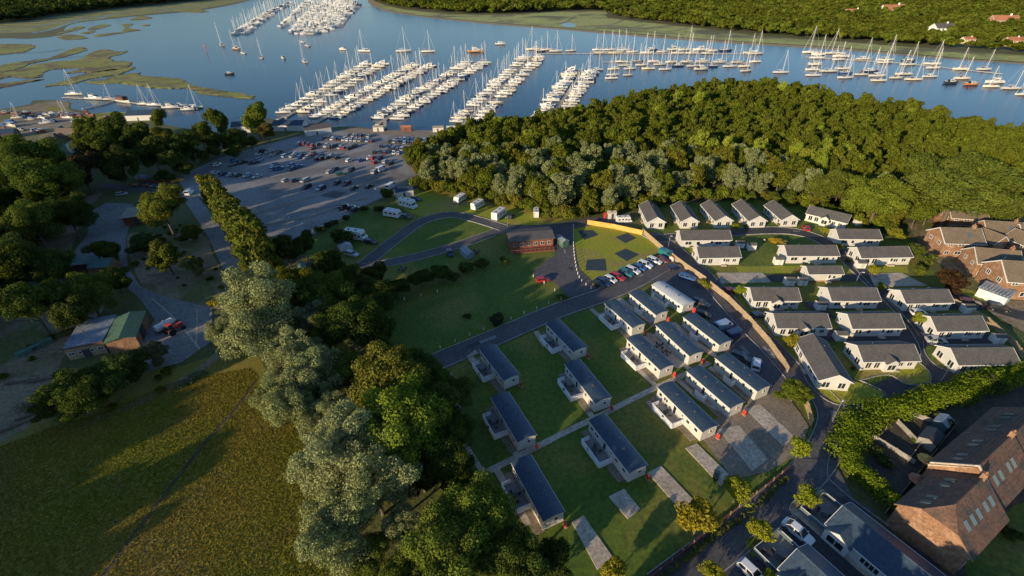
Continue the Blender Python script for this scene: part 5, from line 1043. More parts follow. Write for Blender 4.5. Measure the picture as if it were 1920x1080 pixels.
Z4b = [(370, 440), (350, 490), (330, 528), (530, 452), (455, 540), (560, 520), (765, 540), (875, 475), (960, 590), (1010, 562), (1050, 490), (1215, 580), (1240, 515), (1455, 595), (1665, 655), (1690, 625)]
Z4c = [(95, 548), (340, 570), (580, 588), (695, 565), (820, 575), (830, 610), (1090, 602), (1830, 670), (1915, 715)]
def moored(lst, ox, oy, txt, grp, rz, kindp=.9, sc=1.14):
    lst = sorted(lst)
    for i, (x, y) in enumerate(lst):
        g = G(ox + x / 4, oy + y / 4); k = ('y', random.randrange(4)) if random.random() < kindp else ('c', random.randrange(3)); s = sc * random.uniform(.9, 1.12) * g.length / 560; s = max(.85, min(s, 1.5))
        hn, hc = random.choice(HN)
        boat(g.x, g.y, rz + random.uniform(-.08, .08) + (PI if random.random() < .3 else 0), k, '%s %s, %s from the left in %s' % (hn, 'yacht' if k[0] == 'y' else 'motor boat', ordw(i), txt), grp, s, hc)
moored(Z3, 960, 0, 'the farthest mid-river mooring row', 'boats on the farthest mooring row', .06)
moored(Z3b, 960, 0, 'the thin middle mooring row', 'boats on the middle mooring row', .06)
moored(Z3c, 960, 0, 'the nearest mid-river mooring rows', 'boats on the nearest mooring rows', .06)
moored(Z4a, 1440, 0, 'the far right-hand river row', 'boats on the far row at right', -.1)
moored(Z4b, 1440, 0, 'the middle right-hand river row', 'boats in the middle row at right', -.1)
moored(Z4c, 1440, 0, 'the near right-hand river row', 'boats in the near row at right', -.1)
for x, y, k, l, hc, rz, s in [(1440 + 1525 / 4, 160, ('c', 1), 'orange wooden motor boat moored at the right of the river', (.5, .18, .05), -.1, 1), (1440 + 1370 / 4, 156.5, ('c', 1), 'dark hulled motor boat beside the orange boat', (.04, .05, .07), -.1, 1), (1440 + 580 / 4, 138, ('y', 2), 'blue hulled yacht in the right hand moorings', (.03, .10, .30), -.1, 1.1), (1440 + 765 / 4, 134.5, ('y', 1), 'red hulled yacht in the right hand moorings', (.4, .06, .04), -.1, 1.1),
        (491, 109, ('y', 1), 'lone yacht leftmost of the open river moorings', None, 1.9, 1.2), (531, 110, ('c', 1), 'small motor boat between two lone yachts', None, 2.4, .9), (571, 117, ('y', 1), 'lone yacht with a long reflection in the open river', None, 2.2, 1.2),
        (567, 80, ('y', 0), 'left of two small yachts near the far marina', None, 2.4, 1.2), (576, 87, ('y', 0), 'right of two small yachts near the far marina', None, 2.4, 1.2), (643, 94, ('c', 1), 'small motor boat alone in mid river', None, 2.8, 1.1), (683, 97, ('y', 1), 'yacht beyond the end of the leftmost pontoon', None, 2.8, 1.4),
        (757, 97, ('y', 1), 'yacht beyond the end of the second pontoon', None, .1, 1.5), (803, 98, ('y', 0), 'yacht alone between second and third pontoon ends', None, 0, 1.5), (892, 98, ('c', 2), 'brown working boat beyond the third pontoon', (.5, .26, .12), 0, 1.5), (938, 84, ('c', 1), 'tiny motor boat far off the fourth pontoon', None, 0, 1.4),
        (416, 86, ('y', 1), 'yacht leftmost of the three off the marsh', None, 2.2, 1.6), (442, 93, ('y', 2), 'brown yacht in the middle of the three off the marsh', (.35, .25, .17), 2.6, 1.7), (456, 101, ('y', 0), 'small yacht rightmost of the three off the marsh', None, 2.5, 1.1), (431, 140, ('c', 1), 'dark low workboat off the marsh tip', (.04, .04, .05), .1, .9),
        (140, 178, ('y', 1), 'large cream yacht at the boatyard jetty', (.7, .62, .45), -.1, 1.1), (178, 186.5, ('c', 2), 'white motor cruiser at the boatyard jetty', None, -.2, 1.05), (206, 187, ('y', 2), 'small yacht between motor cruiser and houseboat', None, .1, .9), (270, 196.5, ('y', 0), 'yacht right of the houseboat', None, -.2, .9), (290, 198, ('y', 0), 'second yacht right of the houseboat', None, -.1, .95),
        (321, 203, ('c', 0), 'white motor boat in the short riverside row', None, 0, .95), (338, 200.5, ('c', 1), 'small motor boat in the short riverside row', None, .1, .9), (366, 203.5, ('y', 3), 'rightmost yacht of the short riverside row', (.7, .65, .4), .1, .95), (353, 207, ('c', 1), 'low white boat at the end of the riverside row', None, 0, .9)]:
    g = G(x, y); boat(g.x, g.y, rz, k, l, None, s, hc)
# houseboat and jetties
hb = MB(); R = hull_rings(16, 5, 1.8, .6, .3, 10, .9); hb.loft(R, 'cream'); hb.face([R[0][i] for i in range(7)], 'cream'); deckface(hb, R, 'wood'); hc = MB(); hc.box(-6, 3.5, -1.9, 1.9, 1.8, 3.9, 'wood'); hr_ = MB(); hr_.prof([(-2.4, 3.85), (0, 4.9), (2.4, 3.85), (2.4, 4.0), (0, 5.05), (-2.4, 4.0)], -6.5, 4, 'dark', 'x')
hw = MB()
for i in range(5): hw.box(-5.3 + i * 1.7, -4.5 + i * 1.7, -1.96, -1.91, 2.5, 3.2, 'glass')
g = G(233, 192); place([('hull', hb.mesh('hull'), None, 0), ('cabin', hc.mesh('cabin'), None, 0), ('roof', hr_.mesh('roof'), None, 0), ('window', hw.mesh('window'), 1, 0)], 'houseboat', 'cream houseboat with a dark pitched roof at the end of the jetty', 'houseboat', (g.x, g.y, .1), -.5, .95)
def jetty(pts, wd, label, nm='jetty'):
    P = gp(pts); m = MB(); rt = link(nm, None); rt.location = (P[0].x, P[0].y, 0)
    for a, b in zip(P[:-1], P[1:]):
        dd = (b - a).normalized(); n = Vector((-dd.y, dd.x)) * wd / 2; a2, b2 = a - P[0], b - P[0]
        m.hexa([(a2.x - n.x, a2.y - n.y, .5), (b2.x - n.x, b2.y - n.y, .5), (b2.x + n.x, b2.y + n.y, .5), (a2.x + n.x, a2.y + n.y, .5), (a2.x - n.x, a2.y - n.y, .8), (b2.x - n.x, b2.y - n.y, .8), (b2.x + n.x, b2.y + n.y, .8), (a2.x + n.x, a2.y + n.y, .8)], 'pontoon')
        for i in range(int((b - a).length / 5)): 
            q = a2.lerp(b2, (i + .5) * 5 / (b - a).length); rr = link('pile', PILE, rt); rr.location = (q.x + n.x, q.y + n.y, 0)
    link('walkway', m.mesh('walkway'), rt); return tag(rt, label, 'jetty')
pl_ = MB(); pl_.tube((0, 0, 0), (0, 0, 1.7), .16, 'wood', 7); PILE = pl_.mesh('pile')
jetty([(155, 206), (190, 198), (216, 190)], 1.6, 'slanting pale jetty running out to the houseboat'); jetty([(118, 184), (160, 186), (215, 189), (255, 195), (372, 206)], 1.4, 'long low floating jetty along the riverside boats')
jetty([(560, 240), (606, 224)], 2, 'bridge from the quay to the second pontoon'); jetty([(1004, 250), (1026, 232)], 2.2, 'bridge from the wood to the fifth pontoon'); jetty([(722, 243), (722, 226)], 2, 'bridge from the quay to the third pontoon'); jetty([(870, 244), (872, 232)], 2, 'bridge from the quay to the fourth pontoon'); jetty([(520, 226), (548, 214)], 2, 'bridge from the shore to the leftmost pontoon')
jetty([(1000, 101), (1420, 102)], 1.6, 'long thin mid-river mooring pontoon, far row'); jetty([(1130, 117), (1300, 118), (1410, 119)], 1.6, 'long thin mid-river mooring pontoon, middle row'); jetty([(1510, 108), (1700, 120), (1880, 140)], 1.6, 'mooring pontoon between the right hand yachts')
jetty([(640, 52), (662, 20)], 5, 'dark breakwater at the right side of the far marina'); jetty([(668, 14), (705, 13)], 6, 'pale causeway from the far marina to the shore')
# far marina: hundreds of boats only a few pixels long
fm = MB(); random.seed(11)
def farboat(x, y, s, rz):
    c, sn = math.cos(rz), math.sin(rz); L_, B_ = 9 * s, 2.8 * s
    def q(u, v_, z): return (x + u * c - v_ * sn, y + u * sn + v_ * c, z)
    fm.loft([[q(-L_ / 2, -B_ / 2, 1.6 * s), q(-L_ / 2, -B_ * .35, 0), q(-L_ / 2, B_ * .35, 0), q(-L_ / 2, B_ / 2, 1.6 * s)], [q(L_ * .15, -B_ / 2, 1.7 * s), q(L_ * .15, -B_ * .35, 0), q(L_ * .15, B_ * .35, 0), q(L_ * .15, B_ / 2, 1.7 * s)], [q(L_ / 2, -.1, 2 * s), q(L_ / 2, 0, 0), q(L_ / 2, .01, 0), q(L_ / 2, .1, 2 * s)]], 'white')
    fm.face([q(-L_ / 2, -B_ / 2, 1.6 * s), q(L_ * .15, -B_ / 2, 1.7 * s), q(L_ / 2, 0, 2 * s), q(L_ * .15, B_ / 2, 1.7 * s), q(-L_ / 2, B_ / 2, 1.6 * s)], random.choice(['cream', 'white', 'deck', 'cream']))
    fm.hexa([q(-L_ * .2, -B_ * .3, 1.6 * s), q(L_ * .2, -B_ * .3, 1.6 * s), q(L_ * .2, B_ * .3, 1.6 * s), q(-L_ * .2, B_ * .3, 1.6 * s), q(-L_ * .2, -B_ * .25, 2.5 * s), q(L_ * .1, -B_ * .25, 2.5 * s), q(L_ * .1, B_ * .25, 2.5 * s), q(-L_ * .2, B_ * .25, 2.5 * s)], random.choice(['white', 'dark', 'white']))
    fm.tube(q(0, 0, 2 * s), q(0, 0, random.uniform(11, 16) * s), .12 * s, 'mast', 4)
for a, b, n in [((548, 61), (600, 8), 30), ((560, 64), (612, 5), 32), ((572, 65), (625, 3), 34), ((584, 64), (636, 2), 34), ((596, 62), (646, 3), 34), ((608, 60), (656, 5), 32), ((620, 56), (664, 7), 30), ((632, 50), (672, 10), 24), ((440, 66), (500, 28), 22), ((462, 64), (512, 24), 14), ((500, 28), (545, 8), 16), ((530, 50), (562, 20), 12), ((548, 34), (580, 4), 12)]:
    for i in range(n):
        t = i / (n - 1); x, y = a[0] + (b[0] - a[0]) * t + random.uniform(-2, 2), a[1] + (b[1] - a[1]) * t ** .92 + random.uniform(-.6, .6); g = G(x, y); farboat(g.x, g.y, max(1.25, g.length / 640), .5 + random.uniform(-.4, .4) + (PI if random.random() < .5 else 0))
o = link('far_marina_boats', fm.mesh('far_marina_boats')); o['kind'] = 'stuff'; tag(o, 'crowded pale boats and masts packed in the distant upstream marina', 'boats')
# navigation posts
nv = MB(); nv.tube((0, 0, 0), (0, 0, 4.5), .25, 'redplastic', 8); nv.box(-.5, .5, -.5, .5, 4.2, 5.2, 'redplastic')
g = G(387, 98); o = place([(None, nv.mesh('channel_post'), None, 0)], 'channel_post', 'thin red channel post standing in the open river', 'marker post', (g.x, g.y, 0), 0, 1.5)
#PART6
# ================================================================ VEHICLES
def carparts(L, W, H_, kind):
    """returns MBs: body, glass, wheels(list), lamps"""
    b = MB(); hw = W / 2; zb, zs = .28, H_ * .60
    # lower body stations: (x, half width, sill z, shoulder z)
    st = [(-L / 2, .80, .45, zs * .92), (-L / 2 + .12, .94, .30, zs), (-L * .3, 1, zb, zs), (L * .18, 1, zb, zs * .99), (L * .36, .98, zb, zs * .9), (L / 2 - .14, .9, .30, zs * .80), (L / 2, .72, .42, zs * .66)]
    if kind == 'van': st = [(-L / 2, .94, .35, zs), (-L / 2 + .1, .98, .30, zs), (L * .3, 1, zb, zs), (L * .40, .97, .3, zs * .92), (L / 2 - .1, .9, .35, zs * .78), (L / 2, .78, .42, zs * .6)]
    b.loft([[(x, -hw * k, z0), (x, -hw * k * 1.0, (z0 + z1) / 2), (x, -hw * k * .94, z1), (x, hw * k * .94, z1), (x, hw * k, (z0 + z1) / 2), (x, hw * k, z0)] for x, k, z0, z1 in st], 'paint', True)
    g0 = {'hatch': (-L * .47, -L * .40, L * .08, L * .26), 'estate': (-L * .49, -L * .44, L * .06, L * .23), 'saloon': (-L * .40, -L * .25, L * .06, L * .24), 'suv': (-L * .48, -L * .42, L * .1, L * .24), 'van': (-L * .495, -L * .485, L * .24, L * .37)}[kind]
    gl = MB(); x0, x1, x2, x3 = g0; wt = hw * .74 if kind != 'van' else hw * .88
    gl.hexa([(x0, -hw * .90, zs * .97), (x3, -hw * .86, zs * .95), (x3, hw * .86, zs * .95), (x0, hw * .90, zs * .97), (x1, -wt, H_ - .05), (x2, -wt, H_ - .05), (x2, wt, H_ - .05), (x1, wt, H_ - .05)], 'glass')
    b.hexa([(x1 - .05, -wt - .03, H_ - .07), (x2 + .05, -wt - .03, H_ - .07), (x2 + .05, wt + .03, H_ - .07), (x1 - .05, wt + .03, H_ - .07), (x1 + .06, -wt + .08, H_), (x2 - .1, -wt + .08, H_), (x2 - .1, wt - .08, H_), (x1 + .06, wt - .08, H_)], 'paint')
    for s in (-1, 1):       # pillars
        for xa, xb in ((x0, x1), (x3, x2), ((x0 + x3) / 2, (x1 + x2) / 2)):
            b.hexa([(xa - .05, s * hw * .9 - .03, zs * .96), (xa + .05, s * hw * .9 - .03, zs * .96), (xa + .05, s * hw * .9 + .02, zs * .96), (xa - .05, s * hw * .9 + .02, zs * .96), (xb - .05, s * wt - .02, H_ - .04), (xb + .05, s * wt - .02, H_ - .04), (xb + .05, s * wt + .04, H_ - .04), (xb - .05, s * wt + .04, H_ - .04)], 'paint')
        b.box(x3 - .25, x3 - .1, s * hw * 1.0 - .09, s * hw * 1.0 + .09, zs, zs + .14, 'paint')
    if kind == 'van': b.box(-L * .46, L * .1, -hw * .97, hw * .97, zs * .9, H_ - .12, 'paint')
    wheels = []
    for x in (-L * .3, L * .31):
        for s in (-1, 1):
            w_ = MB(); w_.tube((0, -.11, 0), (0, .11, 0), .33, 'tyre', 14); r_ = MB(); r_.tube((0, -.12, 0), (0, .12, 0), .2, 'metal', 10); wheels.append((x, s * (hw - .1), w_, r_))
    lp_ = MB(); rl = MB()
    for s in (-1, 1):
        lp_.box(L / 2 - .2, L / 2 - .02, s * hw * .66 - .14, s * hw * .66 + .14, zs * .56, zs * .7, 'white'); rl.box(-L / 2 - .01, -L / 2 + .1, s * hw * .66 - .1, s * hw * .66 + .1, zs * .62, zs * .82, 'redplastic')
    return b, gl, wheels, lp_, rl
def carrec(L, W, H_, kind, detail):
    b, gl, wh, lp_, rl = carparts(L, W, H_, kind)
    if not detail:
        for x, y, w_, r_ in wh: shift(w_, x, y, .33); k = len(b.v); b.v += w_.v; b.f += [tuple(k + i for i in f) for f in w_.f]; b.m += [b.mi('tyre')] * len(w_.f)
        for q, mt in ((gl, 'glass'), (lp_, 'white'), (rl, 'redplastic')): k = len(b.v); b.v += q.v; b.f += [tuple(k + i for i in f) for f in q.f]; b.m += [b.mi(mt)] * len(q.f)
        return [(None, b.mesh('car_' + kind), None, 1)]
    rec = [('body', b.mesh('body'), None, 1), ('window_glass', gl.mesh('window_glass'), None, 0)]
    for x, y, w_, r_ in wh:
        rec.append(('wheel', shift(w_, x, y, .33).mesh('wheel'), None, 0)); rec.append(('rim', shift(r_, x, y, .33).mesh('rim'), len(rec) - 1, 0))
    for q, nm in ((lp_, 'headlight'), (rl, 'tail_light')):
        for h in (0, 1): z = MB(); z.v = q.v[h * 8:h * 8 + 8]; z.f = q.f[:6]; z.m = [0] * 6; z.mats = q.mats; rec.append((nm, z.mesh(nm), None, 0))
    return rec
SZ = {'hatch': (4.0, 1.75, 1.48), 'estate': (4.7, 1.82, 1.48), 'saloon': (4.6, 1.8, 1.43), 'suv': (4.6, 1.88, 1.72), 'van': (5.2, 1.98, 2.15)}
CARS = {k: carrec(*v, k, False) for k, v in SZ.items()}; CARD = {k: carrec(*v, k, True) for k, v in SZ.items()}
PC = {'black': (.012, .012, .014), 'dark grey': (.06, .062, .066), 'silver': (.42, .43, .44), 'white': (.75, .75, .74), 'navy': (.015, .03, .09), 'blue': (.03, .12, .32), 'red': (.42, .02, .02), 'maroon': (.14, .01, .02), 'teal': (.02, .16, .17), 'green': (.02, .09, .04), 'pale blue': (.28, .38, .5), 'beige': (.45, .4, .3)}
WORD = {'hatch': 'hatchback', 'estate': 'estate car', 'saloon': 'saloon', 'suv': 'off-roader', 'van': 'van'}
def car(x, y, az, kind, col, label, group=None, detail=False, s=1.0, h=0):
    g = G(x, y, .7); return place((CARD if detail else CARS)[kind], 'van' if kind == 'van' else 'parked_car', label, 'van' if kind == 'van' else 'car', (g.x, g.y, .06 + h), math.radians(az), s, group, PC[col])
random.seed(23)
def rc(): return random.choice(['black', 'black', 'dark grey', 'dark grey', 'silver', 'silver', 'navy', 'navy', 'blue', 'white', 'silver', 'dark grey', 'black', 'pale blue', random.choice(['red', 'maroon'])])
def rk(): return random.choice(['hatch', 'hatch', 'estate', 'saloon', 'suv'])
def line(a, b, n): return [(a[0] + (b[0] - a[0]) * i / (n - 1), a[1] + (b[1] - a[1]) * i / (n - 1)) for i in range(n)]
def c1(L_): return [(300 + x / 6, 180 + y / 6) for x, y in L_]
def c2(L_): return [(560 + x / 6, 220 + y / 6) for x, y in L_]
ROWS = [('the front row nearest the quay, left block', c2(line((290, 235), (820, 262), 13)), 84), ('the row behind the quay side front row', c2(line((575, 200), (790, 205), 6)), 84),
 ('the sunlit row nearest the wood', c2(line((1030, 268), (1600, 300), 15)), 96), ('the back row nearest the wood', c2(line((1100, 243), (1590, 262), 12)), 96),
 ('the second row near the wood', c2([(850, 388), (910, 388), (965, 392), (1070, 397), (1120, 398), (1230, 400), (1280, 400), (1400, 405)]), 96), ('the staggered line near the wood', c2([(925, 325), (1025, 335), (1055, 362), (1110, 352), (1160, 360), (1215, 365), (1265, 368), (1320, 372), (1375, 368), (1560, 368)]), 92),
 ('the line below the boat shed', c2([(10, 290), (60, 292), (110, 300), (160, 312), (215, 304), (150, 345)]), 80), ('the cluster left of the lane', c2([(310, 318), (350, 330), (375, 322), (405, 318), (465, 338), (510, 342), (550, 350), (590, 335), (630, 318)]), 78),
 ('the upper left double row', c1([(1100, 655), (1150, 625), (1220, 622), (1258, 662), (1300, 642), (1340, 625)]), 62), ('the long dark row in the middle', c1([(1415, 672), (1455, 655), (1490, 672), (1510, 650), (1560, 690), (1600, 665), (1650, 690), (1690, 672), (1720, 645), (1770, 702), (1800, 665), (1830, 700), (1880, 690), (1930, 665), (1985, 690)]), 68),
 ('the third row at the left', c1([(640, 772), (825, 728), (810, 772), (930, 742), (1030, 745), (1080, 742), (1120, 712)]), 55), ('the pale row behind the conifers', c1([(615, 862), (715, 872), (800, 882), (870, 887), (980, 892), (1092, 900)]), 58),
 ('the small middle cluster', c1([(1290, 768), (1282, 812), (1338, 812), (1470, 775), (1480, 820), (1560, 788)]), 60), ('the scattered cars below the middle cluster', c1([(1415, 945), (1505, 948), (1632, 945), (1650, 1020), (1820, 1032)]), 62),
 ('the loose cars around the centre lane', c2([(690, 478), (795, 452), (905, 458), (980, 490), (1022, 515), (350, 610), (405, 580), (590, 585), (860, 610), (240, 795), (430, 735), (540, 742), (625, 790), (790, 772), (630, 1030), (510, 1005)]), 66)]
ncar = 0
for nm, L_, az in ROWS:
    Q = sorted(L_); strip('bay_marking', [(Q[0][0] - 3, Q[0][1] + 4), (Q[-1][0] + 3, Q[-1][1] + 4)], .12, 'concrete', False)
    for i, (x, y) in enumerate(sorted(L_)):
        k, c = rk(), rc()
        if 'pale row' in nm: c = ['silver', 'navy', 'silver', 'dark grey', 'pale blue', 'silver'][i]
        if 'boat shed' in nm: c = ['silver', 'red', 'dark grey', 'maroon', 'red', 'black'][i]
        if 'scattered' in nm: c = ['silver', 'navy', 'silver', 'black', 'black'][i]
        car(x, y, az + random.uniform(-5, 5) + (180 if random.random() < .5 else 0), k, c, '%s %s, %s from the left in %s' % (c, WORD[k], ordw(i), nm), 'cars in ' + nm); ncar += 1
for x, y, c, k, l, az in [(655, 300, 'white', 'hatch', 'white sunlit car alone on the central lane', 60), (700, 295, 'red', 'estate', 'bright red car above the other red car', 70), (701.5, 304, 'red', 'hatch', 'lower bright red car in the right of the car park', 75), (639, 325, 'green', 'estate', 'dark green car in the middle of the car park', 30),
     (704, 322, 'teal', 'hatch', 'teal car beside the white van', 40), (573, 337.5, 'silver', 'saloon', 'silver car alone low in the car park', 60), (771, 300, 'silver', 'hatch', 'silver car at the edge of the wood', 80), (772, 309, 'dark grey', 'hatch', 'dark car under the trees at the wood edge', 80)]: car(x, y, az, k, c, l)
car(715, 318, 64, 'van', 'white', 'white van parked across the middle of the car park', s=1.1); car(733, 350, 66, 'van', 'white', 'white van beside the grey roofed shed', detail=True, s=1.1)
car(649, 387, 15, 'suv', 'black', 'left of two black cars at the car park bottom', detail=True); car(662, 390, 15, 'suv', 'black', 'right of two black cars at the car park bottom', detail=True)
# cars on the caravan site
for i, (x, y, c, k) in enumerate([(1122, 532, 'black', 'hatch'), (1132, 528, 'navy', 'estate'), (1145, 523, 'white', 'hatch'), (1159, 518, 'red', 'estate'), (1174, 511, 'teal', 'suv'), (1187, 506, 'white', 'estate'), (1200, 501, 'blue', 'hatch'), (1210, 496, 'white', 'suv'), (1228, 488, 'white', 'estate'), (1243, 486, 'maroon', 'hatch'), (1250, 477, 'teal', 'van')]):
    car(x, y, -46 + random.uniform(-3, 3), k, c, '%s %s, %s from the left in the row by the pitch mats' % (c, WORD[k], ordw(i)), 'cars parked in a row by the pitch mats', True)
for x, y, c, k, az, l in [(1266, 501, 'navy', 'estate', 20, 'navy car alone beside the timber fence'), (1289, 519, 'blue', 'estate', -30, 'dark blue sporty car near the timber fence'), (1315, 567, 'dark grey', 'estate', -45, 'dark estate car behind the big white caravan'), (1318, 589, 'black', 'hatch', -30, 'small black car below the dark estate car'),
     (1356, 611, 'pale blue', 'van', 25, 'pale blue and white van by the fence'), (1378, 627, 'navy', 'van', 25, 'navy van behind the pale blue van'), (1391, 669, 'dark grey', 'estate', -40, 'dark estate car near the fence bottom'), (1418, 683, 'white', 'suv', 60, 'white car with a dark roof opening near the fence bottom'),
     (1018, 524, 'red', 'hatch', 12, 'red car alone on the road by the long lawn'), (762, 406, 'dark grey', 'hatch', -25, 'dark car next to the lower touring caravan'), (780, 373, 'navy', 'estate', -20, 'dark car next to the upper motorhome'), (695, 453, 'black', 'estate', -20, 'dark car next to the left motorhome'),
     (843, 474, 'navy', 'hatch', -68, 'navy car beside the tent trailer'), (958, 405, 'navy', 'hatch', 70, 'dark car beside the third sunlit camper'), (660, 476, 'silver', 'suv', -25, 'silver off-roader in front of the awning tent'),
     (1511, 427, 'red', 'hatch', 80, 'red car in front of the slanting lodge'), (1756, 637, 'silver', 'saloon', -10, 'silver car below the right hand lodge'), (1370, 544, 'maroon', 'hatch', 10, 'maroon car beside the empty concrete plot'), (1421, 590, 'navy', 'hatch', 15, 'navy car below the porch lodge'),
     (1722, 585, 'white', 'hatch', 0, 'white car below the third row right lodge'), (1820, 566, 'maroon', 'estate', -25, 'maroon car on the estate road'), (1872, 577, 'black', 'estate', -20, 'black car on the estate road'), (1895, 478, 'silver', 'suv', -10, 'silver car beside the brick houses at right'), (1905, 492, 'pale blue', 'estate', -30, 'pale blue car lowest beside the brick houses'),
     (335, 362, 'silver', 'hatch', 20, 'silver car on the lane by the orange timber'), (278, 347, 'navy', 'hatch', -10, 'dark blue car on the upper lane'), (292, 349, 'blue', 'hatch', -10, 'blue car on the upper lane'), (255, 346, 'maroon', 'hatch', -10, 'maroon car on the upper lane'), (228, 363, 'silver', 'hatch', 30, 'silver car alone in front of the hut'),
     (140, 227, 'silver', 'hatch', 10, 'silver car in the boatyard'), (112, 241, 'dark grey', 'van', -10, 'grey van in the boatyard'), (20, 229, 'blue', 'van', 10, 'blue van at the left edge of the boatyard')]:
    car(x, y, az, k, c, l, None, True)
car(1497, 996, -56, 'saloon', 'white', 'large white car beside the near lodge at the bottom', None, True, 1.02); car(1409, 1072, -56, 'hatch', 'white', 'white car cut by the bottom edge of the picture', None, True)
car(355, 361, 100, 'van', 'white', 'white van at the car park entrance', None, True)
o = car(1344, 888, 60, 'hatch', 'black', 'small dark buggy on the concrete slab', None, True, .55)
# tourers and motorhomes
def tourer(L, W, H_):
    b = MB(); pts = [(-L / 2, .45), (L / 2 - .2, .45), (L / 2, 1.1), (L / 2 - .1, 1.5), (L / 2 - .75, H_), (-L / 2 + .5, H_), (-L / 2 + .05, H_ * .72), (-L / 2, 1.2)]; b.prof(pts, -W / 2, W / 2, 'white')
    w = MB()
    for s in (-1, 1):
        for x in (-L * .3, 0, L * .27): w.box(x - .45, x + .45, s * W / 2 - .015, s * W / 2 + .015, 1.35, 1.95, 'glass')
    f = MB(); f.hexa([(L / 2 - .08, -W * .38, 1.55), (L / 2 - .05, -W * .38, 1.5), (L / 2 - .05, W * .38, 1.5), (L / 2 - .08, W * .38, 1.55), (L / 2 - .58, -W * .38, 2.2), (L / 2 - .54, -W * .38, 2.2), (L / 2 - .54, W * .38, 2.2), (L / 2 - .58, W * .38, 2.2)], 'glass')
    r = [('body', b.mesh('body'), None, 0), ('side_window', w.mesh('side_window'), None, 0), ('front_window', f.mesh('front_window'), None, 0)]
    for x, y in ((-L * .15, -.1), (L * .12, .2)): v = MB(); v.box(x - .3, x + .3, y - .3, y + .3, H_, H_ + .12, 'cloth'); r.append(('roof_hatch', v.mesh('roof_hatch'), None, 0))
    for s in (-1, 1): t = MB(); t.tube((-.2, s * (W / 2 - .22), .34), (-.2, s * (W / 2 - .02), .34), .34, 'tyre', 12); r.append(('wheel', t.mesh('wheel'), None, 0))
    h = MB(); h.tube((L / 2, 0, .5), (L / 2 + 1.2, 0, .45), .06, 'metal'); r.append(('tow_bar', h.mesh('tow_bar'), None, 0)); return r
def motorhome(L, W, H_):
    b = MB(); b.prof([(-L / 2, .4), (L / 2, .4), (L / 2, 1.05), (L / 2 - .55, 1.35), (L / 2 - 1.05, 1.9), (L / 2 - .7, 2.1), (L / 2 - .95, H_), (-L / 2 + .1, H_), (-L / 2, H_ - .25)], -W / 2, W / 2, 'white')
    w = MB(); w.hexa([(L / 2 - .56, -W * .4, 1.4), (L / 2 - .5, -W * .4, 1.38), (L / 2 - .5, W * .4, 1.38), (L / 2 - .56, W * .4, 1.4), (L / 2 - 1.03, -W * .4, 1.88), (L / 2 - .98, -W * .4, 1.9), (L / 2 - .98, W * .4, 1.9), (L / 2 - 1.03, W * .4, 1.88)], 'glass')
    s_ = MB()
    for s in (-1, 1):
        for x in (-L * .35, -L * .12, L * .1): s_.box(x - .4, x + .4, s * W / 2 - .015, s * W / 2 + .015, 1.5, 2.1, 'glass')
        s_.box(L / 2 - 1.9, L / 2 - 1.15, s * W / 2 - .015, s * W / 2 + .015, 1.3, 1.85, 'glass')
    r = [('body', b.mesh('body'), None, 0), ('windscreen', w.mesh('windscreen'), None, 0), ('side_window', s_.mesh('side_window'), None, 0)]
    for x in (-L * .3, L * .05): v = MB(); v.box(x - .3, x + .3, -.3, .3, H_, H_ + .12, 'dark'); r.append(('roof_hatch', v.mesh('roof_hatch'), None, 0))
    for x in (-L * .28, L * .3):
        for s in (-1, 1): t = MB(); t.tube((x, s * (W / 2 - .22), .34), (x, s * (W / 2 - .02), .34), .34, 'tyre', 12); r.append(('wheel', t.mesh('wheel'), None, 0))
    st = MB(); st.box(-L / 2 - .01, L / 2 - .8, -W / 2 - .01, -W / 2 - .003, 1.1, 1.2, 'blueroof'); r.append(('stripe', st.mesh('stripe'), 0, 0)); return r
TO = tourer(6.2, 2.25, 2.6); MO = motorhome(6.8, 2.3, 2.9)
for r_, x, y, az, l, nm, s in [(TO, 863, 372, 62, 'leftmost sunlit white touring caravan by the wood', 'touring_caravan', 1), (MO, 896, 384, 58, 'second sunlit white camper by the wood', 'motorhome', .95), (MO, 936, 402, 60, 'third sunlit white camper, beside a dark car', 'motorhome', 1.05), (MO, 765, 383, -32, 'white and silver motorhome in the shade, upper', 'motorhome', 1.1), (TO, 736, 401, -24, 'touring caravan in the shade, between two motorhomes', 'touring_caravan', 1.1),
        (MO, 667, 442, -18, 'white motorhome with dark windows, lowest in the shade', 'motorhome', 1.15), (MO, 1005, 398, 88, 'white campervan seen from the front beside the sunlit bush', 'motorhome', .85), (MO, 1170, 411, 5, 'pale turquoise and white campervan above the orange fence', 'motorhome', .8)]:
    g = G(x, y, 1.2); place(r_, nm, l, 'camper', (g.x, g.y, .05), math.radians(az), s, 'campers on the campsite')
def tent(px, py, az, L, W, Hh, mat, label, porch=True):
    m = MB(); m.prof([(-W / 2, 0), (W / 2, 0), (W / 2 - .25, Hh * .65), (0, Hh), (-W / 2 + .25, Hh * .65)], -L / 2, L / 2, mat); p = MB(); p.hexa([(-W * .3, L / 2 + .01, 0), (W * .3, L / 2 + .01, 0), (W * .3, L / 2 + .05, 0), (-W * .3, L / 2 + .05, 0), (-W * .3, L / 2 + .01, Hh * .6), (W * .3, L / 2 + .01, Hh * .6), (W * .3, L / 2 + .05, Hh * .6), (-W * .3, L / 2 + .05, Hh * .6)], 'dark')
    g = G(px, py); return place([('canopy', m.mesh('canopy'), None, 0), ('doorway', p.mesh('doorway'), None, 0)], 'tent', label, 'tent', (g.x, g.y, .04), math.radians(az))
tent(647, 464, 30, 5, 4.2, 2.4, 'cloth', 'grey awning tent left of the silver off-roader'); tent(876, 478, 28, 5.2, 3, 2.2, 'blueroof', 'pale blue topped tent beside the navy car'); tent(566, 503, 20, 4, 2.5, 1.6, 'teal', 'pale green tent in the shade of the bushes')
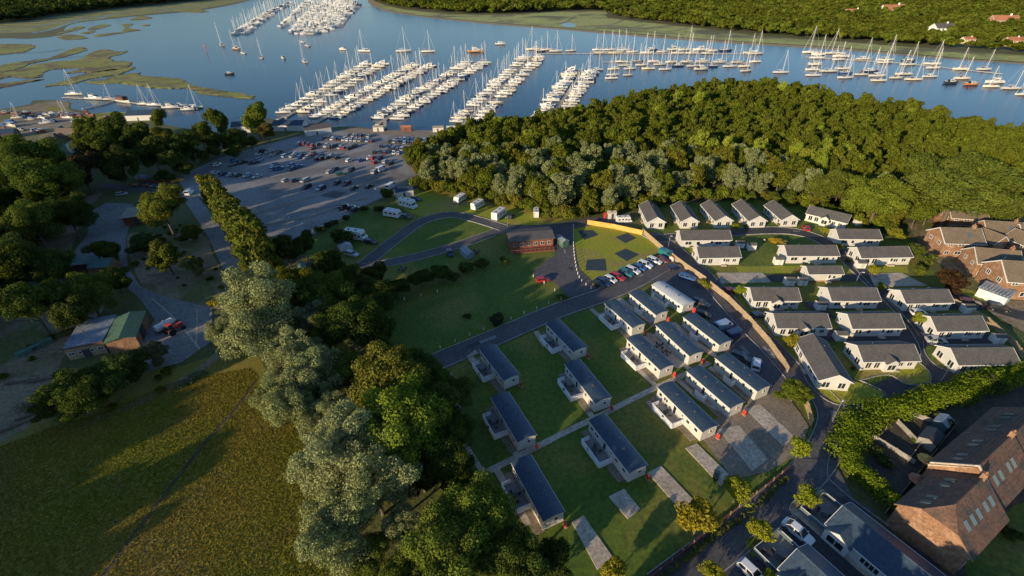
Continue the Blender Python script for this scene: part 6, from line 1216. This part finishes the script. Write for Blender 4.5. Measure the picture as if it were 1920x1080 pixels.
g = G(892, 475); place(TAB, 'table_set', 'small camping table and chairs right of the pale blue tent', 'camping furniture', (g.x, g.y, .04), 0, 1); g = G(755, 507); place(TAB, 'table_set', 'picnic table on the lawn below the camp road', 'camping furniture', (g.x, g.y, .04), 0, 1)
# pitch mats
for (a, l) in (([(1084, 433), (1110, 432), (1121, 441), (1095, 450)], 'dark pitch mat nearest the end of the orange fence'), ([(1154, 445), (1176, 437), (1192, 447), (1172, 456)], 'dark pitch mat nearest the timber fence'), ([(1152, 476), (1172, 467), (1197, 478), (1175, 490)], 'dark pitch mat above the parked cars'), ([(1100, 488), (1133, 486), (1136, 508), (1098, 507)], 'dark pitch mat lowest on the left')):
    P = [tuple(p) for p in gp(a)]; m = MB(); m.prism(ccw(P), .0, .14, 'mat'); o = link('pitch_mat', m.mesh('pitch_mat')); tag(o, l, 'pitch mat', 'dark pitch mats')
# bollards along the lawns
bo = MB(); bo.tube((0, 0, 0), (0, 0, .8), .09, 'white', 8); bo.tube((0, 0, .8), (0, 0, .86), .11, 'dark', 8); BOL = [(None, bo.mesh('bollard'), None, 0)]
random.seed(3)
def bollards(pts, n, txt):
    P = smooth(gp(pts), False, 8); seg = [0]
    for a, b in zip(P[:-1], P[1:]): seg.append(seg[-1] + (b - a).length)
    for i in range(n):
        t = seg[-1] * i / (n - 1); k = max(j for j in range(len(P) - 1) if seg[j] <= t + 1e-6); q = P[k].lerp(P[k + 1], (t - seg[k]) / max(1e-6, seg[k + 1] - seg[k]))
        place(BOL, 'bollard', 'small white bollard standing ' + txt, 'bollard', (q.x, q.y, 0), 0, 1.25, 'white bollards ' + txt)
bollards([(1075, 425), (1075, 455), (1078, 490), (1087, 524), (1108, 542)], 20, 'along the left edge of the pitch mat lawn'); bollards([(737, 692), (825, 653), (925, 611), (995, 584), (1050, 560)], 13, 'along the upper edge of the road below the long lawn')
bollards([(730, 575), (760, 562), (820, 548)], 4, 'on the bank of the long lawn'); bollards([(1000, 520), (1040, 545), (1052, 562)], 4, 'at the right end of the long lawn')
# clubhouse
m = MB(); m.box(0, 14.5, 0, 7, 0, 3.0, 'wood'); r = MB(); r.prof([(-.5, 2.95), (3.5, 3.75), (7.5, 2.95), (7.5, 3.1), (3.5, 3.9), (-.5, 3.1)], -.5, 15, 'lroof', 'x'); t = MB(); t.box(0, 14.5, -2.4, -.02, .0, .3, 'wood')
v = MB()
for i in range(10): v.box(.1 + i * 1.55, .2 + i * 1.55, -2.4, -2.3, .3, 1.2, 'wood')
v.box(0, 14.5, -2.42, -2.3, 1.2, 1.3, 'wood'); rec = [('wall', m.mesh('wall'), None, 0), ('roof', r.mesh('roof'), None, 0), ('terrace', t.mesh('terrace'), None, 0), ('railing', v.mesh('railing'), 2, 0)]
for i in range(6): add_window(rec, 1.6 + i * 2.3, -.004, 1.6, 1.3, 1.1, 1, frame='cream')
A, B = G(957, 470), G(1037, 463); place(rec, 'clubhouse', 'dark red timber clubhouse with grey roof and terrace at the road junction', 'building', (A.x, A.y, .05), math.atan2((B - A).y, (B - A).x), ((B - A).length / 14.5, 1.1, 1.1))
shed(4.5, 2.4, 2.1, 'blue-green trailer like store right of the clubhouse', 1040, 455, -60, 'teal', 'blueroof')
shed(7, 4.5, 2.4, 'grey roofed shed with a white end beside the white van', 744, 372, 22, 'wall', 'croof', name='utility_building', cat='building')
shed(3, 2.2, 2.2, 'white and red service hut above the orange fence', 1140, 411, 5, 'wall', 'concrete'); shed(1.4, 1.4, 1.5, 'small red hut beside the white service hut', 1133, 410, 5, 'redplastic', 'redplastic'); shed(1.4, 1.4, 1.5, 'small red hut at the wood end of the road', 1094, 406, 5, 'redplastic', 'redplastic')
shed(1.5, 1.5, 1.2, 'pale pink bin store at the end of the car row', 1262, 491, 40, 'cream', 'orroof')
# left side buildings
def topx(x, y):
    q = Vector((x, y, -H)); return CX + F * q.dot(Vector((RT[0], FG[0], UP[0]))) / q.dot(FWv), CY + F * q.dot(Vector((RT[1], FG[1], UP[1]))) / q.dot(FWv)
PXR = topx(-104, 85.5)
def flatb(px, py, az, L, W, h, wall, roof, label, name='flat_roofed_building', over=.4, dz=.25, wins=0):
    m = MB(); m.box(0, L, 0, W, 0, h, wall); r = MB(); r.box(-over, L + over, -over, W + over, h, h + dz, roof); r.box(-over - .08, L + over + .08, -over - .08, -over - .002, h - .05, h + dz + .08, 'wood'); d = MB(); d.box(L * .4, L * .4 + 1.6, -.08, -.004, .05, 2.2, 'dark')
    rec = [('wall', m.mesh('wall'), None, 0), ('roof', r.mesh('roof'), None, 0), ('door', d.mesh('door'), None, 0)]
    v = MB(); v.tube((L * .3, W * .5, h + dz), (L * .3, W * .5, h + dz + .5), .15, 'metal'); v.tube((L * .3, W * .5, h + dz + .5), (L * .3, W * .5, h + dz + .56), .24, 'metal'); rec.append(('roof_vent', v.mesh('roof_vent'), 1, 0))
    for i in range(wins): add_window(rec, 1 + i * 1.9, -.004, 1.6, 1.1, .9, 1)
    g = G(px, py); return place(rec, name, label, 'building', (g.x, g.y, 0), math.radians(az))
flatb(236, 424, 20, 8, 9, 3, 'wood', 'hut', 'brown hut with a pale flat roof beside the large round tree', 'workshop_hut', .7)
flatb(*PXR, 20, 7.6, 11.5, 3.2, 'fence', 'blueroof', 'ruinous flat roofed barn with a blue-grey roof at left', 'derelict_barn', .1, wins=4)
m = MB(); m.box(0, 6, 0, 11, 0, 3.4, 'brick'); r = MB(); r.prof([(-.3, 3.35), (3, 4.0), (6.3, 3.35), (6.3, 3.5), (3, 4.15), (-.3, 3.5)], -.3, 11.3, 'greenroof', 'y'); d = MB(); d.box(5.95, 6.06, 3, 6.5, .05, 3.2, 'dark')
g = Vector((-95.6, 87.5, 0)); place([('wall', m.mesh('wall'), None, 0), ('roof', r.mesh('roof'), None, 0), ('door', d.mesh('door'), None, 0)], 'barn', 'barn with a dark green roof next to the concrete yard', 'barn', (g.x, g.y, 0), math.radians(22))
flatb(118, 515, 12, 9, 5, 2.6, 'dark', 'teal', 'long shed with a green and blue roof in the left wood', 'open_shed'); shed(6, 6, 3.0, 'shed with a green pitched roof beside the yard road', 172, 520, 10, 'brick', 'teal', name='barn', cat='barn')
shed(9, 6, 2.4, 'dim glasshouse at the left edge', -12, 560, 30, 'glassL', 'glassL', name='glasshouse', cat='glasshouse'); shed(7, 1.2, 1.0, 'pale green covered boat or trough on the bare ground', 36, 672, 62, 'teal', 'teal', name='covered_trough', cat='trough')
shed(12, 8, 3.5, 'brown roofed boathouse between the left woods and the boatyard', 105, 262, -5, 'dark', 'broof', name='boathouse', cat='boathouse'); shed(8, 6, 3, 'pale blue roofed store below the boathouse', 128, 283, -40, 'wall', 'blueroof', name='store', cat='building'); shed(9, 4, 3, 'pale roofed outbuilding hidden in the left trees', 138, 312, -70, 'wall', 'hut', name='store', cat='building')
shed(17, 9, 3.2, 'dark roofed shed beside the river inlet', 238, 227, 4, 'wall', 'croof', name='boat_shed', cat='boat shed'); shed(9, 7, 3, 'grey shed at the left edge of the boatyard', -6, 262, 20, 'dark', 'croof', name='boat_shed', cat='boat shed')
shed(18, 8, 3.2, 'white walled marina shed left of the quay', 512, 246, -2, 'wall', 'croof', name='marina_office', cat='building'); shed(14, 7, 3.2, 'grey roofed marina building with a white gable', 575, 256, 30, 'wall', 'lroof', name='marina_office', cat='building'); shed(10, 8, 3.5, 'white marina house behind the riverside trees', 436, 250, 10, 'wall', 'croof', name='marina_office', cat='building')
shed(6, 4, 4, 'white kiosk at the corner of the wood and the quay', 862, 262, 75, 'white', 'cream', name='kiosk', cat='kiosk')
for i, (x, y) in enumerate([(700, 247), (752, 247), (812, 248), (838, 248)]): shed(6, 3, 2.4, '%s low hut from the left on the quay edge' % ordw(i), x, y, 2, ['cream', 'wood', 'cream', 'white'][i], ['hut', 'orroof', 'hut', 'cream'][i], group='low huts on the quay edge')
# vehicles and clutter in the boatyard
random.seed(77)
for i, (x, y) in enumerate(sorted([(x_ / 6, 160 + y_ / 6) for x_, y_ in [(205, 345), (290, 357), (375, 342), (450, 327), (520, 322), (600, 332), (670, 335), (720, 345), (775, 322), (830, 325), (515, 405), (600, 400), (400, 500), (100, 412), (40, 445), (460, 500), (240, 500)]])):
    c = random.choice(['white', 'silver', 'blue', 'dark grey', 'black', 'pale blue']); k = rk(); car(x, y, random.uniform(0, 60), k, c, '%s %s, %s vehicle from the left in the boatyard' % (c, WORD[k], ordw(i)), 'vehicles in the boatyard')
cr_ = MB(); cr_.box(0, 1.6, 0, 1.2, 0, .9, 'wood'); cr_.box(.1, 1.5, .1, 1.1, .9, .95, 'deck'); CRATE = [(None, cr_.mesh('crate'), None, 0)]
for i in range(34):
    g = G(random.uniform(5, 225), 0 + random.choice([random.uniform(212, 222), random.uniform(236, 250)])); place(CRATE, 'crate', 'brown wooden crate or scrap pile lying about the boatyard', 'crate', (g.x, g.y, 0), random.random() * 3, random.uniform(.8, 2.4), 'crates lying about the boatyard')
# boats ashore in the boatyard
random.seed(5)
for i, (x, y) in enumerate([(34, 222), (60, 226), (80, 223), (100, 216), (118, 213), (50, 213), (24, 238), (90, 232), (128, 222), (12, 214)]):
    g = G(x, y); boat(g.x, g.y, random.uniform(-.6, .6), ('c', 1) if i % 4 else ('y', 2), '%s old boat from the left laid up ashore in the boatyard' % ordw(sorted([34, 60, 80, 100, 118, 50, 24, 90, 128, 12]).index(x)), 'boats laid up ashore in the boatyard', random.uniform(.6, .85), random.choice([(.5, .45, .35), (.6, .6, .58), (.2, .3, .4), (.35, .12, .06)]))
# tank and tractor in the yard
g = G(313, 617); m = MB(); m.tube((-2.3, 0, 1.4), (1.9, 0, 1.4), .95, 'white', 16); m.tube((1.9, 0, 1.4), (2.5, 0, 1.4), .95, 'white', 16, .35); m.tube((0, 0, 2.3), (0, 0, 2.6), .3, 'metal', 10); ch = MB(); ch.box(-2.6, 3.4, -.5, .5, .5, .68, 'dark'); wl = []
rec = [('tank', m.mesh('tank'), None, 0), ('chassis', ch.mesh('chassis'), None, 0)]
for s in (-1, 1): t = MB(); t.tube((-.8, s * .8, .5), (-.8, s * 1.1, .5), .5, 'tyre', 14); rec.append(('wheel', t.mesh('wheel'), None, 0))
place(rec, 'tank_trailer', 'pale white cylindrical tank trailer standing on the concrete yard', 'tank trailer', (g.x, g.y, .05), math.radians(60))
g = G(330, 622); m = MB(); m.box(-.4, 1.8, -.42, .42, .8, 1.5, 'redplastic'); m.box(-1.5, -.3, -.75, .75, .8, 1.2, 'redplastic'); cb = MB(); cb.hexa([(-1.3, -.6, 1.2), (-.3, -.6, 1.2), (-.3, .6, 1.2), (-1.3, .6, 1.2), (-1.2, -.55, 2.4), (-.4, -.55, 2.4), (-.4, .55, 2.4), (-1.2, .55, 2.4)], 'glass'); cb.box(-1.3, -.3, -.62, .62, 2.4, 2.5, 'redplastic')
rec = [('body', m.mesh('body'), None, 0), ('cab', cb.mesh('cab'), None, 0)]
for x, r0 in ((-1.1, .8), (1.3, .48)):
    for s in (-1, 1): t = MB(); t.tube((x, s * .75, r0), (x, s * 1.1, r0), r0, 'tyre', 16); rec.append(('wheel', t.mesh('wheel'), None, 0))
place(rec, 'tractor', 'dark red tractor beside the tank trailer', 'tractor', (g.x, g.y, .05), math.radians(65), 1.15)
# golden shrubs and pots between the lodge rows
for x, y, r, l, c in [(1449, 450, 8, 'golden shrub between the upper lodge rows, left one', (.45, .30, .02)), (1462, 452, 9, 'golden brown shrub between the upper lodge rows, middle one', (.35, .24, .04)), (1474, 455, 6, 'pale shrub at the right end of the golden shrubs', (.32, .28, .16))]: T(x, y, r, 'bush', l, c, .8, None, 'shrub', 'shrub')
po = MB(); po.tube((0, 0, 0), (0, 0, .45), .22, 'orroof', 10, .32); po.tube((0, 0, .4), (0, 0, .7), .3, 'white', 8, .15); POT = [(None, po.mesh('flower_pot'), None, 0)]
for i in range(46):
    q = random.choice([(1430, 452), (1440, 456), (1486, 486), (1530, 488), (1420, 572), (1580, 572), (1720, 577), (1470, 622), (1620, 622), (1650, 684), (1575, 722), (1780, 628), (1345, 458), (1340, 490), (1600, 455), (1640, 490)])
    g = G(q[0] + random.uniform(-14, 22), q[1] + random.uniform(-1, 2)); place(POT, 'flower_pot', 'small terracotta flower pot with pale flowers against a lodge wall', 'flower pot', (g.x, g.y, 0), 0, random.uniform(.8, 1.6), 'flower pots along the lodge walls')
# lamp posts, logs and small things
lpst = MB(); lpst.tube((0, 0, 0), (0, 0, 5.5), .09, 'metal', 6, .06); lpst.tube((0, 0, 5.5), (.7, 0, 5.8), .05, 'metal'); lh = MB(); lh.box(.5, 1.1, -.14, .14, 5.72, 5.86, 'white'); LAMP = [('pole', lpst.mesh('pole'), None, 0), ('lamp_head', lh.mesh('lamp_head'), None, 0)]
for i, (x, y, l) in enumerate([(372, 308, 'at the top left corner of the car park'), (458, 286, 'on the upper edge of the car park'), (549, 434, 'low in the empty part of the car park'), (711, 378, 'between the shed and the car park'), (952, 432, 'at the fork of the camp road'), (1252, 468, 'by the timber fence'), (1600, 540, 'between the lodge rows'), (1560, 790, 'at the entrance road corner')]):
    g = G(x, y); place(LAMP, 'street_lamp', 'slim street lamp ' + l, 'street lamp', (g.x, g.y, 0), i, .9, 'slim street lamps')
lg = MB(); lg.tube((0, 0, .25), (5.5, .4, .3), .22, 'bark', 8, .15); LOG = [(None, lg.mesh('log'), None, 0)]
for i, (x, y, a, l) in enumerate([(0, 812, 35, 'long pale pole lying at the left edge'), (30, 790, 30, 'pale log behind the long pole'), (10, 722, 8, 'pale log beside the trough'), (55, 718, 10, 'second pale log beside the trough'), (45, 765, 15, 'log in the brush pile')]):
    g = G(x, y); place(LOG, 'log', l, 'log', (g.x, g.y, .05), math.radians(a), 1.2, 'pale logs on the bare ground')
# orange timber stack by the lane
for i, (x, y, a) in enumerate([(300, 343, 12), (306, 335, -38), (262, 342, -12)]):
    m = MB()
    for k in range(4): m.box(0, 9 if i < 2 else 14, k * .5, k * .5 + .42, 0, .5 + .25 * (k % 2), 'newfence' if i < 2 else 'wood')
    g = G(x, y); o = link('timber_stack', m.mesh('timber_stack')); o.location = (g.x, g.y, 0); o.rotation_euler.z = math.radians(a); tag(o, ['lower arm of the orange timber stack', 'upper arm of the orange timber stack', 'long brown timber stack beside the lane'][i], 'timber stack')
tent(268, 334, 80, 5, 3.5, 1.6, 'blueroof', 'blue tarpaulin shelter beside the orange timber'); tent(302, 331, 60, 4, 2.5, 1.4, 'cloth', 'grey tarpaulin shelter inside the timber stack')
hedge('brush_pile', [(40, 770), (70, 765), (95, 755)], 2.4, 1.2, 'tangled pale brush pile on the bare ground', (.16, .14, .08), .25, 60); hedge('nettle_patch', [(345, 722), (362, 712), (380, 700)], 2.0, .8, 'grey-green weeds at the top of the rough field', (.10, .15, .09), .2, 120)
# houses on the far bank
for px, py, l, wc, s in FH:
    r_ = house(14, 8, 4.8, 2.6, 'orroof' if 'bungalow' not in l else 'lroof', 'plain', wins=[(x, 1.4, 1.3, z, 1) for x in (2, 5, 9, 12) for z in (1.6, 3.9)], gw=[(4, 1.4, 1.3, 3, 1)], chim=10)
    r_ = [(n, me, p, 1 if n == 'wall' else c) for n, me, p, c in r_]; g = G(px, py); place(r_, 'far_house', l, 'house', (g.x, g.y, 0), random.uniform(-.3, .1), s * max(1, g.length / 620), None, wc)
# patio shed, gas and skip details in the lodge park gardens
random.seed(9)
for x, y, l in [(1505, 497, 'sunlit shrub in front of the long lodge'), (1590, 488, 'shrub between the two upper right lodges'), (1480, 575, 'shrub left of the third row lodge'), (1690, 600, 'small shrub beside the fourth row lodge'), (1560, 655, 'shrub by the white shed'), (1470, 676, 'shrub under the steeply slanted lodge'), (1600, 690, 'shrub in the lit front garden'), (1330, 416, 'shrub between the third and fourth upright lodge'), (1400, 424, 'shrub in front of the fourth upright lodge'), (1460, 421, 'shrub in front of the fifth upright lodge'), (1252, 422, 'shrub between the first two upright lodges'), (1780, 610, 'shrub in the front garden of the right lodge')]:
    T(x, y, 5, 'bush', l, gcol(1.2), .8, None, 'shrub', 'shrub')
T(1503, 509, 6, 'bush', 'dark red shrub beside the small cream lodge', (.16, .02, .02), 1, None, 'shrub', 'shrub')

if LONG: print('LONG', len(LONG), LONG[:40])
